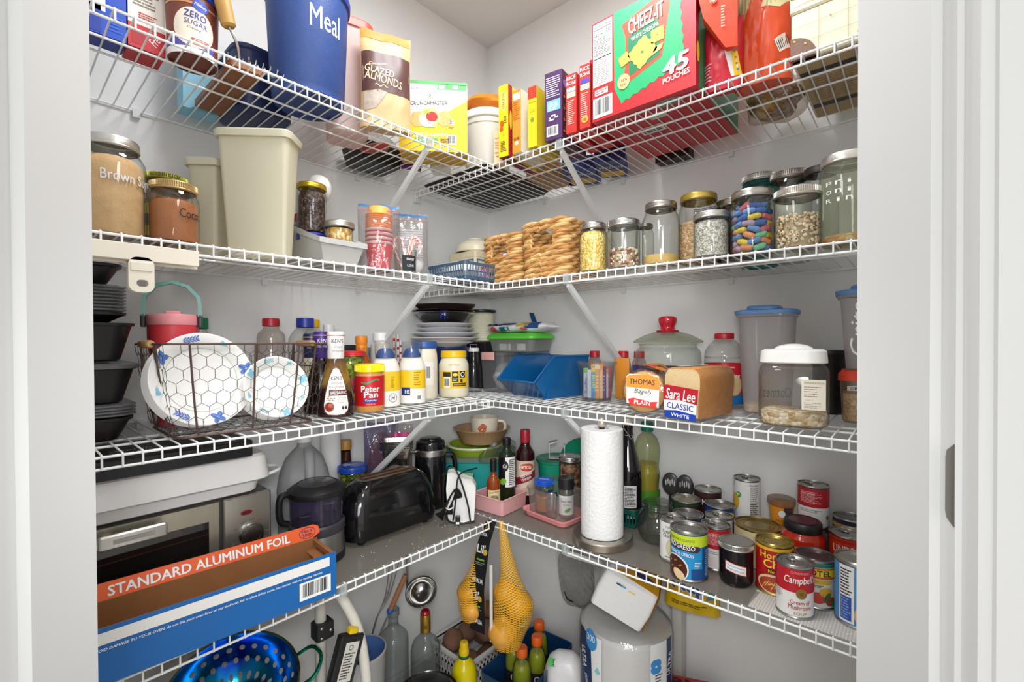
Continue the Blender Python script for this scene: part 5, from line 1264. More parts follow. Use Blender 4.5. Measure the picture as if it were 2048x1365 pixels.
bottle('bottle','slim clear bottle with a grey white cap behind the balsamic dressing',.150,-.772,60,S3,[(0,.002),(.024,.002),(.027,.006),(.027,.13),(.022,.16),(.014,.18),(.013,.20)],PET,capp(.0145,.200,.222),mat('#d9d9d8',.4))
# pickle jar
t=jar('glass_jar','jar of green pickles with a red lid behind the peanut butter',.240,-.760,60,.036,.152,S3,mat('#c8202c',.35),.014,.033,.12,None,None,None)
pebbles('pickle_slices','green pickle slices in the red lidded jar',.240,-.760,S3,.0345,.128,['#9aa532','#7f8f28','#b7bd4a','#6b7a20'],.024,90,8,None,'#8a9630')
lb=Lab(cylmap(.036),.005); lb.rect(-.05,.03,.05,.08,mat('#7d1f28',.4)); lb.ell(.012,.070,.02,.014,mat('#a8283a',.4),2); lb.rect(-.05,.02,.05,.045,mat('#d8b12a',.4),2); part('label',lb.mb,t)
t=bottle('hot_sauce_bottle','hot sauce bottle with an orange cap between pickles and mayonnaise',.205,-0.7076,58,S3,[(0,.002),(.022,.002),(.025,.006),(.025,.10),(.022,.125),(.0135,.142),(.013,.150)],mat('#c25a1c',.15,0,.2),[(.0145,.148),(.0150,.150),(.0150,.165),(.0135,.167),(.0150,.170),(.0160,.172),(.0160,.189),(.0140,.191),(0,.191)],mat('#f0932a',.4),30)
lb=Lab(cylmap(.0150),.004); lb.text('Red',.0,.157,.016,.006,mat('#b8481a',.5),1,.01); lb.text('hot',.004,.181,.014,.004,mat('#b8481a',.5),1,.01); part('cap_lettering',lb.mb,t)
solo('box','black box standing behind the hot sauce','box',MB().cbox(-.022,.022,0,.04,0,.166,BLACK),.125,-0.6875,S3,80)
solo('tin','grey tin with olive label behind the hot sauce','tin',MB().lathe([(0,0),(.030,0),(.0305,.002),(.0305,.155),(.029,.158),(0,.157)],mat('#7c7c72',.4,.3),36),.095,-.628,S3)
# peanut butter
px_,py_,prz,pr_,ph_=0.3128,-0.7492,58.7,0.0358,0.1196
t=T('peanut_butter_jar','crunchy peanut butter jar with a yellow lid and red label','jar',px_,py_,S3,prz)
PBM=mat('#c98f4c',.25,0,.15,.1,120,60); part('jar_body',MB().lathe([(0,.002),(.031,.002),(.0335,.004),(.0355,.012),(.0355,.088),(.0335,.096),(.032,.100)],PBM,44),t)
mb=MB().lathe([(.0345,.100),(.0353,.101),(.0353,.117),(.034,.1195),(0,.1195)],mat('#f6d90e',.35),44); knurl(mb,.0353,.102,.116,mat('#f6d90e',.35),60); part('lid',mb,t)
lb=Lab(cylmap(.0356),.004); PR=mat('#c5161f',.35); lb.mb.lathe([(.0358,.018),(.0358,.091)],PR,50)
lb.text('Peter',.002,.060,.044,.015,WHITE,3,.02); lb.text('Pan',.003,.046,.032,.015,WHITE,3,.02); lb.rect(-.013,.027,.018,.036,mat('#3a2f90',.4),2); lb.text('Crunchy',.0025,.0315,.027,.006,WHITE,3,.014); lb.text('PEANUT BUTTER',.002,.0225,.022,.003,mat('#f0b8a0',.4),2)
lb.strip([(-.020,.075),(-.008,.0725),(.004,.078),(.016,.083),(.024,.080)],.004,mat('#1d9a5a',.4),2)
part('label',lb.mb,t)
# mayonnaise squeeze bottles and jars
MAY=mat('#f2ecdf',.35,0,.03); BLC=mat('#2a5597',.4)
def mayo(label,x,y,rz,turn):
    t=T('mayonnaise_bottle',label,'bottle',x,y,S3,rz,'squeeze bottles of mayonnaise')
    pr=smooth([(.034,.002),(.0365,.006),(.0375,.03),(.0375,.075),(.036,.105),(.030,.124),(.024,.132)],4)
    mb=MB().lathe([(0,.002)]+pr,MAY,40); mb.V=[(a,b*.78,c) for a,b,c in mb.V]; part('bottle_body',mb,t)
    part('cap',MB().lathe([(.0245,.131),(.0255,.132),(.0255,.137),(.019,.152),(.012,.157),(0,.157)],BLC,36),t)
    part('overcap',MB().lathe([(.0262,.131),(.029,.174),(.0285,.175),(.0,.1745)],clear('#f7f7f7','#c9cdd2',.5,.05,.04),36),t)
    def f(u,v,k):a=u/.0378; return ((.0380+e_(k))*math.sin(a),-(.0380+e_(k))*.78*math.cos(a)-.0004,v)
    lb=Lab(f,.005); YM=mat('#f2c519',.4); u0=turn
    lb.rect(-.050,.044,.050,.096,YM); lb.rect(-.05,.004,.05,.044,mat('#f3efe7',.4))
    return t,lb
t,lb=mayo('white and yellow mayonnaise squeeze bottle with a round emblem',.268,-.674,56,0)
lb.ring(.020,.026,.012,.012,.0012,NAVY,2); lb.text('H',.020,.026,.009,.011,NAVY,2,.014,.1); lb.text('HH',.020,.026,.007,.004,NAVY,3); lb.lines(.014,.052,.024,.084,6,mat('#9a7a1a',.5),2); part('label',lb.mb,t)
t,lb=mayo('white and yellow mayonnaise squeeze bottle with a navy name panel',.268,-.588,52,0)
lb.rect(-.030,.026,-.004,.048,NAVY,2); lb.text('HE',-.012,.036,.013,.010,WHITE,3,.014); lb.lines(.006,.052,.026,.092,6,mat('#9a7a1a',.5),2); lb.bars(.014,.012,.026,.026,2); part('label',lb.mb,t)
t=jar('mayonnaise_jar','tall mayonnaise jar with a blue lid and pale label',.222,-.510,52,.040,.176,S3,BLC,.022,.036,.16,mat('#e9e0c9',.22,0,.05,.1,60),None,None)
lb=Lab(cylmap(.040),.005); lb.rect(-.02,.045,.03,.115,mat('#efe9dc',.4)); lb.rect(-.042,.045,-.018,.092,YEL,2); lb.rect(-.005,.055,.002,.1,mat('#8a8a86',.5),3); lb.bars(.006,.06,.020,.106,3); part('label',lb.mb,t)
t=jar('mayonnaise_jar','wide mayonnaise jar with a yellow lid and barcode label',0.2344,-0.4019,49,.0475,.146,S3,mat('#f3c21a',.35),.022,.038,.22,mat('#ebe3c6',.25,0,.05,.1,60),None,None)
lb=Lab(cylmap(.0475),.005); lb.rect(-.048,.030,.052,.084,mat('#f2c519',.4)); lb.bars(-.033,.032,-.012,.064,2,3,mat('#f7f2e4',.5)); lb.rect(-.036,.066,-.010,.080,INK,2); lb.rect(-.006,.050,.014,.082,INK,2); lb.ell(.004,.072,.008,.005,YEL,3); lb.rect(.018,.062,.038,.083,INK,2); lb.ring(.028,.0725,.0075,.0075,.002,WHITE,3); lb.rect(-.004,.036,.040,.046,INK,2); lb.text('OVER 30 RECIPES',.018,.041,.038,.004,YEL,3,.01); lb.rect(.020,.048,.028,.058,INK,2); lb.lines(-.004,.052,.012,.062,2,WHITE,3); lb.text('20FEB26',0,.103,.034,.007,mat('#b7ae93',.5),1); part('label',lb.mb,t)
bottle('bottle','tall bottle with a white ribbed cap behind the mayonnaise bottles',.165,-0.623,56,S3,[(0,.002),(.026,.002),(.029,.006),(.029,.15),(.022,.17),(.018,.177)],mat('#d9d4cd',.3),capp(.0215,.178,.201),mat('#efeded',.4))
mb=MB()
t=T('straw_pack','red and white striped paper straws standing behind the mayonnaise','straws',.10,-.525,S3,50)
for i,(dx,dz,ln) in enumerate(((-.006,0,.235),(.006,0,.20),(.014,.0,.18))):
    mb=MB(); n=24
    for k in range(n):
        mb.lathe([(.0035,ln*k/n),(.0035,ln*(k+1)/n)],mat('#c3202c',.5) if k % 3 == 0 else mat('#f0eeec',.5),10,(dx,0,0))
    part('straw',mb,t)
# glass bottle with white clip cap
t=T('glass_bottle','small clear glass bottle with a white clip top beside the blue bin','bottle',.198,-.280,S3,46)
part('bottle_body',MB().lathe(smooth([(0,.003),(.024,.003),(.0265,.008),(.0265,.05),(.024,.085),(.018,.11),(.0165,.14)],4),GLASS,36),t); part('cap',MB().lathe(capp(.019,.140,.153),mat('#e9e9e8',.35),32),t)
mb=MB(); mb.tube([(-.010,0,.152),(-.012,0,.164),(.012,0,.164),(.010,0,.152)],.0013,STEEL,6); part('wire_clip',mb,t)
# navy bowl under white plates, pie tin and dark tray
sx_,sy_=.124,-.342; NVY=mat('#1d2c5e',.3)
t=T('mixing_bowl','navy blue plastic bowl carrying the stack of white plates','bowl',sx_+.004,sy_+.006,S3)
part('bowl',MB().lathe([(0,.002),(.044,.002),(.048,0),(.063,.05),(.073,.135),(.078,.148),(.079,.156),(.076,.157),(.071,.145),(.058,.05),(.05,.006),(0,.006)],NVY,52),t)
WPL=mat('#e9e8ec',.35)
def plate_at(z,R,label,m=WPL,dx=0.0,dy=0.0,g='white plates stacked in the corner'):
    solo('plate',label,'plate',MB().lathe([(0,0),(R*.6,0),(R*.66,.004),(R*.98,.0135),(R,.0145),(R*.985,.0162),(R*.64,.008),(R*.6,.0045),(0,.004)],m,60),sx_+dx,sy_+dy,z,0,g)
plate_at(S3+.158,.088,'small white plate lying directly on the navy bowl',WPL,.004,.006)
plate_at(S3+.172,.118,'wide white dinner plate with a deep rim, lowest of the large ones')
plate_at(S3+.188,.1165,'wide white dinner plate in the middle of the white stack')
plate_at(S3+.204,.100,'white side plate just below the top white plate',WPL,.0)
plate_at(S3+.220,.098,'topmost white side plate, right under the foil pie tins',WPL,-.004)
FOIL=mat('#b9b8b6',.22,1.0,.1,.5,90,40)
for i,lb_ in enumerate(('lower crimped foil pie tin on the white plates','upper crimped foil pie tin with a blue sticker')):
    z_=S3+.2385+i*.007; mb=MB(); n=84; rings=[]
    for r,zz,w in ((.062,0,0),(.066,.001,0),(.090,.028,.0022),(.094,.030,.001),(.108,.0325,.0006),(.1095,.0335,0),(.108,.0345,0)):
        rings.append([((r+w*(1 if j % 2 else -1))*math.cos(6.2832*j/n),(r+w*(1 if j % 2 else -1))*math.sin(6.2832*j/n),zz) for j in range(n)])
    mb.loft(rings,FOIL,True,False)
    t=T('pie_tin',lb_,'pie tin',sx_-.004,sy_-.005,z_,50,'foil pie tins'); part('tin',mb,t,sharp=.9)
    if i:lb=Lab(profmap(lambda v:.0672+v*.85+.004)); lb.rect(-.012,.004,.014,.030,mat('#1f35a0',.35),3); lb.text('48',.001,.018,.012,.008,WHITE,5,.01); part('sticker',lb.mb,t,'blue sticker')
mb=MB(); o8=[(.118*math.cos(math.radians(60*i+18)),.118*math.sin(math.radians(60*i+18))) for i in range(6)]
BRD=mat('#2d201c',.35,0,.15)
mb.loft([[(x*.82,y*.82,0) for x,y in o8],[(x,y,.016) for x,y in o8],[(x*.99,y*.99,.018) for x,y in o8],[(x*.8,y*.8,.003) for x,y in o8]],BRD)
solo('hexagonal_tray','dark brown six sided tray on top of the foil pie tins','tray',mb,sx_-.004,sy_+.004,S3+.2815,0,flat=True)
# twine spool on a black box
solo('box','black box in the corner carrying the twine spool','box',MB().cbox(-.055,.045,-.006,.055,0,.172,mat('#1b1b1f',.5)),.105,-.170,S3)
t=T('twine_spool','spool of cream twine with a black top disc behind the plates','spool',.105,-.150,S3+.173)
TW=mat('#e2dfc6',.8,0,.1,.6,120,60); mb=MB(); pr=[(0,.002),(.046,.002)]
for i in range(16):pr += [(.0515,.006+i*.0064),(.0490,.0092+i*.0064)]
part('twine',MB().lathe(pr+[(.040,.110),(0,.110)],TW,44),t); part('disc',MB().lathe([(0,.111),(.056,.111),(.058,.113),(.058,.117),(.056,.119),(0,.119)],mat('#17171b',.4),48),t)
# ================================================================ third shelf, right wall
t=T('storage_box','clear plastic box with a pink clip under the green lidded tub','box',.246,-.245,S3,0)
CL2=clear('#eef0f1','#a8aab0',.5,.06,.22,'#d2d3d6',.07)
mb=MB(); mb.rbox(-.055,.055,0,.165,[(0,.010),(.004,.006),(.124,0)],CL2,.015,5); part('body',mb,t)
mb=MB(); mb.rbox(-.057,.057,-.003,.168,[(.125,0),(.134,0),(.138,.004)],CL2,.016,5); part('lid',mb,t)
part('clip',MB().cbox(-.038,.022,-.008,-.004,.110,.138,mat('#f0b3aa',.4),.0015,.002),t,'pink clip')
solo('bag','crumpled grey plastic bag packed inside the clear box','bag',MB().ell((0,0,.050),.042,.062,.046,mat('#c9c7c8',.35,0,.25,.6,50,20),26,12,None,.3,4),.246,-.163,S3+.0045)
t=T('food_container','clear tub with a bright green lid on the pink clipped box','container',.320,-.235,S3+.1385,2)
mb=MB(); mb.rbox(-.098,.098,0,.13,[(0,.012),(.003,.008),(.040,.001),(.043,-.002)],clear('#eeefed','#b4b5b0',.5,.1,.35,'#d8d8d4'),.022,6); part('tub',mb,t)
mb=MB(); mb.rbox(-.105,.105,-.006,.136,[(.0435,.002),(.046,0),(.052,.0),(.060,.008),(.064,.014)],mat('#5cc83e',.4),.024,6); part('lid',mb,t,'bright green lid')
for i,(a,b,c) in enumerate(((-.05,.03,20),(-.02,.022,-30),(.03,.03,10))):
    solo('sugar_packet','white paper packet in the green lidded tub, ' +('nearest the left end','tilted in the middle','nearest the right end')[i],'packet',MB().cbox(-.016,.016,-.003,.003,0,.024,mat('#e8e6e1',.5)),.320+a,-.235+b,S3+.143,c)
t=T('wipes_pack','soft colourful wipes pack lying on the green lid','pack',.322,-.225,S3+.2035,-2)
mb=MB(); rings=[]
for i in range(17):
    u=-1+2*i/16; w=(1-abs(u) ** 5) ** .5 if abs(u) < 1 else 0
    rings.append([(u*.135,.055+.055*math.cos(a)*(.6+.4*w),.018+(.003+.015*w)*math.sin(a)+.002*math.sin(u*9)) for a in [6.2832*k/20 for k in range(20)]])
mb.loft(rings,mat('#eceaf0',.28,0,.1,.3,50)); mb.V=[(a,b,max(.0004,c)) for a,b,c in mb.V]; part('pack',mb,t)
lb=Lab(lambda u,v,k:(u,.055-.055*math.cos((v/.018-.9)*1.2)-.0022-e_(k),.018+.018*math.sin((v/.018-.9)*1.2)),.006,.004)
NV2=mat('#241f5e',.35)
lb.rect(-.12,.022,-.05,.031,NV2); lb.rect(-.05,.024,.02,.031,NV2); lb.rect(.02,.018,.075,.031,mat('#cdbb3a',.4)); lb.rect(.06,.012,.12,.031,mat('#1d4f8f',.4)); lb.rect(-.055,.006,-.01,.018,mat('#1f6f7c',.35),2); lb.ell(-.022,.012,.007,.005,mat('#bcd3dd',.4),3); lb.ell(-.085,.012,.014,.007,mat('#d84a56',.4),2); lb.ell(.055,.011,.016,.005,mat('#d9626a',.4),2); lb.rect(-.10,.022,-.088,.030,mat('#4fae8a',.4),2)
part('printed_wrap',lb.mb,t)
mb=MB(); mb.prism([(0,0),(.020,-.002),(.010,.075),(-.006,.082)],'y',-.003,.003,mat('#1d4a7c',.35)); solo('spatula','blue plastic blade leaning on the wall behind the wipes pack','spatula',mb.xf(Matrix.Rotation(math.radians(-14),4,'Y')),.27,-.028,S3+.205,10)
solo('box','tall clear box at the wall carrying the blue blade','box',MB().cbox(-.05,.06,-.025,.025,0,.204,clear('#f0f0f0','#c4c4c4',.4,.1,.25)),.26,-.032,S3)
# blue open front stack bin
t=T('stacking_bin','blue glossy open front stacking bin beside the drink mix cup','bin',.414,-.295,S3,-14)
BB=mat('#0f5d98',.22,0,.08,0,1,20,.3); W=.196; Dp=.205; Hh=.128
mb=MB()
def prof_(x):return [(x,.035,.004),(x,-.012,.052),(x,.060,Hh),(x,Dp,Hh),(x,Dp-.006,.002),(x,.045,.002)]
th=.0035
for sx in (-1,1):
    a=[(sx*W/2*(.86 if p[2] < .02 else 1),p[1],p[2]) for p in prof_(0)]; b=[(p[0]-sx*th,p[1],p[2]) for p in a]; mb.loft([a,b],BB)
fl=W/2*.86
mb.loft([[(-fl,.035,.004),(fl,.035,.004),(W/2,-.012,.052),(-W/2,-.012,.052)],[(-fl,.039,.006),(fl,.039,.006),(W/2-.002,-.007,.052),(-W/2+.002,-.007,.052)]],BB)
mb.loft([[(-fl,.035,.002),(fl,.035,.002),(fl,Dp-.006,.002),(-fl,Dp-.006,.002)],[(-fl,.035,.005),(fl,.035,.005),(fl,Dp-.006,.005),(-fl,Dp-.006,.005)]],BB)
mb.loft([[(-fl,Dp-.006,.002),(fl,Dp-.006,.002),(W/2,Dp,Hh),(-W/2,Dp,Hh)],[(-fl,Dp-.010,.002),(fl,Dp-.010,.002),(W/2,Dp-.004,Hh),(-W/2,Dp-.004,Hh)]],BB)
part('bin_body',mb,t)
mb=MB(); mb.tube([(W/2,Dp,Hh),(W/2,.060,Hh),(W/2,-.013,.052),(-W/2,-.013,.052),(-W/2,.060,Hh),(-W/2,Dp,Hh)],.0042,BB,8); part('rolled_rim',mb,t)
mb=MB()
for x_ in (-.088,.070):mb.box(x_,x_+.018,.040,.058,-.0035,.03,BB)
part('foot',mb,t)
for x_,y_,c,lbl in ((.545,-.062,'#c21f2e','red cap of a bottle at the wall behind the blue bin, leftmost'),(.640,-.045,'#c4202c','red capped bottle at the wall behind the drink mix cup'),(.694,-.045,'#c4202c','red capped bottle at the wall, right of its twin')):
    bottle('bottle',lbl,x_,y_,0,S3,[(0,.001),(.022,.001),(.024,.005),(.024,.09),(.016,.118),(.012,.122)],clear('#f5e9e6','#c49a94',.5,.06,.1),capp(.016,.121,.142),mat(c,.4),28,'red capped bottles at the wall')
solo('packet','orange drink mix packet sticking up behind the plastic cup','packet',MB().cbox(-.02,.022,-.004,.004,0,.122,mat('#e8932c',.45)),.672,-.112,S3,8)
# cup of drink mix sticks
t=T('plastic_cup','clear plastic cup filled with drink mix sticks','cup',.634,-.200,S3,30)
part('cup_body',MB().lathe([(0,.003),(.040,.003),(.042,0),(.054,.100),(.058,.106),(.060,.108),(.060,.114),(.057,.114),(.052,.104),(.040,.005),(0,.0045)],clear('#f5f5f5','#c4c7ca',.55,.04,.03),44),t)
for i,(u,d,h_,c,tp,tx) in enumerate(((-.036,.010,.088,'#cbd3ea','#6fce3a','Sugar'),(-.022,-.004,.084,'#dfe2ee','#dfe2ee',''),(-.008,-.012,.092,'#2aa6c8','#e8cf3a',''),(.004,-.013,.100,'#f0a03a','#f6d9b0',''),(.014,-.012,.098,'#f6c9a0','#f0a04a',''),(.024,-.004,.094,'#7d3f8e','#6b3a80',''),(.032,.004,.086,'#e2e6f0','#e8b03a',''),(.040,.014,.090,'#e0627a','#e0627a',''),(-.010,.006,.100,'#f0b23a','#f0b23a',''),(.020,.010,.102,'#f2b42e','#e9922a',''))):
    mb=MB(); mb.cbox(-.0075,.0075,-.0025,.0025,0,h_,mat(c,.4)); lb=Lab(frontmap(-.0025),mb=mb); lb.rect(-.0073,h_-.014,.0073,h_-.001,mat(tp,.4))
    if tx:lb.text(tx,0,h_*.48,.034,.009,NAVY,2,.006,.3,-90); lb.lines(-.004,.012,.004,.022,3,NAVY)
    elif i == 2:lb.lines(-.005,.03,.005,.07,6,mat('#f0e05a',.4)); lb.rect(-.0073,.004,.0073,.02,mat('#3a7fd0',.4),2)
    else:lb.lines(-.004,.02,.004,.07,5,mat('#e9e3da',.5))
    c_,s_=math.cos(math.radians(30)),math.sin(math.radians(30)); f_=.86
    o=solo('drink_mix_stick',('lavender sugar stick packet at the left of the cup','pale lilac stick packet in the cup','blue and yellow stick packet in the cup','orange stick packet at the front of the cup','peach stick packet at the front of the cup','purple stick packet in the cup','white stick packet with a gold top in the cup','pink stick packet at the right of the cup','amber stick packet in the middle of the cup','golden stick packet at the back of the cup')[i],'packet',mb,.634+(u*c_-d*s_)*f_,-.200+(u*s_+d*c_)*f_,S3+.006,30-u*300,'drink mix sticks in the cup')
# glass cookie jar with red knob
t=T('cookie_jar','round glass cookie jar with a red knob on its lid','jar',.815,-.118,S3,20)
part('glass_body',MB().lathe(smooth([(0,.004),(.070,.004),(.082,.008),(.088,.03),(.088,.13),(.084,.148),(.076,.156),(.078,.164),(.083,.166)],4),GLASS,60),t)
t2_=MB().lathe([(.092,.168),(.094,.171),(.092,.174),(.062,.190),(.032,.199),(.0,.200)],clear('#f0f4ea','#a9b096',.5,.03,.05),60); part('glass_lid',t2_,t)
part('knob',MB().lathe(smooth([(.030,.198),(.031,.203),(.022,.205),(.0195,.212),(.024,.224),(.025,.236),(.018,.242),(0,.244)],4),mat('#b9172a',.15,0,.1,0,1,30,.5),24),t,'red glass knob')
for nm,c,x_,rz_,w_,tx,ic,lbl in (('a','#34265e',.775,14,.085,"Tom's",'#e07a2a','purple and orange cookie packet in the glass cookie jar'),('b','#3a2f30',.847,6,.055,'Lance','#d2452e','dark cracker packet with a red oval in the glass cookie jar')):
    mb=MB(); mb.cbox(-w_/2,w_/2,-.010,.010,0,.100,mat(c,.3,0,.2,.3,60)); lb=Lab(frontmap(-.010),mb=mb)
    if nm == 'a':lb.poly([(-.040,.06),(.040,.085),(.040,.095),(-.040,.078)],mat('#e07a2a',.35)); lb.poly([(-.04,.01),(.04,.02),(.04,.055),(.01,.05)],mat('#e0923a',.35)); lb.text(tx,.0,.062,.070,.026,mat('#f0f0f4',.4),2,.02,.2,6); lb.text(tx,-.001,.0625,.066,.024,mat('#2b2170',.4),3,.006,.2,6)
    else:lb.ell(0,.086,.024,.009,mat('#e9d8cf',.4)); lb.text(tx,0,.086,.034,.010,RED,2,.014,.2); lb.ell(0,.045,.022,.022,mat('#c2603a',.4,0,.4,.3,90,60))
    solo('cookie_packet',lbl,'packet',mb,x_,-.155,S3+.006,rz_)
solo('cookie_packet','clear packet of pale crackers at the right in the cookie jar','packet',MB().ell((0,0,.045),.026,.014,.044,grain(['#e2d3b4','#f0e6d2','#c9b48c','#d8d6d2'],70,.3),18,10),.872,-.120,S3+.006)
# bread: bagels and a loaf
BAG=clear('#faf7f2','#d8cfc4',.5,.05,.03,'#f0ebe2',.05,.5,45)
t=T('bagel_bag','bag of plain bagels lying with its orange and red label to the front','bread bag',.862,-.372,S3,14)
BGL=mat('#d9a868',.55,0,.18,.15,90,18)
for i in range(4):
    mb=MB(); pts=[]
    mb.lathe([(.012,-.012),(.020,-.0145),(.038,-.0145),(.047,-.009),(.0490,0),(.047,.009),(.038,.0145),(.020,.0145),(.012,.012),(.010,0),(.012,-.012)],BGL,40)
    mb.xf(Matrix.Translation((0,.021+i*.030,.0535)) @ Matrix.Rotation(math.pi/2,4,'X'))
    solo('bagel',('front bagel in the bag, right behind the orange label','plain bagel inside the bag behind the front one','plain bagel inside the bag behind the front one','plain bagel inside the bag behind the front one','plain bagel inside the bag behind the front one')[i],'bagel',mb,.862,-.372,S3,14,'bagels in the bag')
mb=MB(); rings=[]
for i,(yy,rr) in enumerate(((-.004,.02),(-.002,.045),(.006,.0555),(.05,.0565),(.10,.057),(.15,.0565),(.205,.055),(.222,.045),(.235,.02),(.25,.016),(.262,.03))):
    yy *=.60; rr *=.93 if rr > .03 else 1; rings.append([((rr+.0026*MN.noise(Vector((a*2,yy*40,1))))*math.cos(a) ,yy,max(.0006,.056+(rr+.0030*MN.noise(Vector((a*2,yy*40,1))))*math.sin(a))) for a in [6.2832*k/36 for k in range(36)]])
mb.loft(rings,BAG,True,False); part('clear_bag',mb,t)
lb=Lab(lambda u,v,k:(u,-.0055-e_(k),v)); lb.poly([(-.037,.028),(.036,.020),(.038,.078),(.036,.094),(-.03,.097),(-.038,.090)],mat('#f0ede8',.4),1)
lb.poly([(-.037,.066),(.037,.061),(.038,.078),(.036,.090),(.012,.096),(-.030,.094),(-.038,.088)],mat('#e8932a',.4),2); lb.text('THOMAS',-.001,.079,.058,.0125,mat('#3c2a3c',.5),3,.008,0,-2); lb.text('Bagels',.001,.055,.040,.013,INK,3,-.002,.3,-4)
lb.poly([(-.034,.038),(-.020,.041),(.0,.037),(.018,.033),(.034,.034),(.030,.026),(.034,.019),(.0,.022),(-.030,.026)],mat('#da2f2a',.4),3); lb.text('PLAIN',-.001,.0305,.036,.0095,WHITE,4,.014,0,-4); part('label',lb.mb,t,flat=True)
lb=Lab(lambda u,v,k:((.0595+e_(k))*math.sin(u/.058),v,.056+(.0595+e_(k))*math.cos(u/.058)),.008)
lb.poly([(-.02,.02),(.03,.01),(.05,.10),(.02,.16),(-.02,.12)],mat('#e8832c',.4)); lb.poly([(0,.03),(.026,.02),(.02,.06),(-.008,.07)],mat('#d2302c',.4),2); lb.text('BAGELS',.026,.09,.05,.014,INK,2,.01,0,70); part('printed_top',lb.mb,t)
t=T('bread_loaf_bag','bagged loaf of white bread with a red, white and blue label','bread bag',.957,-.388,S3,-11)
CRU=mat('#c98a48',.6,0,.15,.15,90,14); CRB=mat('#ecd2a2',.8,0,.08,.4,200,60)
def loafring(y,s=1.0):
    P_=[(-.048,.004),(.048,.004),(.050,.05),(.054,.070),(.054,.085)]+arc(.030,.088,.024,10,80,5)+arc(-.030,.088,.024,100,170,5)+[(-.054,.085),(-.054,.070),(-.050,.05)]
    return [(x*s*.80,y*.72,.056+(z-.056)*s) for x,z in P_]
mb=MB(); mb.loft([loafring(.006,.97),loafring(.012),loafring(.20),loafring(.207,.95)],CRU,False,True); mb.loft([loafring(.006,.97)],CRB,True,False)
mb.add(loafring(.0058,.94),[tuple(range(len(loafring(0))-1,-1,-1))],CRB)
solo('bread_loaf','sliced loaf of white bread inside its clear bag','bread',mb,.957,-.388,S3+.0035,-11)
mb=MB(); mb.loft([[(x,y,max(.0006,z)) for x,y,z in loafring(yy,s)] for yy,s in ((-.004,.6),(-.003,1.0),(.01,1.05),(.10,1.06),(.20,1.05),(.218,.8),(.232,.25),(.25,.2),(.262,.4))],BAG,True,False); part('clear_bag',mb,t)
lb=Lab(frontmap(-.0030)); lb.poly([(-.038,.006),(.037,.003),(.039,.040),(.042,.068),(-.040,.070),(-.040,.04)],mat('#f0efee',.4)); lb.poly([(-.040,.043),(0,.045),(.040,.038),(.043,.070),(.024,.072),(-.034,.077),(-.041,.070)],mat('#b51f2c',.4),2)
lb.text('Sara Lee',.001,.0565,.070,.023,WHITE,3,.012,.15,-3); lb.text('CLASSIC',.0,.031,.063,.0125,mat('#1f3f9a',.4),3,.010,0,-3)
lb.poly([(-.039,.020),(-.01,.0225),(.037,.017),(.037,.003),(-.038,.005)],mat('#1f42a8',.4),2); lb.text('WHITE',.0,.0115,.044,.0075,WHITE,3,.010,0,-3); part('label',lb.mb,t,flat=True)
lb=Lab(topmap(.1165)); lb.rect(-.024,.02,-.012,.135,mat('#ecebee',.5)); lb.text('MADE WITHOUT HIGH FRUCTOSE',-.018,.078,.11,.005,NAVY,2,0,0,90); part('printed_top',lb.mb,t,flat=True)
# juice bottle
t=T('juice_bottle','big juice bottle with a red cap and red fruit label','bottle',.962,-.105,S3,16)
part('bottle_body',MB().lathe(smooth([(0,.002),(.044,.002),(.0485,.007),(.0485,.12),(.047,.128),(.0485,.135),(.044,.152),(.030,.170),(.023,.176)],4),PET,44),t); part('cap',MB().lathe(capp(.0235,.178,.193),mat('#c01f2e',.4),32),t)
lb=Lab(cylmap(.0487),.006); lb.mb.lathe([(.0489,.012),(.0489,.114)],mat('#c8202e',.35),44); lb.text('100% NATURAL',.006,.106,.040,.004,WHITE,2,.006); lb.rect(-.004,.092,.008,.1,mat('#6aa9d0',.4),2); lb.ell(.024,.060,.022,.026,mat('#d9b78a',.5,0,.5,.4,120,60),2); lb.text('Rice',.026,.085,.026,.010,WHITE,3,.006,.2); lb.poly([(-.05,.012),(.06,.012),(.06,.04),(0,.034),(-.05,.05)],mat('#1f6fb8',.4),2); part('label',lb.mb,t)
# tall frosted container with a blue lid
BLD=mat('#5c8cc4',.4); FRO=clear('#f1efef','#d6d2d0',.35,.2,.40,'#e2dedc',.05)
def tallbox(label,x,y,rz,w,d,h,z=S3):
    t=T('food_container',label,'container',x,y,z,rz,'frosted containers with blue lids')
    mb=MB(); mb.rbox(-w/2,w/2,0,d,[(0,.016),(.004,.012),(h-.022,.002),(h-.020,-.003),(h-.012,-.003)],FRO,.03,7,True,False); part('body',mb,t)
    mb=MB(); mb.rbox(-w/2,w/2,0,d,[(h-.014,-.006),(h-.006,-.007),(h-.004,-.001)],BLD,.032,7); mb.rbox(-w/2+.02,w/2-.03,.01,d-.01,[(h-.004,0),(h+.002,0),(h+.006,.003)],BLD,.02,5); part('lid',mb,t); return t
tallbox('tall frosted container with a blue lid behind the oatmeal jar',1.074,-.195,4,.120,.115,.250)
mb=MB(); mb.rbox(-.046,.046,.014,.100,[(0,.0),(.018,-.0015),(.022,.010)],grain(['#d9bd94','#e6cfae','#c9a97c'],150),.024,6); solo('oats','thin layer of oats at the bottom of the tall frosted container','food',mb,1.074,-.195,S3+.005,4,kind='stuff')
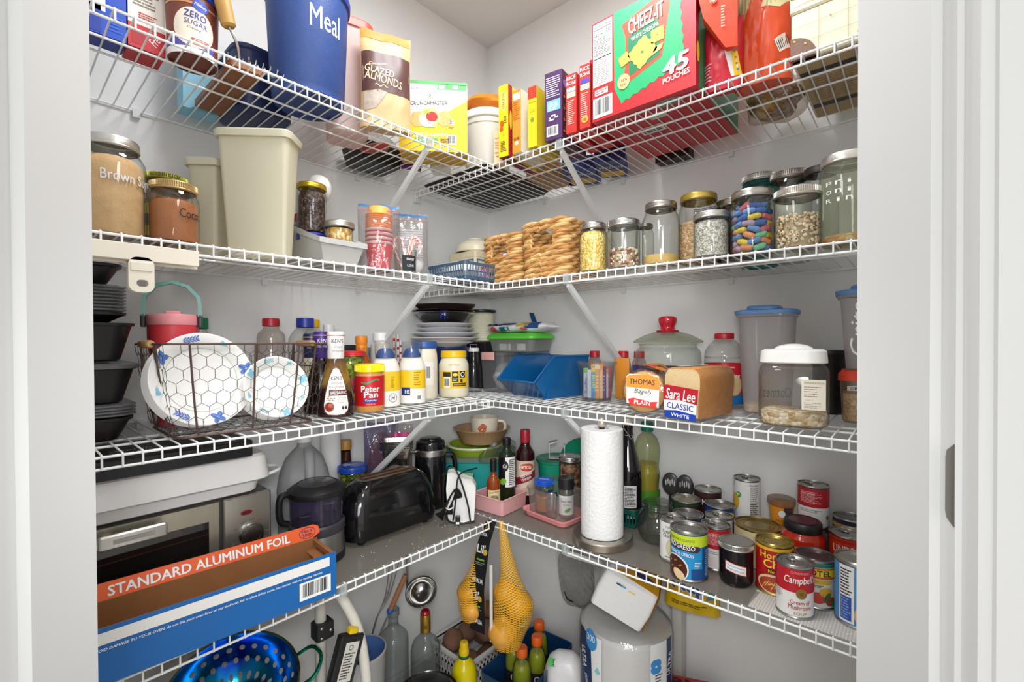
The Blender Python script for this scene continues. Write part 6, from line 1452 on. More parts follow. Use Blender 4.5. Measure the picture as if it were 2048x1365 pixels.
# oatmeal jar
t=T('oatmeal_jar','squarish clear jar of oats with a white lid and a cream paper label','jar',1.158,-.345,S3,7)
mb=MB(); W=.122; Dq=.112
mb.rbox(-W/2,W/2,0,Dq,[(.001,.012),(.006,.003),(.014,0),(.112,0),(.122,.004),(.128,.012),(.138,.013)],clear('#f4f1ec','#b7b0a6',.5,.04,.03),.034,8,True,False); part('jar_body',mb,t)
mb=MB(); mb.rbox(-W/2,W/2,0,Dq,[(.128,.004),(.130,.002),(.152,.004),(.156,.010)],mat('#f4f3ee',.3),.034,8); mb.ell((0,Dq/2,.153),.036,.014,.014,mat('#f4f3ee',.3),24,10); part('lid',mb,t)
lb=Lab(frontmap(0)); PAP=mat('#ece4d2',.6); lb.rect(.016,.040,.055,.098,PAP); lb.text('PREPARATION',.0365,.092,.032,.0035,mat('#b9a888',.5),2,.01); lb.lines(.020,.064,.050,.086,5,INK,2,.18,3); lb.text('COOK IT',.028,.0585,.014,.0025,mat('#b9a888',.5),2); lb.lines(.020,.043,.050,.055,4,INK,2,.18,4); part('paper_label',lb.mb,t,'cream paper recipe label')
lb=Lab(lambda u,v,k:(-u,Dq+e_(k),v)); lb.text('Oatmeal',.036,.060,.058,.024,mat('#4a4744',.5),1); part('lettering',lb.mb,t,'dark lettering on the far side')
mb=MB(); mb.rbox(-W/2+.004,W/2-.004,.004,Dq-.004,[(.003,.008),(.008,0),(.030,0),(.034,.012)],grain(['#e9d6b4','#f2e6d0','#d4b98e','#f7efe0','#c9ab7e'],140,.8,1.0),.03,7); solo('oats','rolled oats in the squarish white lidded jar','food',mb,1.158,-.345,S3,7,kind='stuff')
# stacked containers at the right jamb
t=T('food_container','clear container of grain with a red lid under the grits container','container',1.262,-.195,S3,5)
mb=MB(); mb.rbox(-.043,.043,0,.10,[(0,.008),(.004,.004),(.092,0)],clear('#f2ece2','#cfc2b0',.45,.06,.15,'#e0d2bd'),.02,6,True,False); part('body',mb,t)
mb=MB(); mb.rbox(-.043,.043,0,.10,[(.088,-.003),(.100,-.003),(.110,.004)],mat('#e2452e',.4),.022,6); part('lid',mb,t,'red lid')
lb=Lab(frontmap()); lb.rect(-.03,.068,.03,.078,mat('#cfc6bb',.5)); lb.text('GRAIN',-.01,.073,.03,.006,INK,2); part('label',lb.mb,t,flat=True)
mb=MB(); mb.rbox(-.036,.036,.006,.094,[(0,0),(.056,-.002),(.058,.006)],grain(['#d9bc94','#c9a577','#e6d2b4'],240),.018,5); solo('grain','tan grain in the red lidded container','food',mb,1.262,-.195,S3+.005,5,kind='stuff')
t=tallbox('frosted container with a blue lid stacked on the red lidded one',1.262,-.203,5,.088,.11,.172,S3+.1105)
lb=Lab(frontmap(-.001)); lb.text('Grits',-.012,.085,.110,.026,WHITE,1,0,.2,90); part('lettering',lb.mb,t,flat=True)
solo('pot','black round lid edge behind the oatmeal jar','pot',MB().lathe([(0,0),(.032,0),(.035,.004),(.035,.135),(.037,.138),(.037,.147),(.035,.15),(0,.15)],BLACK,40),1.185,-.052,S3)

# ================================================================ lowest shelf, left wall
ZL=zl+.0014
S4=ZL
BST=mat('#b7b2a9',.32,.9,.06); BKG=mat('#101012',.12,0,.2,0,1,20,.4); BKM=mat('#1a1a1c',.4)
def shiftb(mb,dx,dy,dz):return mb.xf(Matrix.Translation((dx,dy,dz)))
# toaster oven (front on local -y, facing the room)
t=T('toaster_oven','steel toaster oven with a glass door and a round dial','toaster oven',.238,-1.150,S4,90)
x0,x1,h0,h1=-.205,.192,.010,.203
mb=MB(); mb.rbox(x0,x1,.004,.215,[(h0,.004),(h0+.004,0),(h1-.006,0),(h1,.006)],mat('#5a5855',.35,.5),.012,4); part('body',mb,t)
mb=MB(); mb.cbox(.095,x1,-.006,.006,h0+.002,h1-.002,BST,.003,.010); p_=part('control_panel',mb,t)
lb=Lab(frontmap(-.0062)); lb.ell(.140,.163,.012,.0055,mat('#8f2a22',.3)); lb.rect(.131,.160,.149,.166,mat('#5a1612',.3),2)
for i in range(9):
    a=math.radians(205-30*i); lb.lines(.1485+.034*math.cos(a)-.006,.115+.030*math.sin(a)-.002,.1485+.034*math.cos(a)+.006,.115+.030*math.sin(a)+.002,2,mat('#6d6862',.5),1,.5,i)
lb.rect(.118,.07,.130,.074,mat('#4f86b8',.5)); lb.lines(.11,.052,.135,.056,1,RED); lb.ell(.14,.045,.003,.003,INK); part('panel_print',lb.mb,p_,flat=True)
mb=MB(); mb.lathe([(.0245,0),(.0245,.004),(.022,.006),(.0205,.018),(.019,.020),(.013,.020),(.0125,.0185),(0,.0185)],mat('#8d8b87',.28,1.0),40); mb.xf(Matrix.Translation((.1485,-.006,.115)) @ Matrix.Rotation(math.pi/2,4,'X')); part('dial',mb,p_,'silver dial')
mb=MB(); A=[(x0,h0+.004),(.088,h0+.004),(.088,h1-.004),(x0,h1-.004)]; I_=[(x0+.02,h0+.024),(.070,h0+.024),(.070,h1-.040),(x0+.02,h1-.040)]
mb.loft([[(a,-.004,b) for a,b in A],[(a,.004,b) for a,b in A],[(a,.004,b) for a,b in I_],[(a,-.004,b) for a,b in I_],[(a,-.004,b) for a,b in A]],mat('#bdb7a6',.3,.8,.2,0,1,18),False,False)
d_=part('door',mb,t)
part('door_glass',MB().box(x0+.018,.072,-.001,.001,h0+.022,h1-.038,clear('#a9a7a3','#6d6d6d',.6,.03,.05,'#8a8a88',.10)),d_)
mb=MB(); mb.cbox(x0+.10,.0-.005,-.034,-.024,h1-.036,h1-.010,mat('#d6d3cc',.3,.8),.003,.008)
for a in (x0+.11,-.018):mb.box(a,a+.012,-.026,-.003,h1-.030,h1-.018,BST)
lb=Lab(frontmap(-.034),mb=mb); lb.rect(x0+.12,h1-.027,-.025,h1-.019,mat('#a19d96',.4)); part('door_handle',mb,d_)
mb=MB(); COP=mat('#7a5145',.4,.5,.3,.4,200,60)
mb.box(x0+.015,.075,.02,.19,.045,.047,COP)
for i in range(16):mb.rod((x0+.02+.0168*i,.02,.060),(x0+.02+.0168*i,.19,.060),.001,TIN,5)
for y_ in (.018,.1,.19):mb.rod((x0+.015,y_,.0605),(.075,y_,.0605),.0016,TIN,5)
part('rack',mb,t)
mb=MB(); mb.rod((x0+.02,.05,.030),(.07,.05,.030),.003,mat('#6b4a40',.4,.4)); part('heating_element',mb,t)
for a in (x0+.03,x1-.03):
    for b in (.03,.19):part('foot',MB().lathe([(.009,0),(.010,.011),(0,.011)],BKM,16,(a,b,0)),t)
# white appliance on top
t=T('electric_roaster','white oblong roaster lying on top of the toaster oven','roaster',.262,-1.150,S4+.2035,90)
RW_=mat('#eceae8',.35)
mb=MB(); mb.rbox(-.205,.178,.012,.215,[(.0005,.016),(.004,.010),(.028,.004)],RW_,.03,5); part('base',mb,t)
mb=MB(); mb.rbox(-.205,.190,0,.225,[(.029,.004),(.032,0),(.080,.006),(.086,.012)],RW_,.03,5); part('lid',mb,t)
mb=MB(); mb.tube(bez([(.186,.03,.030),(.215,.035,.036),(.222,.07,.036),(.200,.10,.034),(.186,.105,.030)]),.0035,RW_,8); part('carry_loop',mb,t)
# black flat book box on the roaster
t=T('recipe_box','flat black box with white printed words on top of the white roaster','box',.270,-1.140,S4+.2905,90)
part('box',MB().cbox(-.12,.135,0,.19,0,.034,mat('#151518',.45)),t)
lb=Lab(topmap(.034)); lb.text('VEGETABLES',-.05,.060,.10,.014,WHITE,1,.006,0,180); lb.text('AND HERBS',-.05,.085,.075,.012,WHITE,1,.004,0,180); part('printed_top',lb.mb,t,flat=True)
# aluminium foil carton
t=T('foil_box','open blue carton of aluminum foil with an orange flap','box',.4005,-1.132,S4,86)
FB=mat('#1464ac',.42,0,.08); CB=mat('#8a5a30',.75,0,.15,.2,120,30); FO=mat('#e8602c',.42)
W=.474; Dp=.102; Hh=.090; th=.0022
mb=MB(); mb.box(-W/2,W/2,0,th/2,0,Hh,FB); mb.box(-W/2,W/2,th/2,th,0.0005,Hh,CB); mb.box(-W/2,W/2,Dp-th,Dp,0,Hh,CB); mb.box(-W/2,W/2,th,Dp-th,0,th,CB)
for s_ in (-1,1):mb.box(s_*W/2-(th if s_ > 0 else 0),s_*W/2+(th if s_ < 0 else 0),th,Dp-th,th,Hh-.004,CB)
part('carton_body',mb,t,flat=True)
mb=MB(); mb.box(W/2-.03,W/2-.003,.02,Dp-.015,Hh-.020,Hh-.018,CB); mb.box(W/2-.010,W/2-.004,.006,Dp-.006,Hh-.012,Hh-.002,CB); part('end_flaps',mb,t,flat=True)
lb=Lab(frontmap()); lb.rect(-W/2,Hh-.026,W/2-.014,Hh-.007,mat('#eceae6',.45)); lb.text('AND CONTACT. CAUTION: TO AVOID DAMAGE TO YOUR OVEN, do not line your oven floor or any shelf with foil or allow foil to come into contact with the heating element.',-.012,Hh-.0345,.440,.0055,WHITE,1,.012,.2); lb.bars(W/2-.075,.012,W/2-.012,.048,1)
part('printed_front',lb.mb,t,flat=True)
mb=MB(); fp=[(-W/2,0),(W/2-.012,0),(W/2+.008,.010),(W/2+.006,.024),(W/2-.004,.029),(-W/2,.029)]
mb.loft([[(a,Dp+.001+b*.25,Hh-.002+b) for a,b in fp],[(a,Dp+.003+b*.25,Hh-.002+b) for a,b in fp]],FO)
lb=Lab(lambda u,v,k:(u,Dp+.001+v*.25-e_(k),Hh-.002+v),mb=mb); lb.text('500 FT',-.165,.013,.05,.014,WHITE,1,.02); lb.text('STANDARD ALUMINUM FOIL',.030,.0145,.300,.0165,WHITE,1,.022)
lb.ring(.218,.0155,.018,.0115,.0012,mat('#3f2a63',.4),1); lb.text('18in x',.218,.020,.022,.006,mat('#3f2a63',.4),1,.012); lb.text('500ft',.218,.0115,.022,.0065,mat('#3f2a63',.4),1,.012); part('lid_flap',mb,t,'orange lid flap with white lettering',flat=True)
# milk jug
MJ=milky('#cfd0d2',.4,.55)
t=T('milk_jug','big translucent plastic gallon jug at the wall behind the food processor','jug',.084,-.812,S4,66)
mb=MB(); mb.rbox(-.066,.066,-.066,.066,[(0,.012),(.006,.002),(.15,0),(.175,.004),(.215,.018),(.240,.038),(.250,.048),(.262,.050)],MJ,.034,8,True,True); part('body',mb,t)
mb=MB(); mb.tube(bez([(.010,-.030,.245),(.012,-.060,.232),(.013,-.079,.20),(.013,-.082,.165),(.012,-.076,.14)]),[.010]*40+[.010],milky('#d9dadc',.35,.55),12) if False else mb.tube(bez([(.010,-.030,.245),(.012,-.060,.232),(.013,-.079,.20),(.013,-.082,.165),(.012,-.076,.14)]),.0125,milky('#d9dadc',.35,.55),12); part('handle',mb,t)
part('cap',MB().lathe(capp(.019,.262,.277),mat('#f2f2f2',.4),28),t)
# food processor
fx,fy=.226,-.845
t=T('food_processor','small food processor with a purple tinted bowl and black lid','food processor',fx,fy,S4,64)
part('motor_base',MB().lathe([(0,.004),(.061,.004),(.064,.008),(.064,.040),(.0635,.043),(.0635,.070),(.058,.082),(0,.082)],mat('#9a9894',.3,.9),52),t)
part('foot_ring',MB().lathe([(.058,0),(.0655,.002),(.0655,.018),(.0645,.019)],BKM,48),t)
part('collar',MB().lathe([(.0645,.070),(.0655,.073),(.0655,.090),(.060,.094),(0,.094)],mat('#3a383e',.35),48),t)
PUB=clear('#cdc4de','#7d7398',.5,.04,.10,'#9a90b4',.06)
part('bowl',MB().lathe([(.056,.094),(.060,.097),(.0625,.165),(.0635,.168)],PUB,52),t)
part('lid',MB().lathe([(.066,.160),(.0675,.163),(.0675,.174),(.060,.180),(.046,.188),(.044,.1865),(.0,.1865)],BKM,52),t)
part('lid_window',MB().lathe([(.043,.1868),(.040,.1885),(0,.190)],clear('#d9d6de','#8a8890',.6,.03,.15,'#b9b4b0'),40),t)
mb=MB(); mb.lathe([(0,.094),(.016,.095),(.014,.12),(.010,.150),(.006,.185),(0,.186)],mat('#55505c',.3),22);
for s_ in (1,-1):mb.prism([(0,-.004),(s_*.038,-.008),(s_*.044,.004),(s_*.02,.006)],'z',.118+.012*s_,.120+.012*s_,STEEL)
part('blade',mb,t)
mb=MB(); hp=bez([(-.062,-.02,.172),(-.078,-.03,.168),(-.082,-.03,.14),(-.078,-.028,.11),(-.064,-.02,.10)]); mb.tube(hp,.0075,BKM,10); part('handle',mb,t)
# relish jar with blue lid, syrup bottle, bag, foil trays behind the toaster
t=jar('glass_jar','jar of pickle relish with a blue printed lid behind the toaster',.085,-.670,60,.039,.170,S4,mat('#1f4fc0',.3),.018,.042,.12,None,None,None,False,'jar',.0420)
pebbles('relish','green relish pieces in the blue lidded jar',.085,-.670,S4,.037,.135,['#8f9a28','#6f7a1c','#b5b43a','#55601a'],.014,170,9,None,'#77801f')
lb=Lab(topmap(.170)); lb.ell(0,0,.035,.035,mat('#2a5cd0',.3)); lb.text('Vlasic',.004,.006,.038,.013,WHITE,2,.01,.2,20); lb.text('relish',.004,-.012,.024,.007,WHITE,2,0,.2,20); lb.ell(-.016,.002,.012,.015,mat('#a8c3ee',.4),2); part('lid_print',lb.mb,t,flat=True)
lb=Lab(cylmap(.039),.006); lb.rect(-.055,.02,.055,.075,mat('#1b3f9c',.4)); part('label',lb.mb,t)
bottle('syrup_bottle','dark syrup bottle with a tan cap beside the milk jug',.024,-.658,60,S4,[(0,.002),(.015,.002),(.0168,.006),(.0168,.13),(.0165,.165),(.0155,.188),(.0150,.20)],mat('#3b1d16',.12),[(.0165,.205),(.0175,.206),(.0175,.231),(.016,.234),(0,.234)],mat('#b98a3c',.35),32)
solo('paper_roll','white ribbed paper roll end standing behind the syrup bottle','paper roll',MB().lathe([(.012,0),(.028,0),(.029,.002),(.029,.30),(.028,.302),(.012,.302)],mat('#e4e3e2',.8,0,.03,.5,200),44),.032,-.710,S4)
t=T('zip_bag','purple tinted bag with red food standing behind the foil trays','bag',.062,-.548,S4,75)
p=Pouch(.115,.045,.275,31,.007,.35,.05); part('bag',p.mesh(clear('#dcd6e8','#9b93b3',.5,.08,.25,'#b9b2cc',.08,.6,40)),t)
solo('snack_packet','dark red snack packet inside the purple tinted bag','packet',MB().ell((0,.0225,.15),.042,.012,.09,mat('#7d2230',.35,0,.5,.5,60,40),20,12),.062,-.548,S4+.002,75)
for i in range(6):
    o8=rrect(-.048,.048,-.036,.036,.01,3); mb=MB(); z_=.0+i*.0045
    mb.loft([[(x*.62,y*.62,0) for x,y in o8],[(x*.93,y*.93,.060) for x,y in o8],[(x*1.02,y*1.03,.061) for x,y in o8],[(x*1.03,y*1.04,.0628) for x,y in o8],[(x*.92,y*.92,.0615) for x,y in o8],[(x*.60,y*.60,.0015) for x,y in o8]],FOIL)
    solo('foil_tray','topmost empty foil tray of the nested pile behind the toaster' if i == 5 else 'foil tray nested in the pile below the topmost tray','foil tray',mb,.128,-.545,S4+.1455+z_,55,'nested foil trays')
solo('tin','silver cooking tin carrying the nested foil trays','tin',MB().lathe([(0,0),(.040,0),(.0415,.002),(.0415,.142),(.043,.1445),(0,.1445)],mat('#bdbab5',.25,1.0,.1,.2,40),44),.128,-.545,S4)
t=T('spice_bag','orange spice bag with a pink striped zip top behind the coffee maker','bag',.078,-.500,S4,55)
p=Pouch(.085,.05,.262,37,.005,.3,.04); part('bag',p.mesh(clear('#f3efee','#cfc5c5',.5,.1,.4,'#e6e0e0',.1,.5,40)),t); lb=p.lab(.008); lb.rect(-.038,.222,.038,.236,mat('#d01f7c',.35)); part('zip_strip',lb.mb,t,'pink zip strip')
solo('spice_powder','orange spice powder filling the bag with the pink zip','food',MB().cbox(-.034,.034,.012,.042,0,.20,mat('#c9481a',.7,0,.2),.004,.008),.078,-.500,S4+.002,55,kind='stuff')
t=T('coffee_press','black coffee press with a chrome collar behind the toaster','coffee press',.150,-.430,S4,52)
part('body',MB().lathe([(0,0),(.050,0),(.053,.004),(.050,.165),(.048,.172)],BKG,44),t)
part('chrome_collar',MB().lathe([(.0485,.166),(.051,.168),(.051,.184),(.048,.187)],STEEL,44),t,'chrome collar')
part('lid',MB().lathe(smooth([(.047,.186),(.046,.206),(.043,.212),(.036,.216),(.030,.222),(0,.223)],3),BKG,40),t)
mb=MB(); mb.tube(bez([(-.050,-.01,.178),(-.070,-.02,.182),(-.086,-.026,.178)]),.006,STEEL,8); mb.ell((-.088,-.027,.177),.008,.008,.009,STEEL,12,8); part('thumb_lever',mb,t)
mb=MB(); mb.tube(bez([(.048,0,.165),(.072,0,.16),(.080,0,.12),(.074,0,.06),(.052,0,.03)]),.008,BKG,10); part('handle',mb,t)
mb=MB(); mb.lathe([(.047,0),(.050,.001),(.047,.012),(0,.013)],mat('#3b3b3e',.3,.3),40)
# toaster
t=T('toaster','glossy black two slice toaster with crumbs on its steel top','toaster',.272,-.632,S4,89)
W=.285; Dp=.136; Ht=.158
mb=MB(); rings=[]
def tr(z,ix,iy,r):return [(x,y,z) for x,y in rrect(-W/2+ix,W/2-ix,iy,Dp-iy,r,8)]
for z,ix,iy in ((.010,.010,.010),(.014,.003,.003),(.03,0,0),(.075,.002,.003),(.110,.008,.010),(.132,.018,.018),(.147,.030,.027),(.155,.042,.035),(.158,.050,.040)):rings.append(tr(z,ix,iy,.045))
mb.loft(rings,BKG,True,False); part('shell',mb,t)
mb=MB(); A=tr(.158,.050,.040,.03)
mb.loft([tr(.1578,.049,.039,.03),tr(.1598,.053,.043,.028),tr(.1585,.058,.047,.026)],mat('#a29a8c',.28,.9,.1),False,True)
for s_ in (-1,1):mb.box(-.075,.075,Dp/2+s_*.014-.0075,Dp/2+s_*.014+.0075,.1586,.1590,mat('#3a2f28',.7));
for s_ in (-.024,-.0045,.0045,.024):mb.rod((-.078,Dp/2+s_,.1598),(.078,Dp/2+s_,.1598),.0015,mat('#c9a58a',.25,1.0),6)
part('steel_top',mb,t)
mb=MB(); mb.cbox(-W/2-.014,-W/2+.004,Dp/2-.016,Dp/2+.016,.030,.095,BKG,.003,.005); mb.box(-W/2-.002,-W/2+.002,Dp/2-.006,Dp/2+.006,.09,.135,BKM); part('lever',mb,t)
for a in (-W/2+.04,W/2-.04):
    for b in (.030,Dp-.03):part('foot',MB().lathe([(.010,0),(.013,.011),(0,.0115)],BKM,16,(a,b,0)),t)
mb=MB(); R_=random.Random(3)
for i in range(30):mb.ell((.235+R_.uniform(-.05,.14),-.63+R_.uniform(-.16,.14),.0012),.0016,.0012,.0011,mat('#d9c6a0',.8),6,4)
solo('bread_crumbs','pale bread crumbs scattered on the liner around the toaster','crumbs',mb,0,0,S4+.0003,0,kind='stuff')
# hand mixer in white bag with black cord
t=T('hand_mixer','white hand mixer wrapped with its black cord at the inner corner','mixer',.318,-.452,S4,44)
WM=mat('#efedea',.5,0,.04,.3,120)
mb=MB(); o=[(-.034,.004),(.010,0),(.040,.006),(.044,.06),(.046,.104),(.036,.122),(.008,.132),(-.022,.150),(-.036,.146),(-.040,.10)]
mb.loft([[(a,-.016,b) for a,b in o],[(a*1.02,-.020,b) for a,b in o],[(a*1.02,.020,b) for a,b in o],[(a,.016,b) for a,b in o]],WM); part('body',mb,t)
mb=MB(); CORD=mat('#141416',.35)
mb.tube(bez([(.030,-.026,.006),(.024,-.027,.05),(.008,-.027,.11),(-.010,-.026,.155),(-.030,-.020,.168),(-.044,-.012,.14),(-.050,-.010,.09),(-.046,-.014,.03),(-.030,-.03,.008),(0,-.038,.004),(.03,-.034,.004),(.044,-.026,.006)]),.0026,CORD,7)
mb.tube(bez([(-.02,-.028,.01),(-.012,-.030,.07),(-.006,-.026,.13),(.01,-.022,.15),(.05,.0,.155)]),.0024,CORD,7)
for i in range(6):
    a=.0035*i; mb.tube(bez([(-.052-a,-.030,.012+a),(-.040-a*.5,-.038-a,.05),(-.022+a*.6,-.040-a*.7,.092+a),(-.012+a,-.036,.100-a),(-.020,-.030,.07),(-.040+a,-.034,.03)]),.0022,CORD,6)
part('cord',mb,t,'bundled black cord'); mb=MB(); mb.tube([(-.044,-.040,.055),(-.030,-.046,.048),(-.018,-.044,.054)],.0022,WHITE,6); part('cord_tie',mb,t,'white cord tie')
mb=MB(); mb.cbox(-.012,.002,-.052,-.040,.004,.03,CORD); mb.box(-.010,0,-.0535,-.0515,.008,.014,WHITE); part('plug',mb,t)
# teal container with bowls, lids, pie dish and mug
TL=mat('#2aa3a0',.35)
t=T('food_container','big teal plastic tub full of bowls and lids in the corner','container',.150,-.225,S4,40)
mb=MB(); mb.rbox(-.135,.135,-.10,.10,[(0,.018),(.004,.012),(.120,0),(.124,-.004),(.126,-.004),(.124,.003),(.006,.015)],TL,.04,7,True,True); part('tub',mb,t)
mb=MB(); o=rrect(-.143,.143,-.108,.108,.045,7); i_=rrect(-.125,.125,-.09,.09,.035,7)
mb.loft([[(x,y,.127) for x,y in o],[(x,y,.139) for x,y in o],[(x,y,.139) for x,y in i_],[(x,y,.127) for x,y in i_],[(x,y,.127) for x,y in o]],clear('#d6dede','#9fb2b0',.4,.15,.5,'#b3bdbb'),False,False); part('lid_rim',mb,t,'grey clear lid rim')
t=T('green_bowl','olive green bowl sitting in the teal tub','bowl',.145,-.225,S4+.045,0)
GRB=mat('#8aa32a',.3); part('bowl',MB().lathe([(0,.002),(.05,.002),(.06,.006),(.088,.10),(.094,.118),(.098,.121),(.092,.122),(.084,.105),(.05,.008),(0,.006)],GRB,48),t)
part('rim_band',MB().lathe([(.0945,.113),(.1005,.119),(.0985,.1245),(.091,.1235)],mat('#c9d69a',.3),48),t)
mb=MB(); mb.lathe(smooth([(.068,0),(.070,.003),(.060,.012),(.035,.019),(0,.022)],3),clear('#e6ebdf','#8f9a80',.6,.03,.05),48); mb.ell((0,0,.027),.012,.012,.008,clear('#e6ebdf','#8f9a80',.6,.03,.2),14,8)
o=solo('casserole_cover','glass casserole lid tilted against the green bowl','glass lid',mb,.275,-.245,S4+.160,30); o.rotation_euler=(math.radians(10),math.radians(-24),math.radians(40))
BRG=clear('#dcc4a8','#a07d5c',.5,.05,.45,'#b08a66')
t=T('pie_dish','amber ribbed glass pie dish on top of the bowls in the corner','pie dish',.160,-.205,S4+.1715,0)
mb=MB(); n=80; rings=[]
for r,z,w in ((.0,.002,0),(.070,.002,0),(.074,.003,.0014),(.094,.046,.0018),(.102,.050,.0010),(.104,.053,.0005),(.101,.054,0),(.092,.048,0),(.072,.008,0),(0,.007,0)):
    rings.append([((r+w*(1 if j % 2 else -1))*math.cos(6.2832*j/n),(r+w*(1 if j % 2 else -1))*math.sin(6.2832*j/n),z) for j in range(n)])
mb.loft(rings,mat('#b5906c',.2,0,.1),False,False); part('dish',mb,t,sharp=.9)
t=T('mug','cream mug with an orange butterfly standing in the pie dish','mug',.175,-.205,S4+.179,46)
part('cup',MB().lathe([(0,.001),(.034,.001),(.040,.006),(.046,.02),(.050,.085),(.0485,.0855),(.044,.02),(.036,.006),(0,.005)],mat('#ded5c2',.3),44),t)
mb=MB(); mb.tube(bez([(.046,0,.070),(.068,0,.066),(.074,0,.045),(.064,0,.022),(.044,0,.018)]),.0058,mat('#ded5c2',.3),10); part('handle',mb,t)
lb=Lab(profmap(lambda v:.046+.004*min(1,max(0,(v-.02)/.065))),.004)
for a,b,s_,ro in ((-.016,.052,.009,40),(-.004,.058,.010,-30),(-.014,.040,.006,-30),(-.002,.044,.007,40)):lb.ell(a,b,s_,s_*.6,mat('#d9622a',.5),2,14,ro); lb.ell(a,b,s_*1.15,s_*.75,mat('#3a2118',.5),1,14,ro)
lb.strip([(-.014,.026),(-.006,.032),(.0,.024)],.003,BLACK,2); part('butterfly_print',lb.mb,t)
t=carton('tea_box','green and black carton standing in front of the teal tub','box',.234,-.376,40,.078,.096,S4,.045,mat('#5f8f3a',.45),mat('#23402a',.45),mat('#9fc08a',.45))
lb=Lab(frontmap()); lb.rect(-.039,0,.039,.035,mat('#1f2a22',.45)); lb.ell(.022,.070,.011,.016,mat('#e6ebe2',.5),2); lb.lines(-.03,.045,.005,.085,6,WHITE,2); lb.strip([(-.035,.02),(0,.035),(.035,.05)],.003,mat('#a8d07a',.5),3); part('printed_front',lb.mb,t,flat=True)
# pink tray with sauce bottles
PNK2=mat('#e2a9a9',.4); t=T('tray','pink plastic tray holding the sauce bottles','tray',.336,-.300,S4,3)
mb=MB(); mb.rbox(-.064,.064,-.064,.064,[(0,.006),(.003,.003),(.048,0),(.050,-.002),(.052,0),(.050,.003),(.005,.006)],PNK2,.008,4,True,True); part('tray_body',mb,t)
B4='sauce bottles in the pink tray'
t=bottle('sauce_bottle','amber hot sauce bottle with a cream label in the pink tray',.338,-.330,43,S4+.0055,[(0,.002),(.018,.002),(.021,.006),(.021,.082),(.0185,.092),(.010,.108),(.0092,.122)],mat('#8a3f16',.1,0,.25,0,1,40),capp(.0105,.118,.157),mat('#1a1516',.3),28,B4)
lb=Lab(cylmap(.0211),.003); CRL=mat('#e6d3a0',.5); lb.rect(-.019,.006,.026,.064,CRL); lb.text('South River',.002,.058,.030,.0055,INK,2,.004,0,8); lb.ell(.002,.036,.015,.013,mat('#a39a72',.6),2); R_=random.Random(2)
for i in range(26):lb.ell(.002+R_.uniform(-.013,.013),.036+R_.uniform(-.010,.010),.0014,.0010,mat('#5c5a48',.6),3,6)
lb.lines(-.010,.010,.014,.020,2,INK,2); part('label',lb.mb,t)
t=bottle('oil_bottle','dark green oil bottle with a black cap and white label',.337,-.266,41,S4+.0055,[(0,.002),(.026,.002),(.028,.006),(.028,.150),(.024,.162),(.0135,.178),(.0125,.195)],mat('#1f2a16',.1),capp(.0142,.192,.214),BLACK,32,B4)
lb=Lab(cylmap(.0281),.004); lb.rect(-.030,.060,.034,.156,mat('#ecebe6',.45)); lb.rect(-.030,.06,-.004,.156,BLACK,2); lb.ell(-.006,.128,.012,.017,BLACK,3); lb.text('Oil',-.005,.128,.014,.013,WHITE,4,.006,.2); lb.lines(.008,.066,.032,.150,14,INK,2,.5,4); lb.ell(-.012,.078,.012,.010,mat('#7fae3a',.5),3,16,40); part('label',lb.mb,t)
t=bottle('vinegar_bottle','dark red wine vinegar bottle with a red cap in the pink tray',.365,-.205,39,S4+.0005,[(0,.002),(.029,.002),(.031,.006),(.031,.150),(.028,.168),(.016,.190),(.0145,.205)],mat('#2b0c0e',.1),[(.0158,.198),(.0165,.199),(.0165,.236),(.0155,.240),(0,.240)],mat('#a81c30',.35),32,B4)
lb=Lab(cylmap(.0311),.004); lb.rect(-.040,.030,.040,.142,mat('#d9c3ae',.5)); lb.ell(.006,.122,.024,.013,mat('#c8402a',.4),2); lb.text('BERTOLLI',.002,.122,.042,.010,WHITE,3,.008); lb.poly([(-.04,.058),(.04,.088),(.04,.112),(-.04,.082)],mat('#8a1c2c',.4),2); lb.text('RED WINE',.004,.0975,.040,.0085,WHITE,3,.01,0,20); lb.text('VINEGAR',.004,.085,.036,.0085,WHITE,3,.01,0,20); lb.lines(-.01,.036,.028,.055,3,mat('#a5907c',.5),2); part('label',lb.mb,t)
t=T('sauce_bottle','dark bottle lying flat across the pink tray','bottle',.382,-.300,S4+.022,90,B4); mb=MB(); mb.lathe([(0,0),(.015,0),(.016,.003),(.016,.06),(.009,.075),(.009,.095),(0,.096)],mat('#16100f',.2),22); mb.xf(Matrix.Rotation(math.radians(90),4,'Y') @ Matrix.Translation((0,0,-.05))); part('bottle_body',mb,t); mb=MB(); mb.lathe([(.0163,.015),(.0163,.045)],mat('#a8452a',.4),22); mb.xf(Matrix.Rotation(math.radians(90),4,'Y') @ Matrix.Translation((0,0,-.05))); part('label',mb,t)
# ================================================================ lowest shelf, right wall
t=T('food_container','clear tub standing in its own pink lid beside the paper towels','container',.512,-.297,S4,-6)
PKL=mat('#f09a9a',.4)
mb=MB(); mb.rbox(-.080,.082,-.006,.108,[(0,.006),(.003,.002),(.014,.0),(.018,-.008),(.021,-.008),(.019,.0),(.005,.006)],PKL,.018,6,True,True); part('lid',mb,t,'pink lid used as a saucer')
mb=MB(); mb.rbox(-.075,.077,0,.102,[(.006,.008),(.010,.004),(.082,0),(.084,-.004),(.088,-.004)],clear('#f2f1f0','#bdbbb8',.45,.08,.22,'#e0dcd8',.06),.018,6,True,False); part('tub',mb,t)
t=jar('glass_jar','little jar of spice with a bright blue lid in the clear tub',.480,-.252,30,.029,.097,S4+.0115,mat('#1f56c4',.3),.016,.026,.14,None,('spice','orange brown spice in the blue lidded jar',mat('#b9703c',.8,0,.3,.4,200,60),.50,.002),None,True)
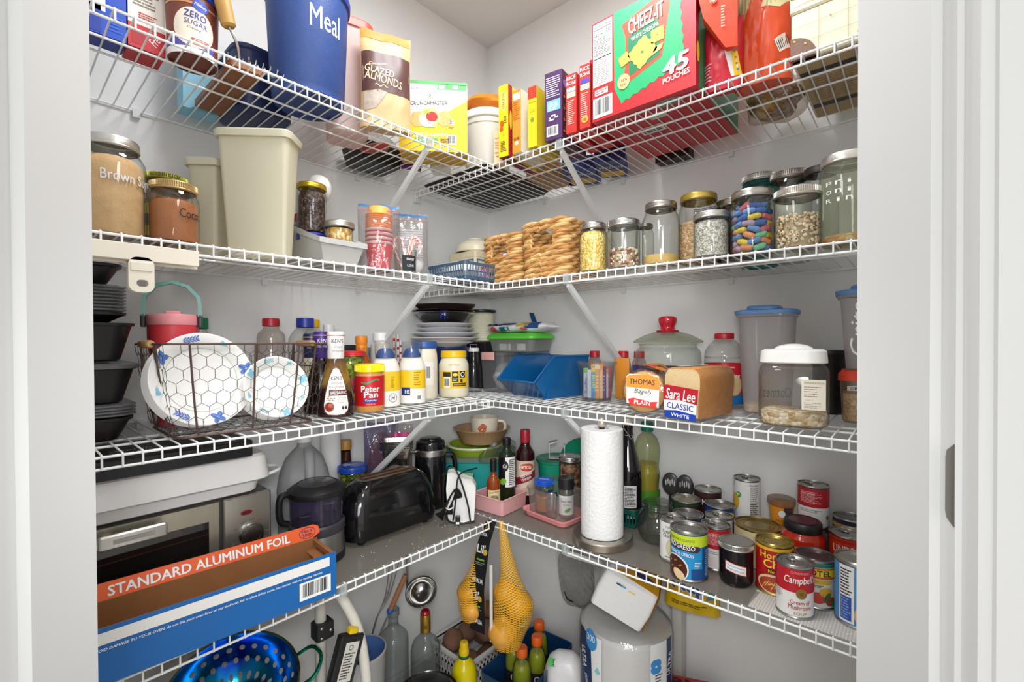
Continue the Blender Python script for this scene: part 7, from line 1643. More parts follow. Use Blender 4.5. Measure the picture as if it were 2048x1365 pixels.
lb=Lab(topmap(.097)); lb.text('Vlasic',0,0,.030,.010,WHITE,1,.008,.2); part('lid_print',lb.mb,t,flat=True)
t=bottle('spice_jar','spice jar with a flat black cap and white label in the clear tub',.560,-.250,30,S4+.0115,[(0,.002),(.019,.002),(.0215,.005),(.0215,.085),(.020,.088)],mat('#5e5850',.2,.2),capp(.0235,.086,.118),mat('#1d1d1f',.4),30,None,'jar',None,None,0)
lb=Lab(cylmap(.0216),.003); lb.rect(-.030,.012,.032,.068,mat('#ecebe8',.5)); lb.text('Sweet Heat',.002,.052,.034,.007,INK,2,.004); lb.text('Curry',.002,.042,.018,.006,INK,2,.004); lb.ell(.006,.026,.010,.005,mat('#4f9a3a',.5),2,14,30); part('label',lb.mb,t)
solo('spice_shaker','tiny silver topped shaker at the front of the clear tub','shaker',MB().lathe([(0,0),(.014,0),(.015,.002),(.015,.056),(.0165,.058),(.0165,.070),(.013,.073),(0,.073)],ALU,26),.523,-.272,S4+.0115)
t=T('canister','teal green measuring canister with red lettering behind the clear tub','canister',.420,-.105,S4,36)
TG=mat('#1d9c7c',.3,0,.06); part('body',MB().lathe([(0,.002),(.054,.002),(.058,.006),(.062,.115),(.064,.119),(.064,.124),(.062,.126)],TG,52),t)
part('lid',MB().lathe([(.064,.126),(.070,.128),(.070,.136),(.064,.138),(.060,.1355),(0,.1355)],mat('#12805f',.35),52),t)
lb=Lab(profmap(lambda v:.058+.004*v/.115),.005); lb.text('PYREX',.014,.085,.060,.013,mat('#a23a2a',.5),1,.006); part('lettering',lb.mb,t)
solo('glass_plate_lid','round green plastic lid standing on edge at the wall','lid',MB().lathe([(0,-.003),(.095,-.003),(.098,0),(.095,.003),(0,.003)],mat('#1a9a78',.35),52).xf(Matrix.Rotation(math.radians(80),4,'X')),.470,-.026,S4+.0985)
t=T('clamp','grey metal hook bracket standing on the teal canister lid','bracket',.428,-.112,S4+.139,36)
GMT=mat('#b3b2b0',.4,.6)
mb=MB(); mb.prism([(-.028,0),(.026,0),(.026,.046),(.023,.046),(.023,.003),(-.025,.003),(-.025,.048),(.0,.056),(.0,.059),(-.028,.052)],'y',-.016,.016,GMT); mb.box(-.0285,-.0275,-.016,.016,.002,.05,mat('#d6d5d2',.5)); part('bracket',mb,t)
t=jar('glass_jar','small pecan jar with a silver lid behind the spice jar',.508,-.154,34,.0345,.168,S4,ALU,.016,.0325,.08,None,('pecans','brown pecans in the silver lidded jar',grain(['#6e4a30','#8a6140','#553622','#a37a52'],70,.5),.86,.001),None)
lb=Lab(cylmap(.0345),.004); lb.text('Pecans',.006,.118,.036,.010,INK,1,.004); part('lettering',lb.mb,t)
t=bottle('sauce_bottle','small dark capped sauce bottle behind the pecan jar',.532,-.058,30,S4,[(0,.002),(.022,.002),(.025,.006),(.025,.15),(.020,.175),(.0125,.19)],mat('#8a8070',.2),capp(.0145,.19,.22),BLACK,28)
lb=Lab(cylmap(.0251),.004); lb.rect(-.03,.09,.03,.145,mat('#2a2018',.5)); lb.text('M',.0,.125,.016,.016,WHITE,2,.01); part('label',lb.mb,t)
# paper towel stand
tx,ty=.7105,-.300
t=T('paper_towel_holder','brushed steel paper towel stand with a heavy round base','paper towel holder',tx,ty,S4,30)
BRS=mat('#b9b0a4',.3,1.0,.05)
part('base',MB().lathe([(0,0),(.078,0),(.0795,.0015),(.0795,.018),(.0775,.0205),(0,.021)],BRS,64),t)
part('rod',MB().lathe([(.008,.02),(.008,.305),(.0085,.306)],BRS,20),t)
part('finial',MB().lathe(smooth([(.0085,.304),(.0115,.306),(.0125,.314),(.0105,.324),(.006,.329),(0,.330)],3),mat('#c9beb0',.35,.5),24),t)
PTW=mat('#f0efed',.85,0,.02,.9,130)
t=T('paper_towel_roll','white paper towel roll standing on the steel holder','paper towels',tx,ty,S4+.0212,30)
part('roll',MB().lathe([(.019,0),(.0545,0),(.0555,.001),(.0555,.279),(.0545,.280),(.019,.280),(.019,0)],PTW,64),t)
mb=MB(); n=16; A_=[((.0558+.0035*(i/n) ** 3)*math.cos(math.radians(205+45*i/n)),(.0558+.0035*(i/n) ** 3)*math.sin(math.radians(205+45*i/n))) for i in range(n+1)]
A_=[((.0556+.006*(1-i/n) ** 2.5)*math.cos(math.radians(196+40*i/n)),(.0556+.006*(1-i/n) ** 2.5)*math.sin(math.radians(196+40*i/n))) for i in range(n+1)]
A_=[((.0562+.0028*(i/n))*math.cos(math.radians(190+48*i/n)),(.0562+.0028*(i/n))*math.sin(math.radians(190+48*i/n))) for i in range(n+1)]
vs=[(a,b,z) for z in (.001,.279) for a,b in A_]; mb.add(vs,[(i,i+1,n+2+i,n+1+i) for i in range(n)],PTW); part('loose_sheet',mb,t)
# swing top bottle in a green basket
t=T('plastic_basket','dark green slotted basket under the black swing top bottle','basket',.702,-.138,S4,0)
GBK=mat('#14524a',.4); mb=MB(); mb.rbox(-.046,.046,-.046,.046,[(0,.006),(.002,.004),(.012,.003)],GBK,.01,4); A=.046
o=rrect(-A,A,-A,A,.01,4); i_=rrect(-A+.003,A-.003,-A+.003,A-.003,.008,4); mb.loft([[(x,y,.038) for x,y in o],[(x,y,.052) for x,y in o],[(x,y,.052) for x,y in i_],[(x,y,.038) for x,y in i_],[(x,y,.038) for x,y in o]],GBK,False,False)
for i in range(9):
    d=-A+.008+(2*A-.016)*i/8
    for q in ((d,-A+.0015),(d,A-.0015),(-A+.0015,d),(A-.0015,d)):mb.box(q[0]-.0022,q[0]+.0022,q[1]-.0015,q[1]+.0015,.010,.040,GBK)
part('basket_body',mb,t)
t=T('swing_top_bottle','tall black bottle with a wire swing top and white fact panel','bottle',.702,-.138,S4+.0135,27)
part('bottle_body',MB().lathe(smooth([(0,.002),(.037,.002),(.0395,.006),(.0395,.10),(.0395,.135),(.038,.150),(.028,.185),(.019,.220),(.0155,.250),(.0155,.262),(.0165,.266),(.016,.274)],4),mat('#0d0d10',.06,0,.2,0,1,20,.5),40),t)
part('stopper',MB().lathe([(.013,.270),(.0145,.272),(.0145,.277),(.012,.282),(.010,.292),(0,.293)],mat('#d9cfc2',.3),24),t); part('seal',MB().lathe([(.0155,.2735),(.0165,.2755),(.0155,.2785)],mat('#c8643a',.4),24),t)
mb=MB(); mb.tube([(.0175*math.cos(a/4),.0175*math.sin(a/4),.245) for a in range(25)],.0012,STEEL,6,True); mb.tube(bez([(-.014,-.010,.284),(-.010,-.019,.265),(.002,-.020,.248),(.008,-.020,.236),(.014,-.018,.240),(.010,-.018,.247)]),.0012,STEEL,6); part('wire_bail',mb,t)
lb=Lab(cylmap(.0396),.005); lb.rect(-.046,.008,.052,.118,mat('#141216',.3)); lb.rect(-.010,.040,.026,.104,mat('#d9d7d4',.5),2); lb.lines(-.008,.044,.024,.100,13,INK,3,.5,6); lb.text('Calories 120',.008,.092,.030,.004,INK,4,.01); lb.lines(-.012,.028,.028,.036,3,mat('#d8b8bc',.5),2); lb.bars(-.006,.010,.024,.024,2); lb.lines(-.020,.05,-.014,.1,9,mat('#c9c6c4',.5),2); part('label',lb.mb,t)
t=bottle('oil_bottle','clear ribbed oil bottle with a green cap at the wall',.722,-.050,26,S4,[(0,.002),(.034,.002),(.037,.006),(.037,.05),(.034,.09),(.037,.13),(.034,.15),(.038,.20),(.030,.235),(.016,.252),(.0145,.262)],clear('#eef0dc','#a9ad7c',.5,.05,.05),capp(.0185,.258,.285),mat('#15735a',.4),36,None,'bottle',None,('cooking_oil','golden oil filling the lower part of the ribbed bottle',mat('#b3a227',.1,0,.2),[(0,.004),(.032,.004),(.034,.008),(.034,.05),(.0315,.09),(.0345,.13),(.031,.150),(.028,.160),(0,.160)]))
lb=Lab(cylmap(.0375),.005); lb.rect(-.05,.02,.05,.085,mat('#4f8f2a',.4)); part('label',lb.mb,t)
# globe jar
t=T('glass_jar','empty round globe jar without a lid next to the swing top bottle','jar',.822,-.205,S4,24)
part('glass_body',MB().lathe(smooth([(0,.004),(.026,.004),(.032,0),(.044,.012),(.0515,.036),(.050,.058),(.043,.076),(.038,.083),(.0375,.088)],4)+[(.0375,.0885),(.0395,.090),(.0375,.093),(.0395,.0955),(.0375,.0985),(.0382,.104),(.0365,.1055),(.0350,.104),(.0345,.09)],clear('#e4e8e4','#7d857f',.6,.03,.02),48),t)
for i,(px_,dz,dy) in enumerate(((.795,.0,-.065),(.836,-.006,-.060))):
    t=T('slotted_spoon',('black slotted spoon leaning on the wall behind the globe jar','black slotted spoon leaning on the wall behind the dark lidded can')[i],'spoon',px_,dy,S4+.001,10); mb=MB(); mb.ell((0,.028,.105),.025,.006,.034,mat('#3c3a39',.35),24,10)
    part('bowl',mb,t); part('handle',MB().tube([(0,.028,.072),(0,.020,.0),(0,.02,.0)][:2],.005,mat('#2a2829',.4),8),t)
    lb=Lab(lambda u,v,k:(u,.0225-.0008*k-e_(k)*.5,v));
    for q in range(5):lb.ell(-.012+.006*q,.110+.004*(q % 2),.0018,.009,mat('#cfcdca',.5),2,10)
    part('slots',lb.mb,t,flat=True)
# ---- tins
def fine(lb,u0,v0,u1,v1,n,m,s=1):lb.lines(u0,v0,u1,v1,n,m,2,.45,s)
WS=mat('#ecebe7',.45); RS=mat('#bf1b28',.4)
def low(x,y,r,h,label,col,z=0.0):
    t,lb=can('food_tin',label,x,y,10,r,h,S4+z,mat(col,.4)); lb.rect(-.02,h*.35,.02,h*.7,mat('#d9c98a',.5)); part('label',lb.mb,t)
# cream of chicken
t,lb=can('food_tin','white cream soup can with a yellow bowl picture beside the globe jar',.893,-.272,22,.0328,.1005,S4,mat('#efeeea',.4),TIN,True)
lb.text('Campbell',-.004,.084,.03,.006,mat('#8a8884',.5),2,.002,.2); lb.text('Cream of',-.010,.074,.032,.009,INK,2,.004); lb.text('Chicken',-.010,.064,.030,.009,INK,2,.004); lb.ell(.004,.036,.019,.023,mat('#e6d69a',.5),2); lb.ring(.004,.036,.021,.025,.0012,mat('#c9b878',.5),2); fine(lb,-.02,.010,.012,.016,1,mat('#9a9894',.5)); part('label',lb.mb,t)
# french onion
t,lb=can('food_tin','blue and lime french onion soup can in the front row',.9517,-.3275,20,.0405,.1085,S4,mat('#1f8fc9',.38))
r=.0405; lb.rect(-.13,.078,.13,.102,mat('#c3d62a',.4)); lb.poly([(-.062,.086),(.022,.080),(.026,.072),(.018,.066),(-.062,.072)],mat('#3a2a3c',.4),2); lb.text('PROGRESSO',-.018,.0775,.062,.0105,WHITE,3,.012,0,-4); lb.text('VEGETABLE CLASSICS',-.018,.092,.060,.005,mat('#5c6a12',.5),2,.004)
lb.text('FRENCH ONION',-.018,.061,.056,.0075,WHITE,2,.012,0,-5); lb.rect(.03,.006,.13,.078,mat('#174a86',.4)); lb.rect(.005,.006,.03,.03,mat('#174a86',.4))
lb.ell(-.030,.026,.030,.030,mat('#efe6dd',.4),2); lb.ell(-.031,.025,.028,.028,mat('#4a2118',.25,0,.5,.2,90,50),3); lb.ell(-.022,.014,.015,.010,mat('#e8c998',.5,0,.3,.3,120,60),4,18,-30)
for a,b in ((-.045,.038),(-.030,.042),(-.018,.034),(-.040,.026)):lb.ell(a,b,.005,.002,mat('#a8662f',.4),4,10,30)
fine(lb,.040,.012,.058,.072,14,mat('#b8cfe6',.5),4); fine(lb,.012,.032,.028,.046,4,WHITE); part('label',lb.mb,t)
# green label can, dark lidded can, bean cans
t,lb=can('food_tin','can with a dark green label and pale top between the spoons and blue cans',.866,-.115,20,.0385,.1005,S4,mat('#23472c',.4),mat('#c9c3b0',.3,.9)); lb.rect(-.02,.06,.06,.09,mat('#3a2018',.45)); lb.rect(.01,.04,.06,.07,mat('#c8402a',.4),2); part('label',lb.mb,t)
t,lb=can('food_tin','brown sandwich sauce can with white letters at the wall',.900,-.045,18,.0365,.1175,S4,mat('#3a1c1a',.4)); lb.text('MANWICH',.022,.088,.072,.016,WHITE,2,.014); part('label',lb.mb,t)
t,lb=can('food_tin','blue bean can with a yellow name oval, behind the soup cans',.900,-.195,20,.0380,.0905,S4,mat('#20408c',.4),mat('#8f8e8c',.3,.8)); lb.ell(.018,.066,.030,.014,YEL,2); lb.text("BEAN'S",.018,.065,.040,.011,INK,3,.012); part('label',lb.mb,t)
t,lb=can('food_tin','blue bean can near the white pea can',.950,-.103,16,.0375,.1013,S4,mat('#1f3f8f',.4),mat('#9a9996',.3,.8)); lb.ell(.02,.080,.022,.010,YEL,2); part('label',lb.mb,t)
t,lb=can('food_tin','silver pull tab can right behind the red and white soup can',.969,-.172,17,.0325,.0965,S4,mat('#d9d7d2',.4),TIN,True); part('label',lb.mb,t)
def campbell(label,x,y,rz,z=0,words=True,back=False):
    t,lb=can('food_tin',label,x,y,rz,.0328,.1005,S4+z,WS,TIN,True); lb.rect(-.103,.051,.103,.0948,RS)
    if back:
        lb.rect(-.034,.058,.018,.090,RS,1); fine(lb,-.030,.060,.016,.088,9,mat('#eab3b3',.5),5); lb.rect(-.030,.082,.014,.0825,WHITE,3); fine(lb,-.03,.038,.02,.046,2,mat('#9a9894',.5),3); lb.rect(-.032,.010,-.006,.034,mat('#e8d8d6',.5),2); lb.ell(.03,.028,.004,.005,mat('#8a6a3a',.5),2)
    else:
        lb.text("Campbell's",.014,.074,.058,.0185,WHITE,2,.006,.25,3); lb.text('CONDENSED',.012,.089,.032,.0042,mat('#e6a09a',.5),2,.004); lb.ell(.014,.050,.0095,.0095,mat('#b3904a',.35,.6),3); lb.ring(.014,.050,.0075,.0075,.001,mat('#8a6a30',.4,.5),4); lb.ell(.014,.050,.004,.004,mat('#8a6a30',.4,.5),4)
        lb.text('Cream of',.012,.033,.034,.0075,mat('#b3262c',.5),2,.006); lb.text('Mushroom',.012,.0235,.040,.0085,mat('#b3262c',.5),2,.006); lb.text('SOUP',.012,.0115,.022,.0058,mat('#b59a6a',.5),2,.01); fine(lb,-.034,.034,-.018,.05,4,mat('#a9a7a2',.5),7)
    part('label',lb.mb,t); return t
campbell('red and white soup can half hidden behind the blue french onion can',.985,-.245,30,0,True,True)
campbell('red and white mushroom soup can standing frontmost by the shelf lip',1.1615,-.3345,5)
t,lb=can('food_tin','white vegetable can with a green dot standing tall at the wall',1.003,-.050,2,.0328,.111,S4+.0585,mat('#efeeea',.4),TIN,True)
lb.text('P',-.014,.070,.006,.008,WHITE,4,.01); lb.ell(-.014,.070,.0075,.0075,mat('#4fa33a',.5),3); lb.ell(-.026,.050,.014,.022,mat('#e0b43a',.5),2); lb.text('Nutrition',.024,.098,.022,.005,INK,2,.01); fine(lb,.014,.02,.036,.092,14,INK,8); fine(lb,-.034,.09,-.026,.104,3,mat('#7a7874',.5)); part('label',lb.mb,t)
low(1.003,-.050,.0328,.0575,'short tin under the tall white vegetable can','#c9b24a')
t,lb=can('food_tin','large cream coloured can with a brass top in the middle of the cluster',1.053,-.155,13,.0520,.0905,S4,mat('#e3d6a8',.4),mat('#a8925a',.3,.9),False,CAN_G,mat('#b39c60',.3,.9)); lb.rect(-.03,.04,.07,.062,YEL,1); lb.ell(.028,.056,.032,.014,mat('#f0d43a',.4),2); lb.text('MARKET',.028,.056,.046,.011,INK,3,.01); part('label',lb.mb,t)
t=jar('jelly_jar','quilted jar of dark jelly with a handwritten orange label',1.0415,-.290,15,.0345,.0925,S4,ZINC,.015,.0335,.08,mat('#160d12',.08,0,.3,.35,150,60),None,None,True)
lb=Lab(lambda u,v,k:cylmap(.0348)(u,v-u*.22,k),.004); lb.rect(-.0215,.032,.0215,.052,mat('#ef7a4a',.5)); lb.rect(-.020,.0335,.020,.0505,mat('#eef0f0',.6),2); BLUEINK=mat('#3f6aa8',.6)
R_=random.Random(6)
for row,(n,v) in enumerate(((9,.0455),(9,.0385))):
    lb.strip([(-.0175+.035*i/40,v+.0022*math.sin(i*1.55+row)*(.5+R_.random()*.5)) for i in range(41)],.0007,BLUEINK,3)
part('handwritten_label',lb.mb,t)
# chili
t,lb=can('food_tin','red chili can with yellow letters in the front row',1.1125,-.268,11,.0368,.1055,S4,mat('#b3161c',.38),mat('#b39a4a',.3,.9),False,CAN_G,mat('#bfa860',.3,.9))
lb.rect(-.115,.093,.115,.0995,mat('#e0b22a',.4)); lb.text('Hormel',.002,.083,.058,.014,mat('#f2d23a',.4),2,.016); lb.text('Chili',.002,.066,.044,.0165,mat('#f2d23a',.4),2,.018); lb.rect(-.014,.046,.028,.055,mat('#4a1410',.4),2); lb.text('No Beans',.007,.0505,.036,.0066,mat('#f2d23a',.4),3,.01)
lb.ell(-.002,.024,.032,.0195,mat('#e6c79a',.5),2); lb.ell(-.002,.023,.028,.016,mat('#a8402a',.4,0,.5,.3,120,90),3)
for i in range(9):lb.strip([(-.024+.006*i,.012+.004*(i % 3)),(-.016+.006*i,.026+.003*(i % 2)),(-.006+.005*i,.022)],.0014,mat('#f0c05a',.5),4)
part('label',lb.mb,t)
# orange cup and stacked red can
t=T('snack_cup','orange microwave snack cup with a clear lid beside the stacked red can','cup',1.088,-.075,S4+.0635,10)
part('cup',MB().lathe([(0,0),(.022,0),(.0285,.062)],mat('#e8952c',.4),36),t); part('lid',MB().lathe([(.029,.060),(.031,.063),(.031,.076),(.027,.078),(.024,.076),(0,.076)],clear('#e6e2dc','#8d8880',.5,.08,.35,'#b9a48c'),36),t)
lb=Lab(profmap(lambda v:.022+.0065*v/.062),.004); lb.ell(.002,.044,.0075,.0085,WHITE,2); lb.rect(.006,.03,.03,.06,mat('#4a3a3a',.45)); lb.text('PASTA',.0,.026,.022,.006,mat('#8a3a1c',.5),2,.01); lb.text('BEEF',.0,.017,.018,.006,mat('#8a3a1c',.5),2,.01); part('label',lb.mb,t)
low(1.088,-.073-.0,.0318,.0625,'gold topped tin under the orange snack cup','#b8a83a')
campbell('red and white soup can stacked high at the wall, label back showing',1.155,-.072,12,.0885,True,True)
low(1.156,-.071,.034,.0875,'grey tin under the high stacked red soup can','#7d7a78')
# pasta sauce jar
t=T('sauce_jar','jar of red pasta sauce with a wide black lid','jar',1.149,-.170,S4,9)
part('jar_body',MB().lathe(smooth([(0,.002),(.040,.002),(.0435,.008),(.0435,.085),(.041,.097),(.0345,.106),(.0335,.110)],3),mat('#b3260f',.08,0,.25,0,1,25,.4),48),t)
part('lid',MB().lathe([(.0365,.107),(.0375,.109),(.0375,.124),(.0355,.128),(.033,.129),(.030,.1275),(0,.1275)],BKM,48),t)
lb=Lab(topmap(.1275)); lb.ell(0,0,.0285,.0285,mat('#4a1a22',.35)); lb.ring(0,0,.018,.018,.0015,mat('#6a3038',.35),2); part('lid_print',lb.mb,t,flat=True)
lb=Lab(cylmap(.0437),.005); fine(lb,-.016,.045,.020,.072,5,mat('#efd9d3',.5),6); lb.text('TRADITIONAL',.002,.078,.034,.0045,mat('#efd9d3',.5),2,.008); part('label',lb.mb,t)
# right end of the cluster
t,lb=can('food_tin','dark navy can with a gold band at the wall near the right jamb',1.226,-.070,6,.0335,.127,S4,mat('#2a2f4a',.4),mat('#86858a',.3,.8)); lb.rect(-.105,.106,.105,.114,mat('#c9a43a',.4)); lb.rect(-.02,.06,.05,.095,mat('#3f5fa0',.4)); part('label',lb.mb,t)
solo('tub','plastic tub with an olive yellow lid in the back right corner','tub',MB().lathe([(0,0),(.030,0),(.033,.105),(.036,.106),(.036,.114),(.033,.117),(0,.117)],mat('#bdb25a',.4),40),1.299,-.048,S4)
t,lb=can('food_tin','orange red olive can with white letters beside the sauce jar',1.232,-.155,6,.0365,.118,S4,mat('#cf3a1e',.38),TIN,True); lb.rect(-.11,.104,.11,.109,mat('#b3240f',.4)); lb.text('LINDSAY',-.002,.090,.056,.0155,mat('#f3e6df',.4),2,.012); part('label',lb.mb,t)
t,lb=can('food_tin','diced tomato can with a yellow and green label behind the frontmost soup can',1.187,-.268,8,.0355,.0965,S4,mat('#e6e3d8',.4),mat('#5c4a4a',.3,.6))
lb.rect(-.11,.084,.11,.0905,mat('#2a7a5a',.4)); lb.rect(-.11,.062,.11,.083,mat('#e2572a',.4)); lb.rect(-.11,.066,.11,.080,YEL,2); lb.text('ROTEL',.004,.073,.046,.0115,INK,3,.014); lb.poly([(-.01,.052),(.024,.052),(.030,.056),(.024,.060),(-.01,.060)],mat('#d9b12a',.4),2); fine(lb,-.01,.044,.014,.050,2,INK)
for a,b,s_,c in ((.004,.024,.014,'#c8402f'),(.028,.018,.011,'#b8352a'),(-.018,.020,.012,'#cf5a3a'),(.018,.036,.012,'#d8a83a')):lb.ell(a,b,s_,s_*.8,mat(c,.4,0,.4),2,16)
lb.ell(.020,.026,.011,.005,mat('#4a6a2a',.5),3,14,60); lb.ell(.032,.014,.007,.006,mat('#3a8a3a',.5),4); part('label',lb.mb,t)
t,lb=can('food_tin','blue biscuit tin at the right end by the jamb',1.260,-.292,5,.0395,.1195,S4,mat('#4f93cf',.4),mat('#b3ada2',.35,.8))
lb.rect(-.034,.008,-.008,.113,WHITE,1); fine(lb,-.031,.058,-.010,.108,9,INK,3); lb.rect(-.031,.012,-.012,.056,mat('#2a55b0',.4),2); fine(lb,-.030,.014,-.013,.054,8,mat('#9ab4e0',.5),9); lb.ell(.018,.026,.026,.026,mat('#d9b48a',.5,0,.3),2); part('label',lb.mb,t)

# ================================================================ hanging under the lowest shelf and on the floor
def netmat(h,na,kz,w=.32):
    m=bpy.data.materials.new('net'); m.use_nodes=True; nt=m.node_tree; b=nt.nodes['Principled BSDF']; L_=nt.links.new
    tc=nt.nodes.new('ShaderNodeTexCoord'); sp=nt.nodes.new('ShaderNodeSeparateXYZ'); L_(tc.outputs['Object'],sp.inputs[0])
    at=nt.nodes.new('ShaderNodeMath'); at.operation='ARCTAN2'; L_(sp.outputs['Y'],at.inputs[0]); L_(sp.outputs['X'],at.inputs[1])
    outs=[]
    for s_ in (1,-1):
        a=nt.nodes.new('ShaderNodeMath'); a.operation='MULTIPLY'; a.inputs[1].default_value=na/6.2832; L_(at.outputs[0],a.inputs[0])
        c=nt.nodes.new('ShaderNodeMath'); c.operation='MULTIPLY_ADD'; c.inputs[1].default_value=s_*kz; L_(sp.outputs['Z'],c.inputs[0]); L_(a.outputs[0],c.inputs[2])
        f=nt.nodes.new('ShaderNodeMath'); f.operation='FRACT'; L_(c.outputs[0],f.inputs[0])
        g=nt.nodes.new('ShaderNodeMath'); g.operation='LESS_THAN'; g.inputs[1].default_value=w; L_(f.outputs[0],g.inputs[0]); outs.append(g)
    mx=nt.nodes.new('ShaderNodeMath'); mx.operation='MAXIMUM'; L_(outs[0].outputs[0],mx.inputs[0]); L_(outs[1].outputs[0],mx.inputs[1])
    b.inputs['Base Color'].default_value=lin(h)+[1]; b.inputs['Roughness'].default_value=.5
    tr=nt.nodes.new('ShaderNodeBsdfTransparent'); ms=nt.nodes.new('ShaderNodeMixShader'); L_(mx.outputs[0],ms.inputs[0]); L_(tr.outputs[0],ms.inputs[1]); L_(b.outputs[0],ms.inputs[2]); L_(ms.outputs[0],nt.nodes['Material Output'].inputs[0])
    return m
NET=netmat('#f2b81e',40,150,.24); ONI=mat('#d89a3c',.35,0,.2,.1,60,20)
ox,oy=.372,-.392
OG='onions in the net bag'
for i,(dx,dy,z_,r,lbl) in enumerate(((-.052,-.030,.462,.036,'yellow onion high on the left side of the net bag'),(-.034,-.034,.418,.034,'yellow onion low on the left side of the net bag'),(.066,-.004,.375,.044,'yellow onion hanging lowest in the net bag'),(.092,.034,.448,.040,'yellow onion at the right side of the net bag'),(.052,.020,.478,.036,'yellow onion in the middle of the right net'))):
    mb=MB(); mb.lathe(smooth([(0,-r*.92),(r*.5,-r*.84),(r,-r*.1),(r*.82,r*.62),(r*.3,r*.92),(r*.12,r*1.12),(0,r*1.15)],4),ONI,26); solo('onion',lbl,'onion',mb,ox+dx,oy+dy,z_,30,OG)
t=T('net_bag','yellow net bag of onions hanging from the inner shelf corner','net bag',ox+.03,oy+.01,.33)
def netloft(cx_,cy_,zr): # rings (z, radius, dx, dy)
    mb=MB(); mb.loft([[(cx_+dx+r*math.cos(6.2832*j/28),cy_+dy+r*math.sin(6.2832*j/28),z) for j in range(28)] for z,r,dx,dy in zr],NET,False,False); return mb
part('net',netloft(.052,.008,[(-.004,.012,-.012,-.012),(.010,.040,-.010,-.012),(.050,.050,-.006,-.008),(.090,.058,0,.004),(.130,.060,0,.006),(.165,.044,-.004,0),(.22,.026,-.010,-.002),(.28,.018,-.022,-.004),(.335,.012,-.032,-.004),(.362,.008,-.044,.0)]),t)
part('net',netloft(-.070,-.036,[(.050,.010,.006,0),(.062,.036,.0,0),(.095,.042,-.002,0),(.135,.042,-.004,0),(.165,.034,0,0),(.22,.018,.014,.006),(.29,.012,.026,.014),(.345,.008,.046,.026)]),t)
mb=MB(); lw=.027; BLKL=mat('#17191a',.4)
mb.loft([[(-.037-lw,-.052,.035),(-.037+lw,-.046,.035),(-.037+lw,-.044,.036),(-.037-lw,-.050,.036)],[(-.036-lw*.95,-.054,.17),(-.036+lw*.95,-.048,.17),(-.036+lw*.95,-.046,.17),(-.036-lw*.95,-.052,.17)],[(-.024-lw*.75,-.036,.30),(-.024+lw*.75,-.030,.30),(-.024+lw*.75,-.028,.30),(-.024-lw*.75,-.034,.30)],[(-.018-lw*.7,-.010,.358),(-.018+lw*.7,-.006,.358),(-.018+lw*.7,-.004,.358),(-.018-lw*.7,-.008,.358)]],BLKL)
def lf(u,v,k):
    q=min(1,max(0,(v-.17)/.13)); return (-.036+.012*q+u,-.0512+.0185*q+u*.11-.0012-e_(k),v)
lb=Lab(lf,mb=mb); GRNL=mat('#6fae3a',.5)
for dz in (0,.135):
    lb.text("Lil'",-.004,.146+dz,.028,.024,WHITE,2,.02); lb.rect(-.014,.112+dz,.014,.117+dz,GRNL,2); lb.lines(-.018,.098+dz,.018,.108+dz,2,mat('#8a8a86',.5),2); lb.ell(.012,.138+dz,.008,.009,mat('#c9a43a',.5),1)
lb.text('VIDALIA',0,.190,.040,.013,WHITE,2,.008); lb.text('VIDALIA',.0,.070,.042,.013,WHITE,2,.008); lb.text('VIDALIA',.0,.325,.030,.010,WHITE,2,.008)
part('label_strip',mb,t,'black label strip with white lettering')
mb=MB(); mb.box(.018,.022,-.052,-.044,.03,.25,mat('#e6e6e4',.5)); part('paper_tail',mb,t)
# white basket of potatoes on the floor
t=T('laundry_basket','low white slotted basket in the floor corner','basket',.118,-.175,.001,0)
WBK=mat('#e6e4e2',.45); A,B,Hb=.100,.156,.142
mb=MB(); mb.rbox(-A+.008,A-.008,-B+.008,B-.008,[(0,0),(.004,0)],WBK,.02,5); part('base',mb,t)
mb=MB(); o=rrect(-A,A,-B,B,.022,5); i_=rrect(-A+.004,A-.004,-B+.004,B-.004,.02,5)
for z0,z1 in ((.004,.03),(.060,.072),(.098,.108),(.122,Hb)):mb.loft([[(x,y,z0) for x,y in o],[(x,y,z1) for x,y in o],[(x,y,z1) for x,y in i_],[(x,y,z0) for x,y in i_],[(x,y,z0) for x,y in o]],WBK,False,False)
oo=rrect(-A-.007,A+.007,-B-.007,B+.007,.028,5); mb.loft([[(x,y,Hb-.006) for x,y in oo],[(x,y,Hb+.002) for x,y in oo],[(x,y,Hb+.002) for x,y in i_],[(x,y,Hb-.006) for x,y in i_],[(x,y,Hb-.006) for x,y in oo]],WBK,False,False)
for i in range(16):
    y_=-B+.02+(2*B-.04)*i/15
    for sx in (-1,1):mb.box(sx*A-.002-(.002 if sx > 0 else -.002),sx*A+.002-(.002 if sx > 0 else -.002),y_-.004,y_+.004,.028,.125,WBK)
for i in range(11):
    x_=-A+.02+(2*A-.04)*i/10
    for sy in (-1,1):mb.box(x_-.004,x_+.004,sy*B-.002-(.002 if sy > 0 else -.002),sy*B+.002-(.002 if sy > 0 else -.002),.028,.125,WBK)
part('slotted_wall',mb,t)
POT=mat('#7d5a44',.8,0,.2,.5,120,30)
PG_='potatoes in the white basket'
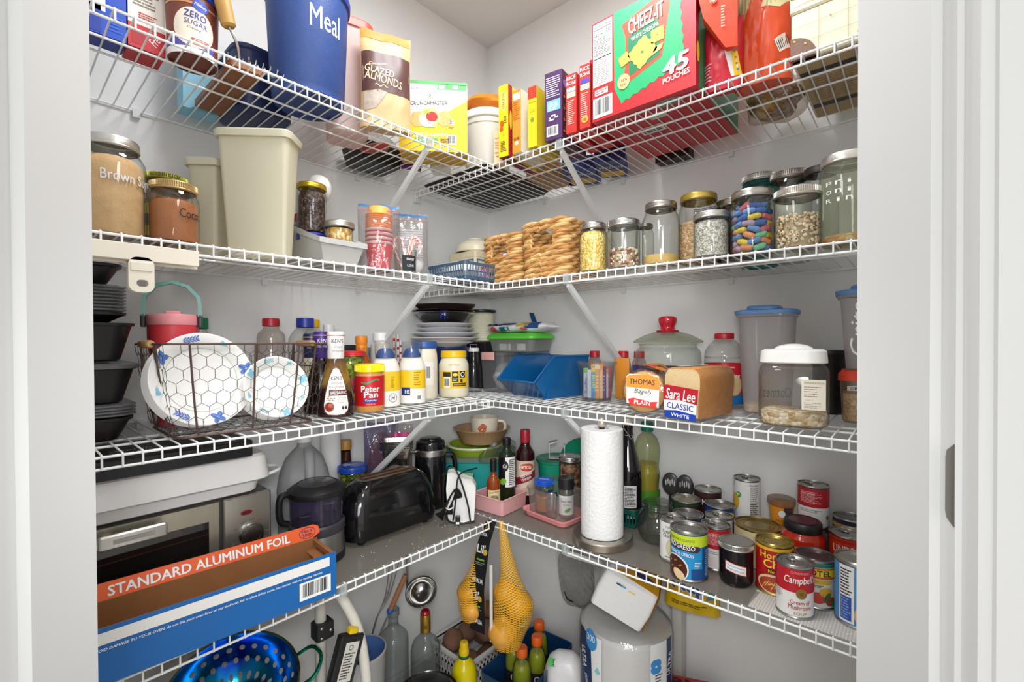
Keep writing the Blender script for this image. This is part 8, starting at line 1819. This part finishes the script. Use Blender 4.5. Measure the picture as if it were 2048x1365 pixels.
for i,(px_,py_,pz_,a,b,c,rt_,lbl) in enumerate(((.092,-.115,.178,.050,.036,.034,60,'brown potato lying highest at the back of the basket'),(.160,-.085,.150,.046,.034,.032,20,'brown potato at the right rear of the basket'),(.156,-.172,.158,.050,.038,.036,55,'large brown potato at the right front of the basket'),(.080,-.205,.140,.046,.036,.034,100,'brown potato in the middle of the basket'),(.078,-.276,.140,.046,.036,.036,140,'brown potato at the left end of the basket'),(.150,-.258,.090,.044,.034,.034,10,'brown potato low at the front of the basket'),(.085,-.12,.09,.044,.036,.034,30,'brown potato buried under the highest one'),(.15,-.17,.065,.044,.036,.034,90,'brown potato buried under the large one'))):
    mb=MB(); mb.ell((0,0,0),a,b,c,POT,24,14,None,.14,i+1); solo('potato',lbl,'potato',mb,px_,py_,pz_,rt_,PG_)
# sports drink bottles in a blue bin
t=T('storage_bin','dark blue plastic bin of sports drinks on the floor','bin',.375,-.205,.001,4)
DB=mat('#14406e',.4); A,B,Hb=.088,.150,.175
mb=MB(); o0=rrect(-A+.012,A-.012,-B+.012,B-.012,.015,4); o1=rrect(-A,A,-B,B,.02,4); i1=rrect(-A+.004,A-.004,-B+.004,B-.004,.018,4); i0=rrect(-A+.015,A-.015,-B+.015,B-.015,.013,4)
mb.loft([[(x,y,0) for x,y in o0],[(x,y,Hb) for x,y in o1],[(x,y,Hb) for x,y in i1],[(x,y,.004) for x,y in i0]],DB,True,True); part('bin_body',mb,t)
LQ=mat('#a3ad2a',.12,0,.08); OC=mat('#ee6a1c',.4)
for i,(gx,gy,lbl) in enumerate(((.352,-.118,'yellow green sports drink rearmost in the blue bin'),(.330,-.226,'yellow green sports drink at the left side of the blue bin'),(.396,-.186,'yellow green sports drink at the right side of the blue bin'),(.394,-.262,'yellow green sports drink frontmost in the blue bin'))):
    t=T('sports_drink',lbl,'bottle',gx,gy,.0056,35,'orange capped sports drinks')
    part('bottle_body',MB().lathe(smooth([(0,.002),(.028,.002),(.031,.008),(.031,.06),(.028,.09),(.031,.12),(.031,.150),(.029,.175),(.021,.200),(.0165,.212),(.0165,.218)],4),clear('#f3f4e8','#b3b78c',.55,.04,.02),36),t)
    part('cap',MB().lathe([(.018,.214),(.0185,.216),(.0185,.238),(.0165,.2415),(0,.2415)],OC,32),t,'orange cap')
    solo('drink','yellow green drink inside the ' +lbl.split('drink ')[1].replace('in the blue bin','bottle').replace('of the blue bin','bottle').strip(),'drink',MB().lathe(smooth([(0,.004),(.026,.004),(.0295,.009),(.0295,.06),(.0265,.09),(.0295,.12),(.0295,.150),(.0272,.172),(.020,.190),(0,.192)],4),LQ,32),gx,gy,.0056,0,None,'stuff')
    lb=Lab(cylmap(.0313),.005); lb.rect(-.04,.095,.04,.135,mat('#2a2a2e',.4)); lb.text('G',0,.115,.016,.022,WHITE,2,.02); part('label',lb.mb,t)
# lemon juice bottle
t=T('lemon_juice_bottle','yellow lemon juice bottle with a yellow cap and green collar','bottle',.242,-.372,.001,40)
YB=mat('#ecd70f',.22,0,.06); part('bottle_body',MB().lathe(smooth([(0,.002),(.036,.002),(.040,.008),(.042,.10),(.0405,.15),(.034,.178),(.020,.197),(.0155,.203)],4),YB,40),t)
part('collar',MB().lathe([(.0155,.2),(.0172,.203),(.0172,.211),(.016,.213)],mat('#1a6a3a',.4),28),t,'green collar'); part('cap',MB().lathe(smooth([(.0162,.212),(.0165,.225),(.0145,.232),(.0135,.245),(.0115,.252),(0,.254)],3),YEL,28),t)
lb=Lab(cylmap(.0425),.005); lb.rect(-.05,.02,-.005,.125,mat('#f0e6a0',.4)); lb.text('lemon',-.026,.110,.036,.014,INK,2,.006); part('label',lb.mb,t)
# empty glass bottles
CG_=clear('#e9ecec','#98a1a1',.6,.03,.02)
t=T('glass_bottle','tall empty glass bottle with a wooden spoon propped in its neck','bottle',.066,-.520,.001,50)
part('bottle_body',MB().lathe(smooth([(0,.003),(.044,.003),(.048,.010),(.048,.20),(.048,.255),(.042,.276),(.022,.298),(.0165,.312),(.0165,.345)],4),CG_,44),t); part('neck_band',MB().lathe([(.0170,.335),(.0195,.338),(.0195,.356),(.017,.359),(.012,.359)],clear('#c9d0d4','#7d8890',.5,.1,.4,'#aeb6bc'),32),t)
t=T('glass_bottle','round shouldered empty bottle with a gold capsule and red stopper','bottle',.130,-.440,.001,50)
part('bottle_body',MB().lathe(smooth([(0,.003),(.044,.003),(.048,.010),(.048,.19),(.0475,.215),(.040,.240),(.024,.256),(.0165,.270),(.0160,.300)],4),CG_,44),t); part('capsule',MB().lathe([(.0165,.272),(.0172,.273),(.0172,.285),(.0165,.287),(.0172,.290),(.0170,.328),(.016,.330),(0,.330)],mat('#b8923f',.3,.8,.1),32),t,'gold capsule'); part('stopper',MB().lathe([(.0155,.330),(.0165,.334),(.013,.341),(0,.341)],mat('#a8182c',.25),28),t,'red stopper')
# wooden spoon / brush with wire, whisk, ladle
t=T('basting_brush','wooden handled tool with a blue ring leaning in the glass bottle','kitchen tool',.062,-.532,.366,0)
a=Vector((.012,-.006,-.004)); b=Vector((.042,.034,.108)); mb=MB(); mb.tube([a,a.lerp(b,.5),b],[.0075,.0085,.0075],mat('#a8714a',.55,0,.2),12); part('handle',mb,t); mb=MB(); mb.ell(a,.011,.011,.010,mat('#1f5fc0',.35),14,8); part('ring',mb,t,'blue plastic ring'); mb=MB(); mb.tube([a,a-(b-a)*1.0],.0026,STEEL,8); part('wire_shaft',mb,t)
t=T('skewers','bundle of twisted steel skewers standing behind the glass bottles','skewers',.028,-.590,.18,0)
for i in range(3):
    mb=MB(); mb.tube(bez([(.0+.004*i,-.02,0),(.02+.003*i,.02-.004*i,.16),(.035+.006*i,.045+.004*i,.24),(.045+.016*i,.06+.012*i,.40)]),.0018,STEEL,6); part('skewer',mb,t)
t=T('ladle','steel ladle hanging by the wall with its bowl facing out','ladle',.092,-.428,.386,40)
mb=MB(); prof=smooth([(0,-.044),(.023,-.040),(.043,-.024),(.051,0),(.0525,.001),(.049,0),(.041,-.022),(.022,-.037),(0,-.041)],4); mb.lathe(prof,mat('#a8a6a2',.18,1.0),40); mb.xf(Matrix.Rotation(math.radians(38),4,'X')); part('bowl',mb,t)
mb=MB(); mb.tube(bez([(-.040,.03,-.02),(-.055,.035,.0),(-.055,.03,.08),(-.052,.03,.18),(-.050,.03,.276)]),.0045,mat('#8a8884',.3,1.0),8); part('handle',mb,t)
# bucket / cylinder with blue inside
t=T('wastebasket','grey white round bin with a blue inside behind the step ladder','bin',.130,-.672,.001,30)
part('outer_wall',MB().lathe([(0,.004),(.056,.004),(.058,0),(.068,.320),(.0705,.324),(.0705,.330),(.067,.331)],mat('#c9c9cb',.45),48),t); part('liner',MB().lathe([(.0668,.328),(.057,.05),(0,.05)],mat('#5f86c8',.4),48),t,'blue liner')
# black pan with steel rim
t=T('frying_pan','black pan with a shiny steel rim in front of the glass bottles','pan',.252,-.528,.10,20)
mb=MB(); mb.lathe(smooth([(0,.0),(.07,.002),(.085,.03),(.092,.075)],3),BKM,48); part('pan',mb,t); part('rim',MB().lathe([(.0915,.072),(.0945,.074),(.0945,.080),(.0925,.082),(.090,.079),(.083,.03),(.068,.006),(0,.004)],mat('#6d6b68',.2,.9),52),t,'shiny rim')
part('lid',MB().lathe(smooth([(.088,.072),(.080,.086),(.05,.096),(0,.100)],3),mat('#161618',.25,0,.1,.2,300),48),t,'black lid')
solo('crate','plain wooden crate on the floor carrying the black pan','crate',MB().cbox(-.055,.055,-.055,.055,0,.098,mat('#8a6d4c',.7,0,.2)),.252,-.528,.001,20)
# colander on a tote
def irid():
    m=bpy.data.materials.new('iridescent_steel'); m.use_nodes=True; nt=m.node_tree; b=nt.nodes['Principled BSDF']; L_=nt.links.new
    tc=nt.nodes.new('ShaderNodeTexCoord'); n=nt.nodes.new('ShaderNodeTexNoise'); n.inputs['Scale'].default_value=9; n.inputs['Distortion'].default_value=.6; L_(tc.outputs['Object'],n.inputs['Vector'])
    r=nt.nodes.new('ShaderNodeValToRGB'); e=r.color_ramp.elements; e[0].position=.3; e[0].color=lin('#1d2fb0')+[1]; e[1].position=.72; e[1].color=lin('#0f8f8c')+[1]; q=e.new(.5); q.color=lin('#1276b8')+[1]
    L_(n.outputs['Fac'],r.inputs[0]); L_(r.outputs[0],b.inputs['Base Color']); b.inputs['Metallic'].default_value=.95; b.inputs['Roughness'].default_value=.16
    return m,nt,b,tc,L_
IR=irid()[0]
def irid_holes(R):
    m,nt,b,tc,L_=irid()
    sp=nt.nodes.new('ShaderNodeSeparateXYZ'); L_(tc.outputs['Object'],sp.inputs[0])
    def M_(op,a,bb=None,c=None):
        x=nt.nodes.new('ShaderNodeMath'); x.operation=op
        for i,v in enumerate((a,bb,c)):
            if v is None:continue
            if isinstance(v,(int,float)):x.inputs[i].default_value=v
            else:L_(v,x.inputs[i])
        return x.outputs[0]
    u=M_('MULTIPLY',M_('ARCTAN2',sp.outputs['Y'],sp.outputs['X']),28/6.2832); v=M_('MULTIPLY',sp.outputs['Z'],1/.0235)
    row=M_('FLOOR',v); off=M_('MULTIPLY',M_('MODULO',row,2.0),.5)
    fu=M_('SUBTRACT',M_('FRACT',M_('ADD',u,off)),.5); fv=M_('SUBTRACT',M_('FRACT',v),.5)
    d=M_('ADD',M_('MULTIPLY',fu,fu),M_('MULTIPLY',fv,fv)); hole=M_('LESS_THAN',d,.050); lim=M_('LESS_THAN',sp.outputs['Z'],-.028)
    f=M_('MULTIPLY',hole,lim)
    tr=nt.nodes.new('ShaderNodeBsdfTransparent'); ms=nt.nodes.new('ShaderNodeMixShader'); L_(f,ms.inputs[0]); L_(b.outputs[0],ms.inputs[1]); L_(tr.outputs[0],ms.inputs[2]); L_(ms.outputs[0],nt.nodes['Material Output'].inputs[0])
    return m
cx_,cy_,cz_=.245,-1.040,.485
t=T('colander','iridescent blue steel colander with round holes under the left shelf','colander',cx_,cy_,cz_,64)
t.rotation_euler=(math.radians(24),0,math.radians(70))
R=.128; prof=smooth([(.030,-.098),(.065,-.092),(.100,-.064),(.120,-.028),(R,0)],5); part('bowl',MB().lathe([(0,-.099)]+prof,irid_holes(R),72),t)
mb=MB(); mb.tube([(R*math.cos(6.2832*j/64),R*math.sin(6.2832*j/64),.001) for j in range(64)],.0028,mat('#a8a07a',.2,1.0),8,True); part('rim',mb,t)
def irgreen():
    return mat('#1f9a7c',.15,.95,.4,0,1,14)
for s_ in (1,-1):
    mb=MB(); mb.tube(bez([(s_*(R-.002),-.038,-.008),(s_*(R+.030),-.034,.012),(s_*(R+.046),0,.020),(s_*(R+.030),.034,.012),(s_*(R-.002),.038,-.008)]),.0042,irgreen(),10); part('handle',mb,t,'green iridescent loop handle')
solo('storage_tote','grey tote on the floor carrying the colander','tote',MB().cbox(-.10,.10,-.13,.13,0,.375,mat('#8d9096',.5)),.185,-1.06,.001,0)
# folding step ladder
t=T('step_ladder','white tube step ladder with a black tool tray leaning on the left wall','ladder',.300,-.80,.0,90)
WT=mat('#e9e5da',.4,0,.1); GT_=mat('#b9b6ab',.45,0,.1)
mb=MB(); mb.tube(bez([(-.035,.04,.64),(-.012,.02,.60),(.018,.0,.52),(.035,-.005,.42),(.042,-.005,.30),(.046,-.005,.001)]),.0125,WT,14); part('rail',mb,t)
mb=MB(); mb.tube([(-.064,.02,.655),(-.066,.02,.001)],.0125,GT_,14); part('leg',mb,t)
mb=MB(); mb.cbox(-.083,-.040,-.002,.036,.525,.565,BKM,.003,.006); part('hinge_block',mb,t)
for a,b in ((-.072,.557),(-.050,.545),(-.072,.534)):part('rivet',MB().ell((a,-.002,b),.0035,.0015,.0035,STEEL,10,6),t)
mb=MB(); mb.rbox(-.032,.032,-.012,.012,[(0,.002),(.003,0),(.12,0),(.123,.003)],BKM,.006,4); mb.xf(Matrix.Translation((-.040,-.010,.400)) @ Matrix.Rotation(math.radians(18),4,'Y')); part('tool_tray',mb,t)
lb=Lab(frontmap(-.0122)); lb.rect(-.016,.02,.020,.108,mat('#dcd9d0',.5)); lb.ring(.0,.096,.006,.006,.0015,INK,2); lb.lines(-.012,.026,.016,.086,10,INK,2); lb.mb.xf(Matrix.Translation((-.040,-.010,.400)) @ Matrix.Rotation(math.radians(18),4,'Y')); part('sticker',lb.mb,t,'white instruction sticker',flat=True)
mb=MB(); mb.cbox(-.012,.012,-.010,.010,.123,.138,mat('#ecc81c',.4),.003,.004); mb.xf(Matrix.Translation((-.040,-.010,.400)) @ Matrix.Rotation(math.radians(18),4,'Y')); part('button',mb,t,'yellow button')
# clear plastic wrap bag hung on the back wall
t=T('plastic_bag','crumpled clear plastic bag with black ties hanging on the right wall','bag',.450,-.034,.40,0)
part('bag',MB().ell((0,0,0),.075,.022,.105,clear('#f2f2f2','#b9b9b9',.7,.08,.06,'#e0e0e0',.10,1.0,45),30,18,None,.35,3),t)
mb=MB(); mb.tube([(-.046,-.014,.085),(-.030,-.020,.078),(-.012,-.020,.083)],.003,BLACK,6); part('tie',mb,t,'black tie'); mb=MB(); mb.tube(bez([(-.040,-.012,-.060),(-.02,-.024,-.072),(.004,-.024,-.074)]),.002,BLACK,6); part('tie',mb,t,'black tie')
# bundle of paper plates
pxc,pyc=.705,-.160
t=T('paper_plate_bundle','tall shrink wrapped bundle of white paper plates on the floor','paper plates',pxc,pyc,.001,26)
mb=MB(); pr=[(0,0),(.12,0)]
for i in range(46):pr += [(.1285,.004+i*.0088),(.1279,.0082+i*.0088)]
pr += [(.118,.412),(0,.410)]; part('plate_stack',MB().lathe(pr,PLW,56),t)
part('plastic_wrap',MB().lathe(smooth([(.1305,.001),(.1325,.06),(.131,.22),(.1325,.34),(.131,.41),(.10,.425),(.04,.420),(0,.418)],3),clear('#f4f4f4','#d3d3d6',.5,.08,.06,'#ededed',.08,.5,30),56),t)
lb=Lab(cylmap(.1335),.016); NV3=mat('#1f3566',.4); SB=mat('#3f8fd0',.4); WP_=mat('#edeeee',.4)
lb.rect(-.155,.05,-.062,.415,WP_); lb.poly([(-.155,.13),(-.115,.13),(-.09,.20),(-.100,.40),(-.13,.415),(-.155,.415)],NV3,2); lb.ell(-.098,.40,.022,.030,SB,3); lb.text('300',-.098,.405,.030,.018,WHITE,4,.01)
lb.text('ULTRA',-.130,.335,.055,.022,WHITE,4,.012,0,-80)
for v in (.300,.265,.235):lb.text({.300:'STRONG',.265:'PLATES',.235:'10'}[v],-.118,v-.02,.026,.012,WHITE,4,.006,0,-70)
lb.rect(.070,.05,.155,.42,WP_); lb.rect(.128,.15,.155,.42,NV3,2); lb.text('ULTRA',.142,.35,.06,.018,WHITE,3,.01,0,80); lb.bars(.082,.235,.112,.295,2); lb.lines(.085,.30,.110,.34,5,INK,2)
for u0,v0 in ((-.080,.245),(.088,.36),(-.08,.10)):
    for q in range(4):lb.ell(u0+.010*math.cos(.785+1.57*q),v0+.013*math.sin(.785+1.57*q),.009,.0115,SB,3,14,45+90*q)
for u0,v0 in ((-.095,.15),(.10,.17)):
    for q in range(-3,4):lb.strip([(u0,v0),(u0+.006*q,v0+.030-.002*abs(q))],.003,mat('#4f62a0',.5),3)
for u0,v0 in ((-.075,.32),(-.078,.20)):lb.poly([(u0-.010,v0),(u0,v0-.006),(u0+.010,v0+.002),(u0,v0+.016)],mat('#86cbd6',.4),3)
part('printed_wrap',lb.mb,t)
# napkin pack tilted on the plate bundle
t=T('napkin_pack','white and yellow pack of napkins tilted on the plate bundle','napkins',.728,-.200,.528,0)
t.rotation_euler=(math.radians(6),math.radians(24),math.radians(22))
W,Dq,Hq=.150,.120,.125
mb=MB(); mb.rbox(-W/2,W/2,-Dq/2,Dq/2,[(-Hq/2,.010),(-Hq/2+.006,.002),(0,-.002),(Hq/2-.006,.002),(Hq/2,.010)],mat('#efefee',.55,0,.04,.5,60),.012,5); part('napkins',mb,t)
YW=mat('#eeb021',.35,0,.1); mb=MB(); lb=Lab(rightmap(W/2+.002),mb=mb); lb.rect(-Dq/2+.006,-Hq/2+.006,Dq/2-.004,Hq/2-.004,YW); lb.poly([(-.045,-.005),(-.015,.050),(.015,.050),(.0,-.02)],BLACK,2); lb.text('M',-.010,.022,.026,.026,WHITE,3,.004); lb.text('Mardi',-.018,-.005,.022,.006,WHITE,3); lb.ell(-.030,-.038,.012,.018,mat('#41406a',.4),2); lb.text('250',-.030,-.038,.014,.010,WHITE,3,.006,0,60); part('side_wrap',mb,t,'yellow printed side',flat=True)
mb=MB(); lb=Lab(topmap(Hq/2+.001),mb=mb); lb.poly([(-.06,-.045),(.072,-.055),(.072,.055),(-.02,.055),(.0,.0)],YW); lb.ell(.03,-.01,.026,.012,mat('#23418c',.4),2); lb.rect(-.02,.02,.03,.05,BLACK,2); part('top_wrap',mb,t,'yellow printed top',flat=True)
mb=MB(); lb=Lab(frontmap(-Dq/2-.0012),mb=mb); lb.rect(-.035,.038,-.012,.043,mat('#2a3f6a',.5)); lb.rect(-.022,.038,-.008,.043,mat('#5aa8d8',.5),2); lb.rect(.0,.036,.020,.040,mat('#ecd27a',.5)); part('front_marks',mb,t,flat=True)
t=T('napkin_bag','yellow printed napkin bag with blue letters beside the white pack','napkins',.872,-.110,.4675,10)
p=Pouch(.150,.075,.135,41,.006,.25,.05,0,.6,18); part('bag',p.mesh(mat('#e9c21a',.3,0,.1,.3,50)),t); lb=p.lab(.008); lb.rect(-.072,.055,.065,.125,mat('#e8b020',.35)); BL2=mat('#23539a',.35)
lb.text('Nap',-.002,.080,.100,.060,mat('#cfe0ea',.4),2,.05); lb.text('Nap',-.002,.080,.092,.054,BL2,3,.03); lb.poly([(.045,.05),(.068,.055),(.070,.09),(.058,.085)],mat('#5aa8c8',.4),3); lb.lines(-.05,.020,.05,.034,2,mat('#6d5a1c',.5),2); part('printed_front',lb.mb,t)
solo('box','tall cardboard box on the floor carrying the yellow napkin bag','box',MB().cbox(-.014,.014,-.022,.020,0,.466,mat('#c9c6c0',.6)),.812,-.028,.001,0)
# white bag with green sticker beside the bin
t=T('plastic_bag','white plastic wrapped pack with a green sticker by the blue bin','bag',.520,-.200,.001,30)
part('bag',MB().rbox(-.065,.065,-.05,.05,[(0,.012),(.02,0),(.20,.002),(.235,.014),(.252,.034),(.256,.046)],mat('#e3e3e4',.3,0,.06,.7,40,30),.045,7),t)
lb=Lab(lambda u,v,k:(u,-.050+(.0 if v < .2 else (v-.2) ** 1.5*3.2)-e_(k)-.001,v),.01,.01); lb.rect(-.05,.228,.0,.244,mat('#2fae3a',.4)); lb.text('30',-.03,.236,.014,.010,INK,2,.006); lb.rect(-.062,.05,-.050,.22,mat('#2a3446',.4)); lb.rect(.02,.12,.05,.16,mat('#d8a86a',.4)); part('printed_wrap',lb.mb,t)
# red, black and blue starred box and torn cardboard
t=carton('game_box','red box with a dark blue starred edge at the bottom of the right wall','box',.885,-.135,24,.15,.270,.001,.06,mat('#c01f26',.4),mat('#a81a22',.4),mat('#b51c24',.4))
lb=Lab(topmap(.270)); lb.rect(-.075,.0,.075,.012,mat('#1c2444',.4));
for i in range(8):lb.poly([(-.068+.019*i+.0035*(1 if j % 2 == 0 else .42)*math.cos(.6283*j+1.57),.006+.0035*(1 if j % 2 == 0 else .42)*math.sin(.6283*j+1.57)) for j in range(10)],WHITE,2)
lb.text('BIG',.0,.034,.10,.030,BLACK,2,.03); part('printed_top',lb.mb,t,flat=True)
mb=MB(); mb.loft([[(a,0,b) for a,b in q] for q in ([(-.05,0),(.06,0),(.062,.10),(.020,.165),(-.030,.205),(-.040,.20),(-.036,.165),(-.052,.145)],)]+[[(a,.004,b) for a,b in ((-.05,0),(.06,0),(.062,.10),(.020,.165),(-.030,.205),(-.040,.20),(-.036,.165),(-.052,.145))]],CB)
solo('cardboard','torn piece of brown cardboard standing against the right wall','cardboard',mb,1.06,-.12,.001,12,flat=True)
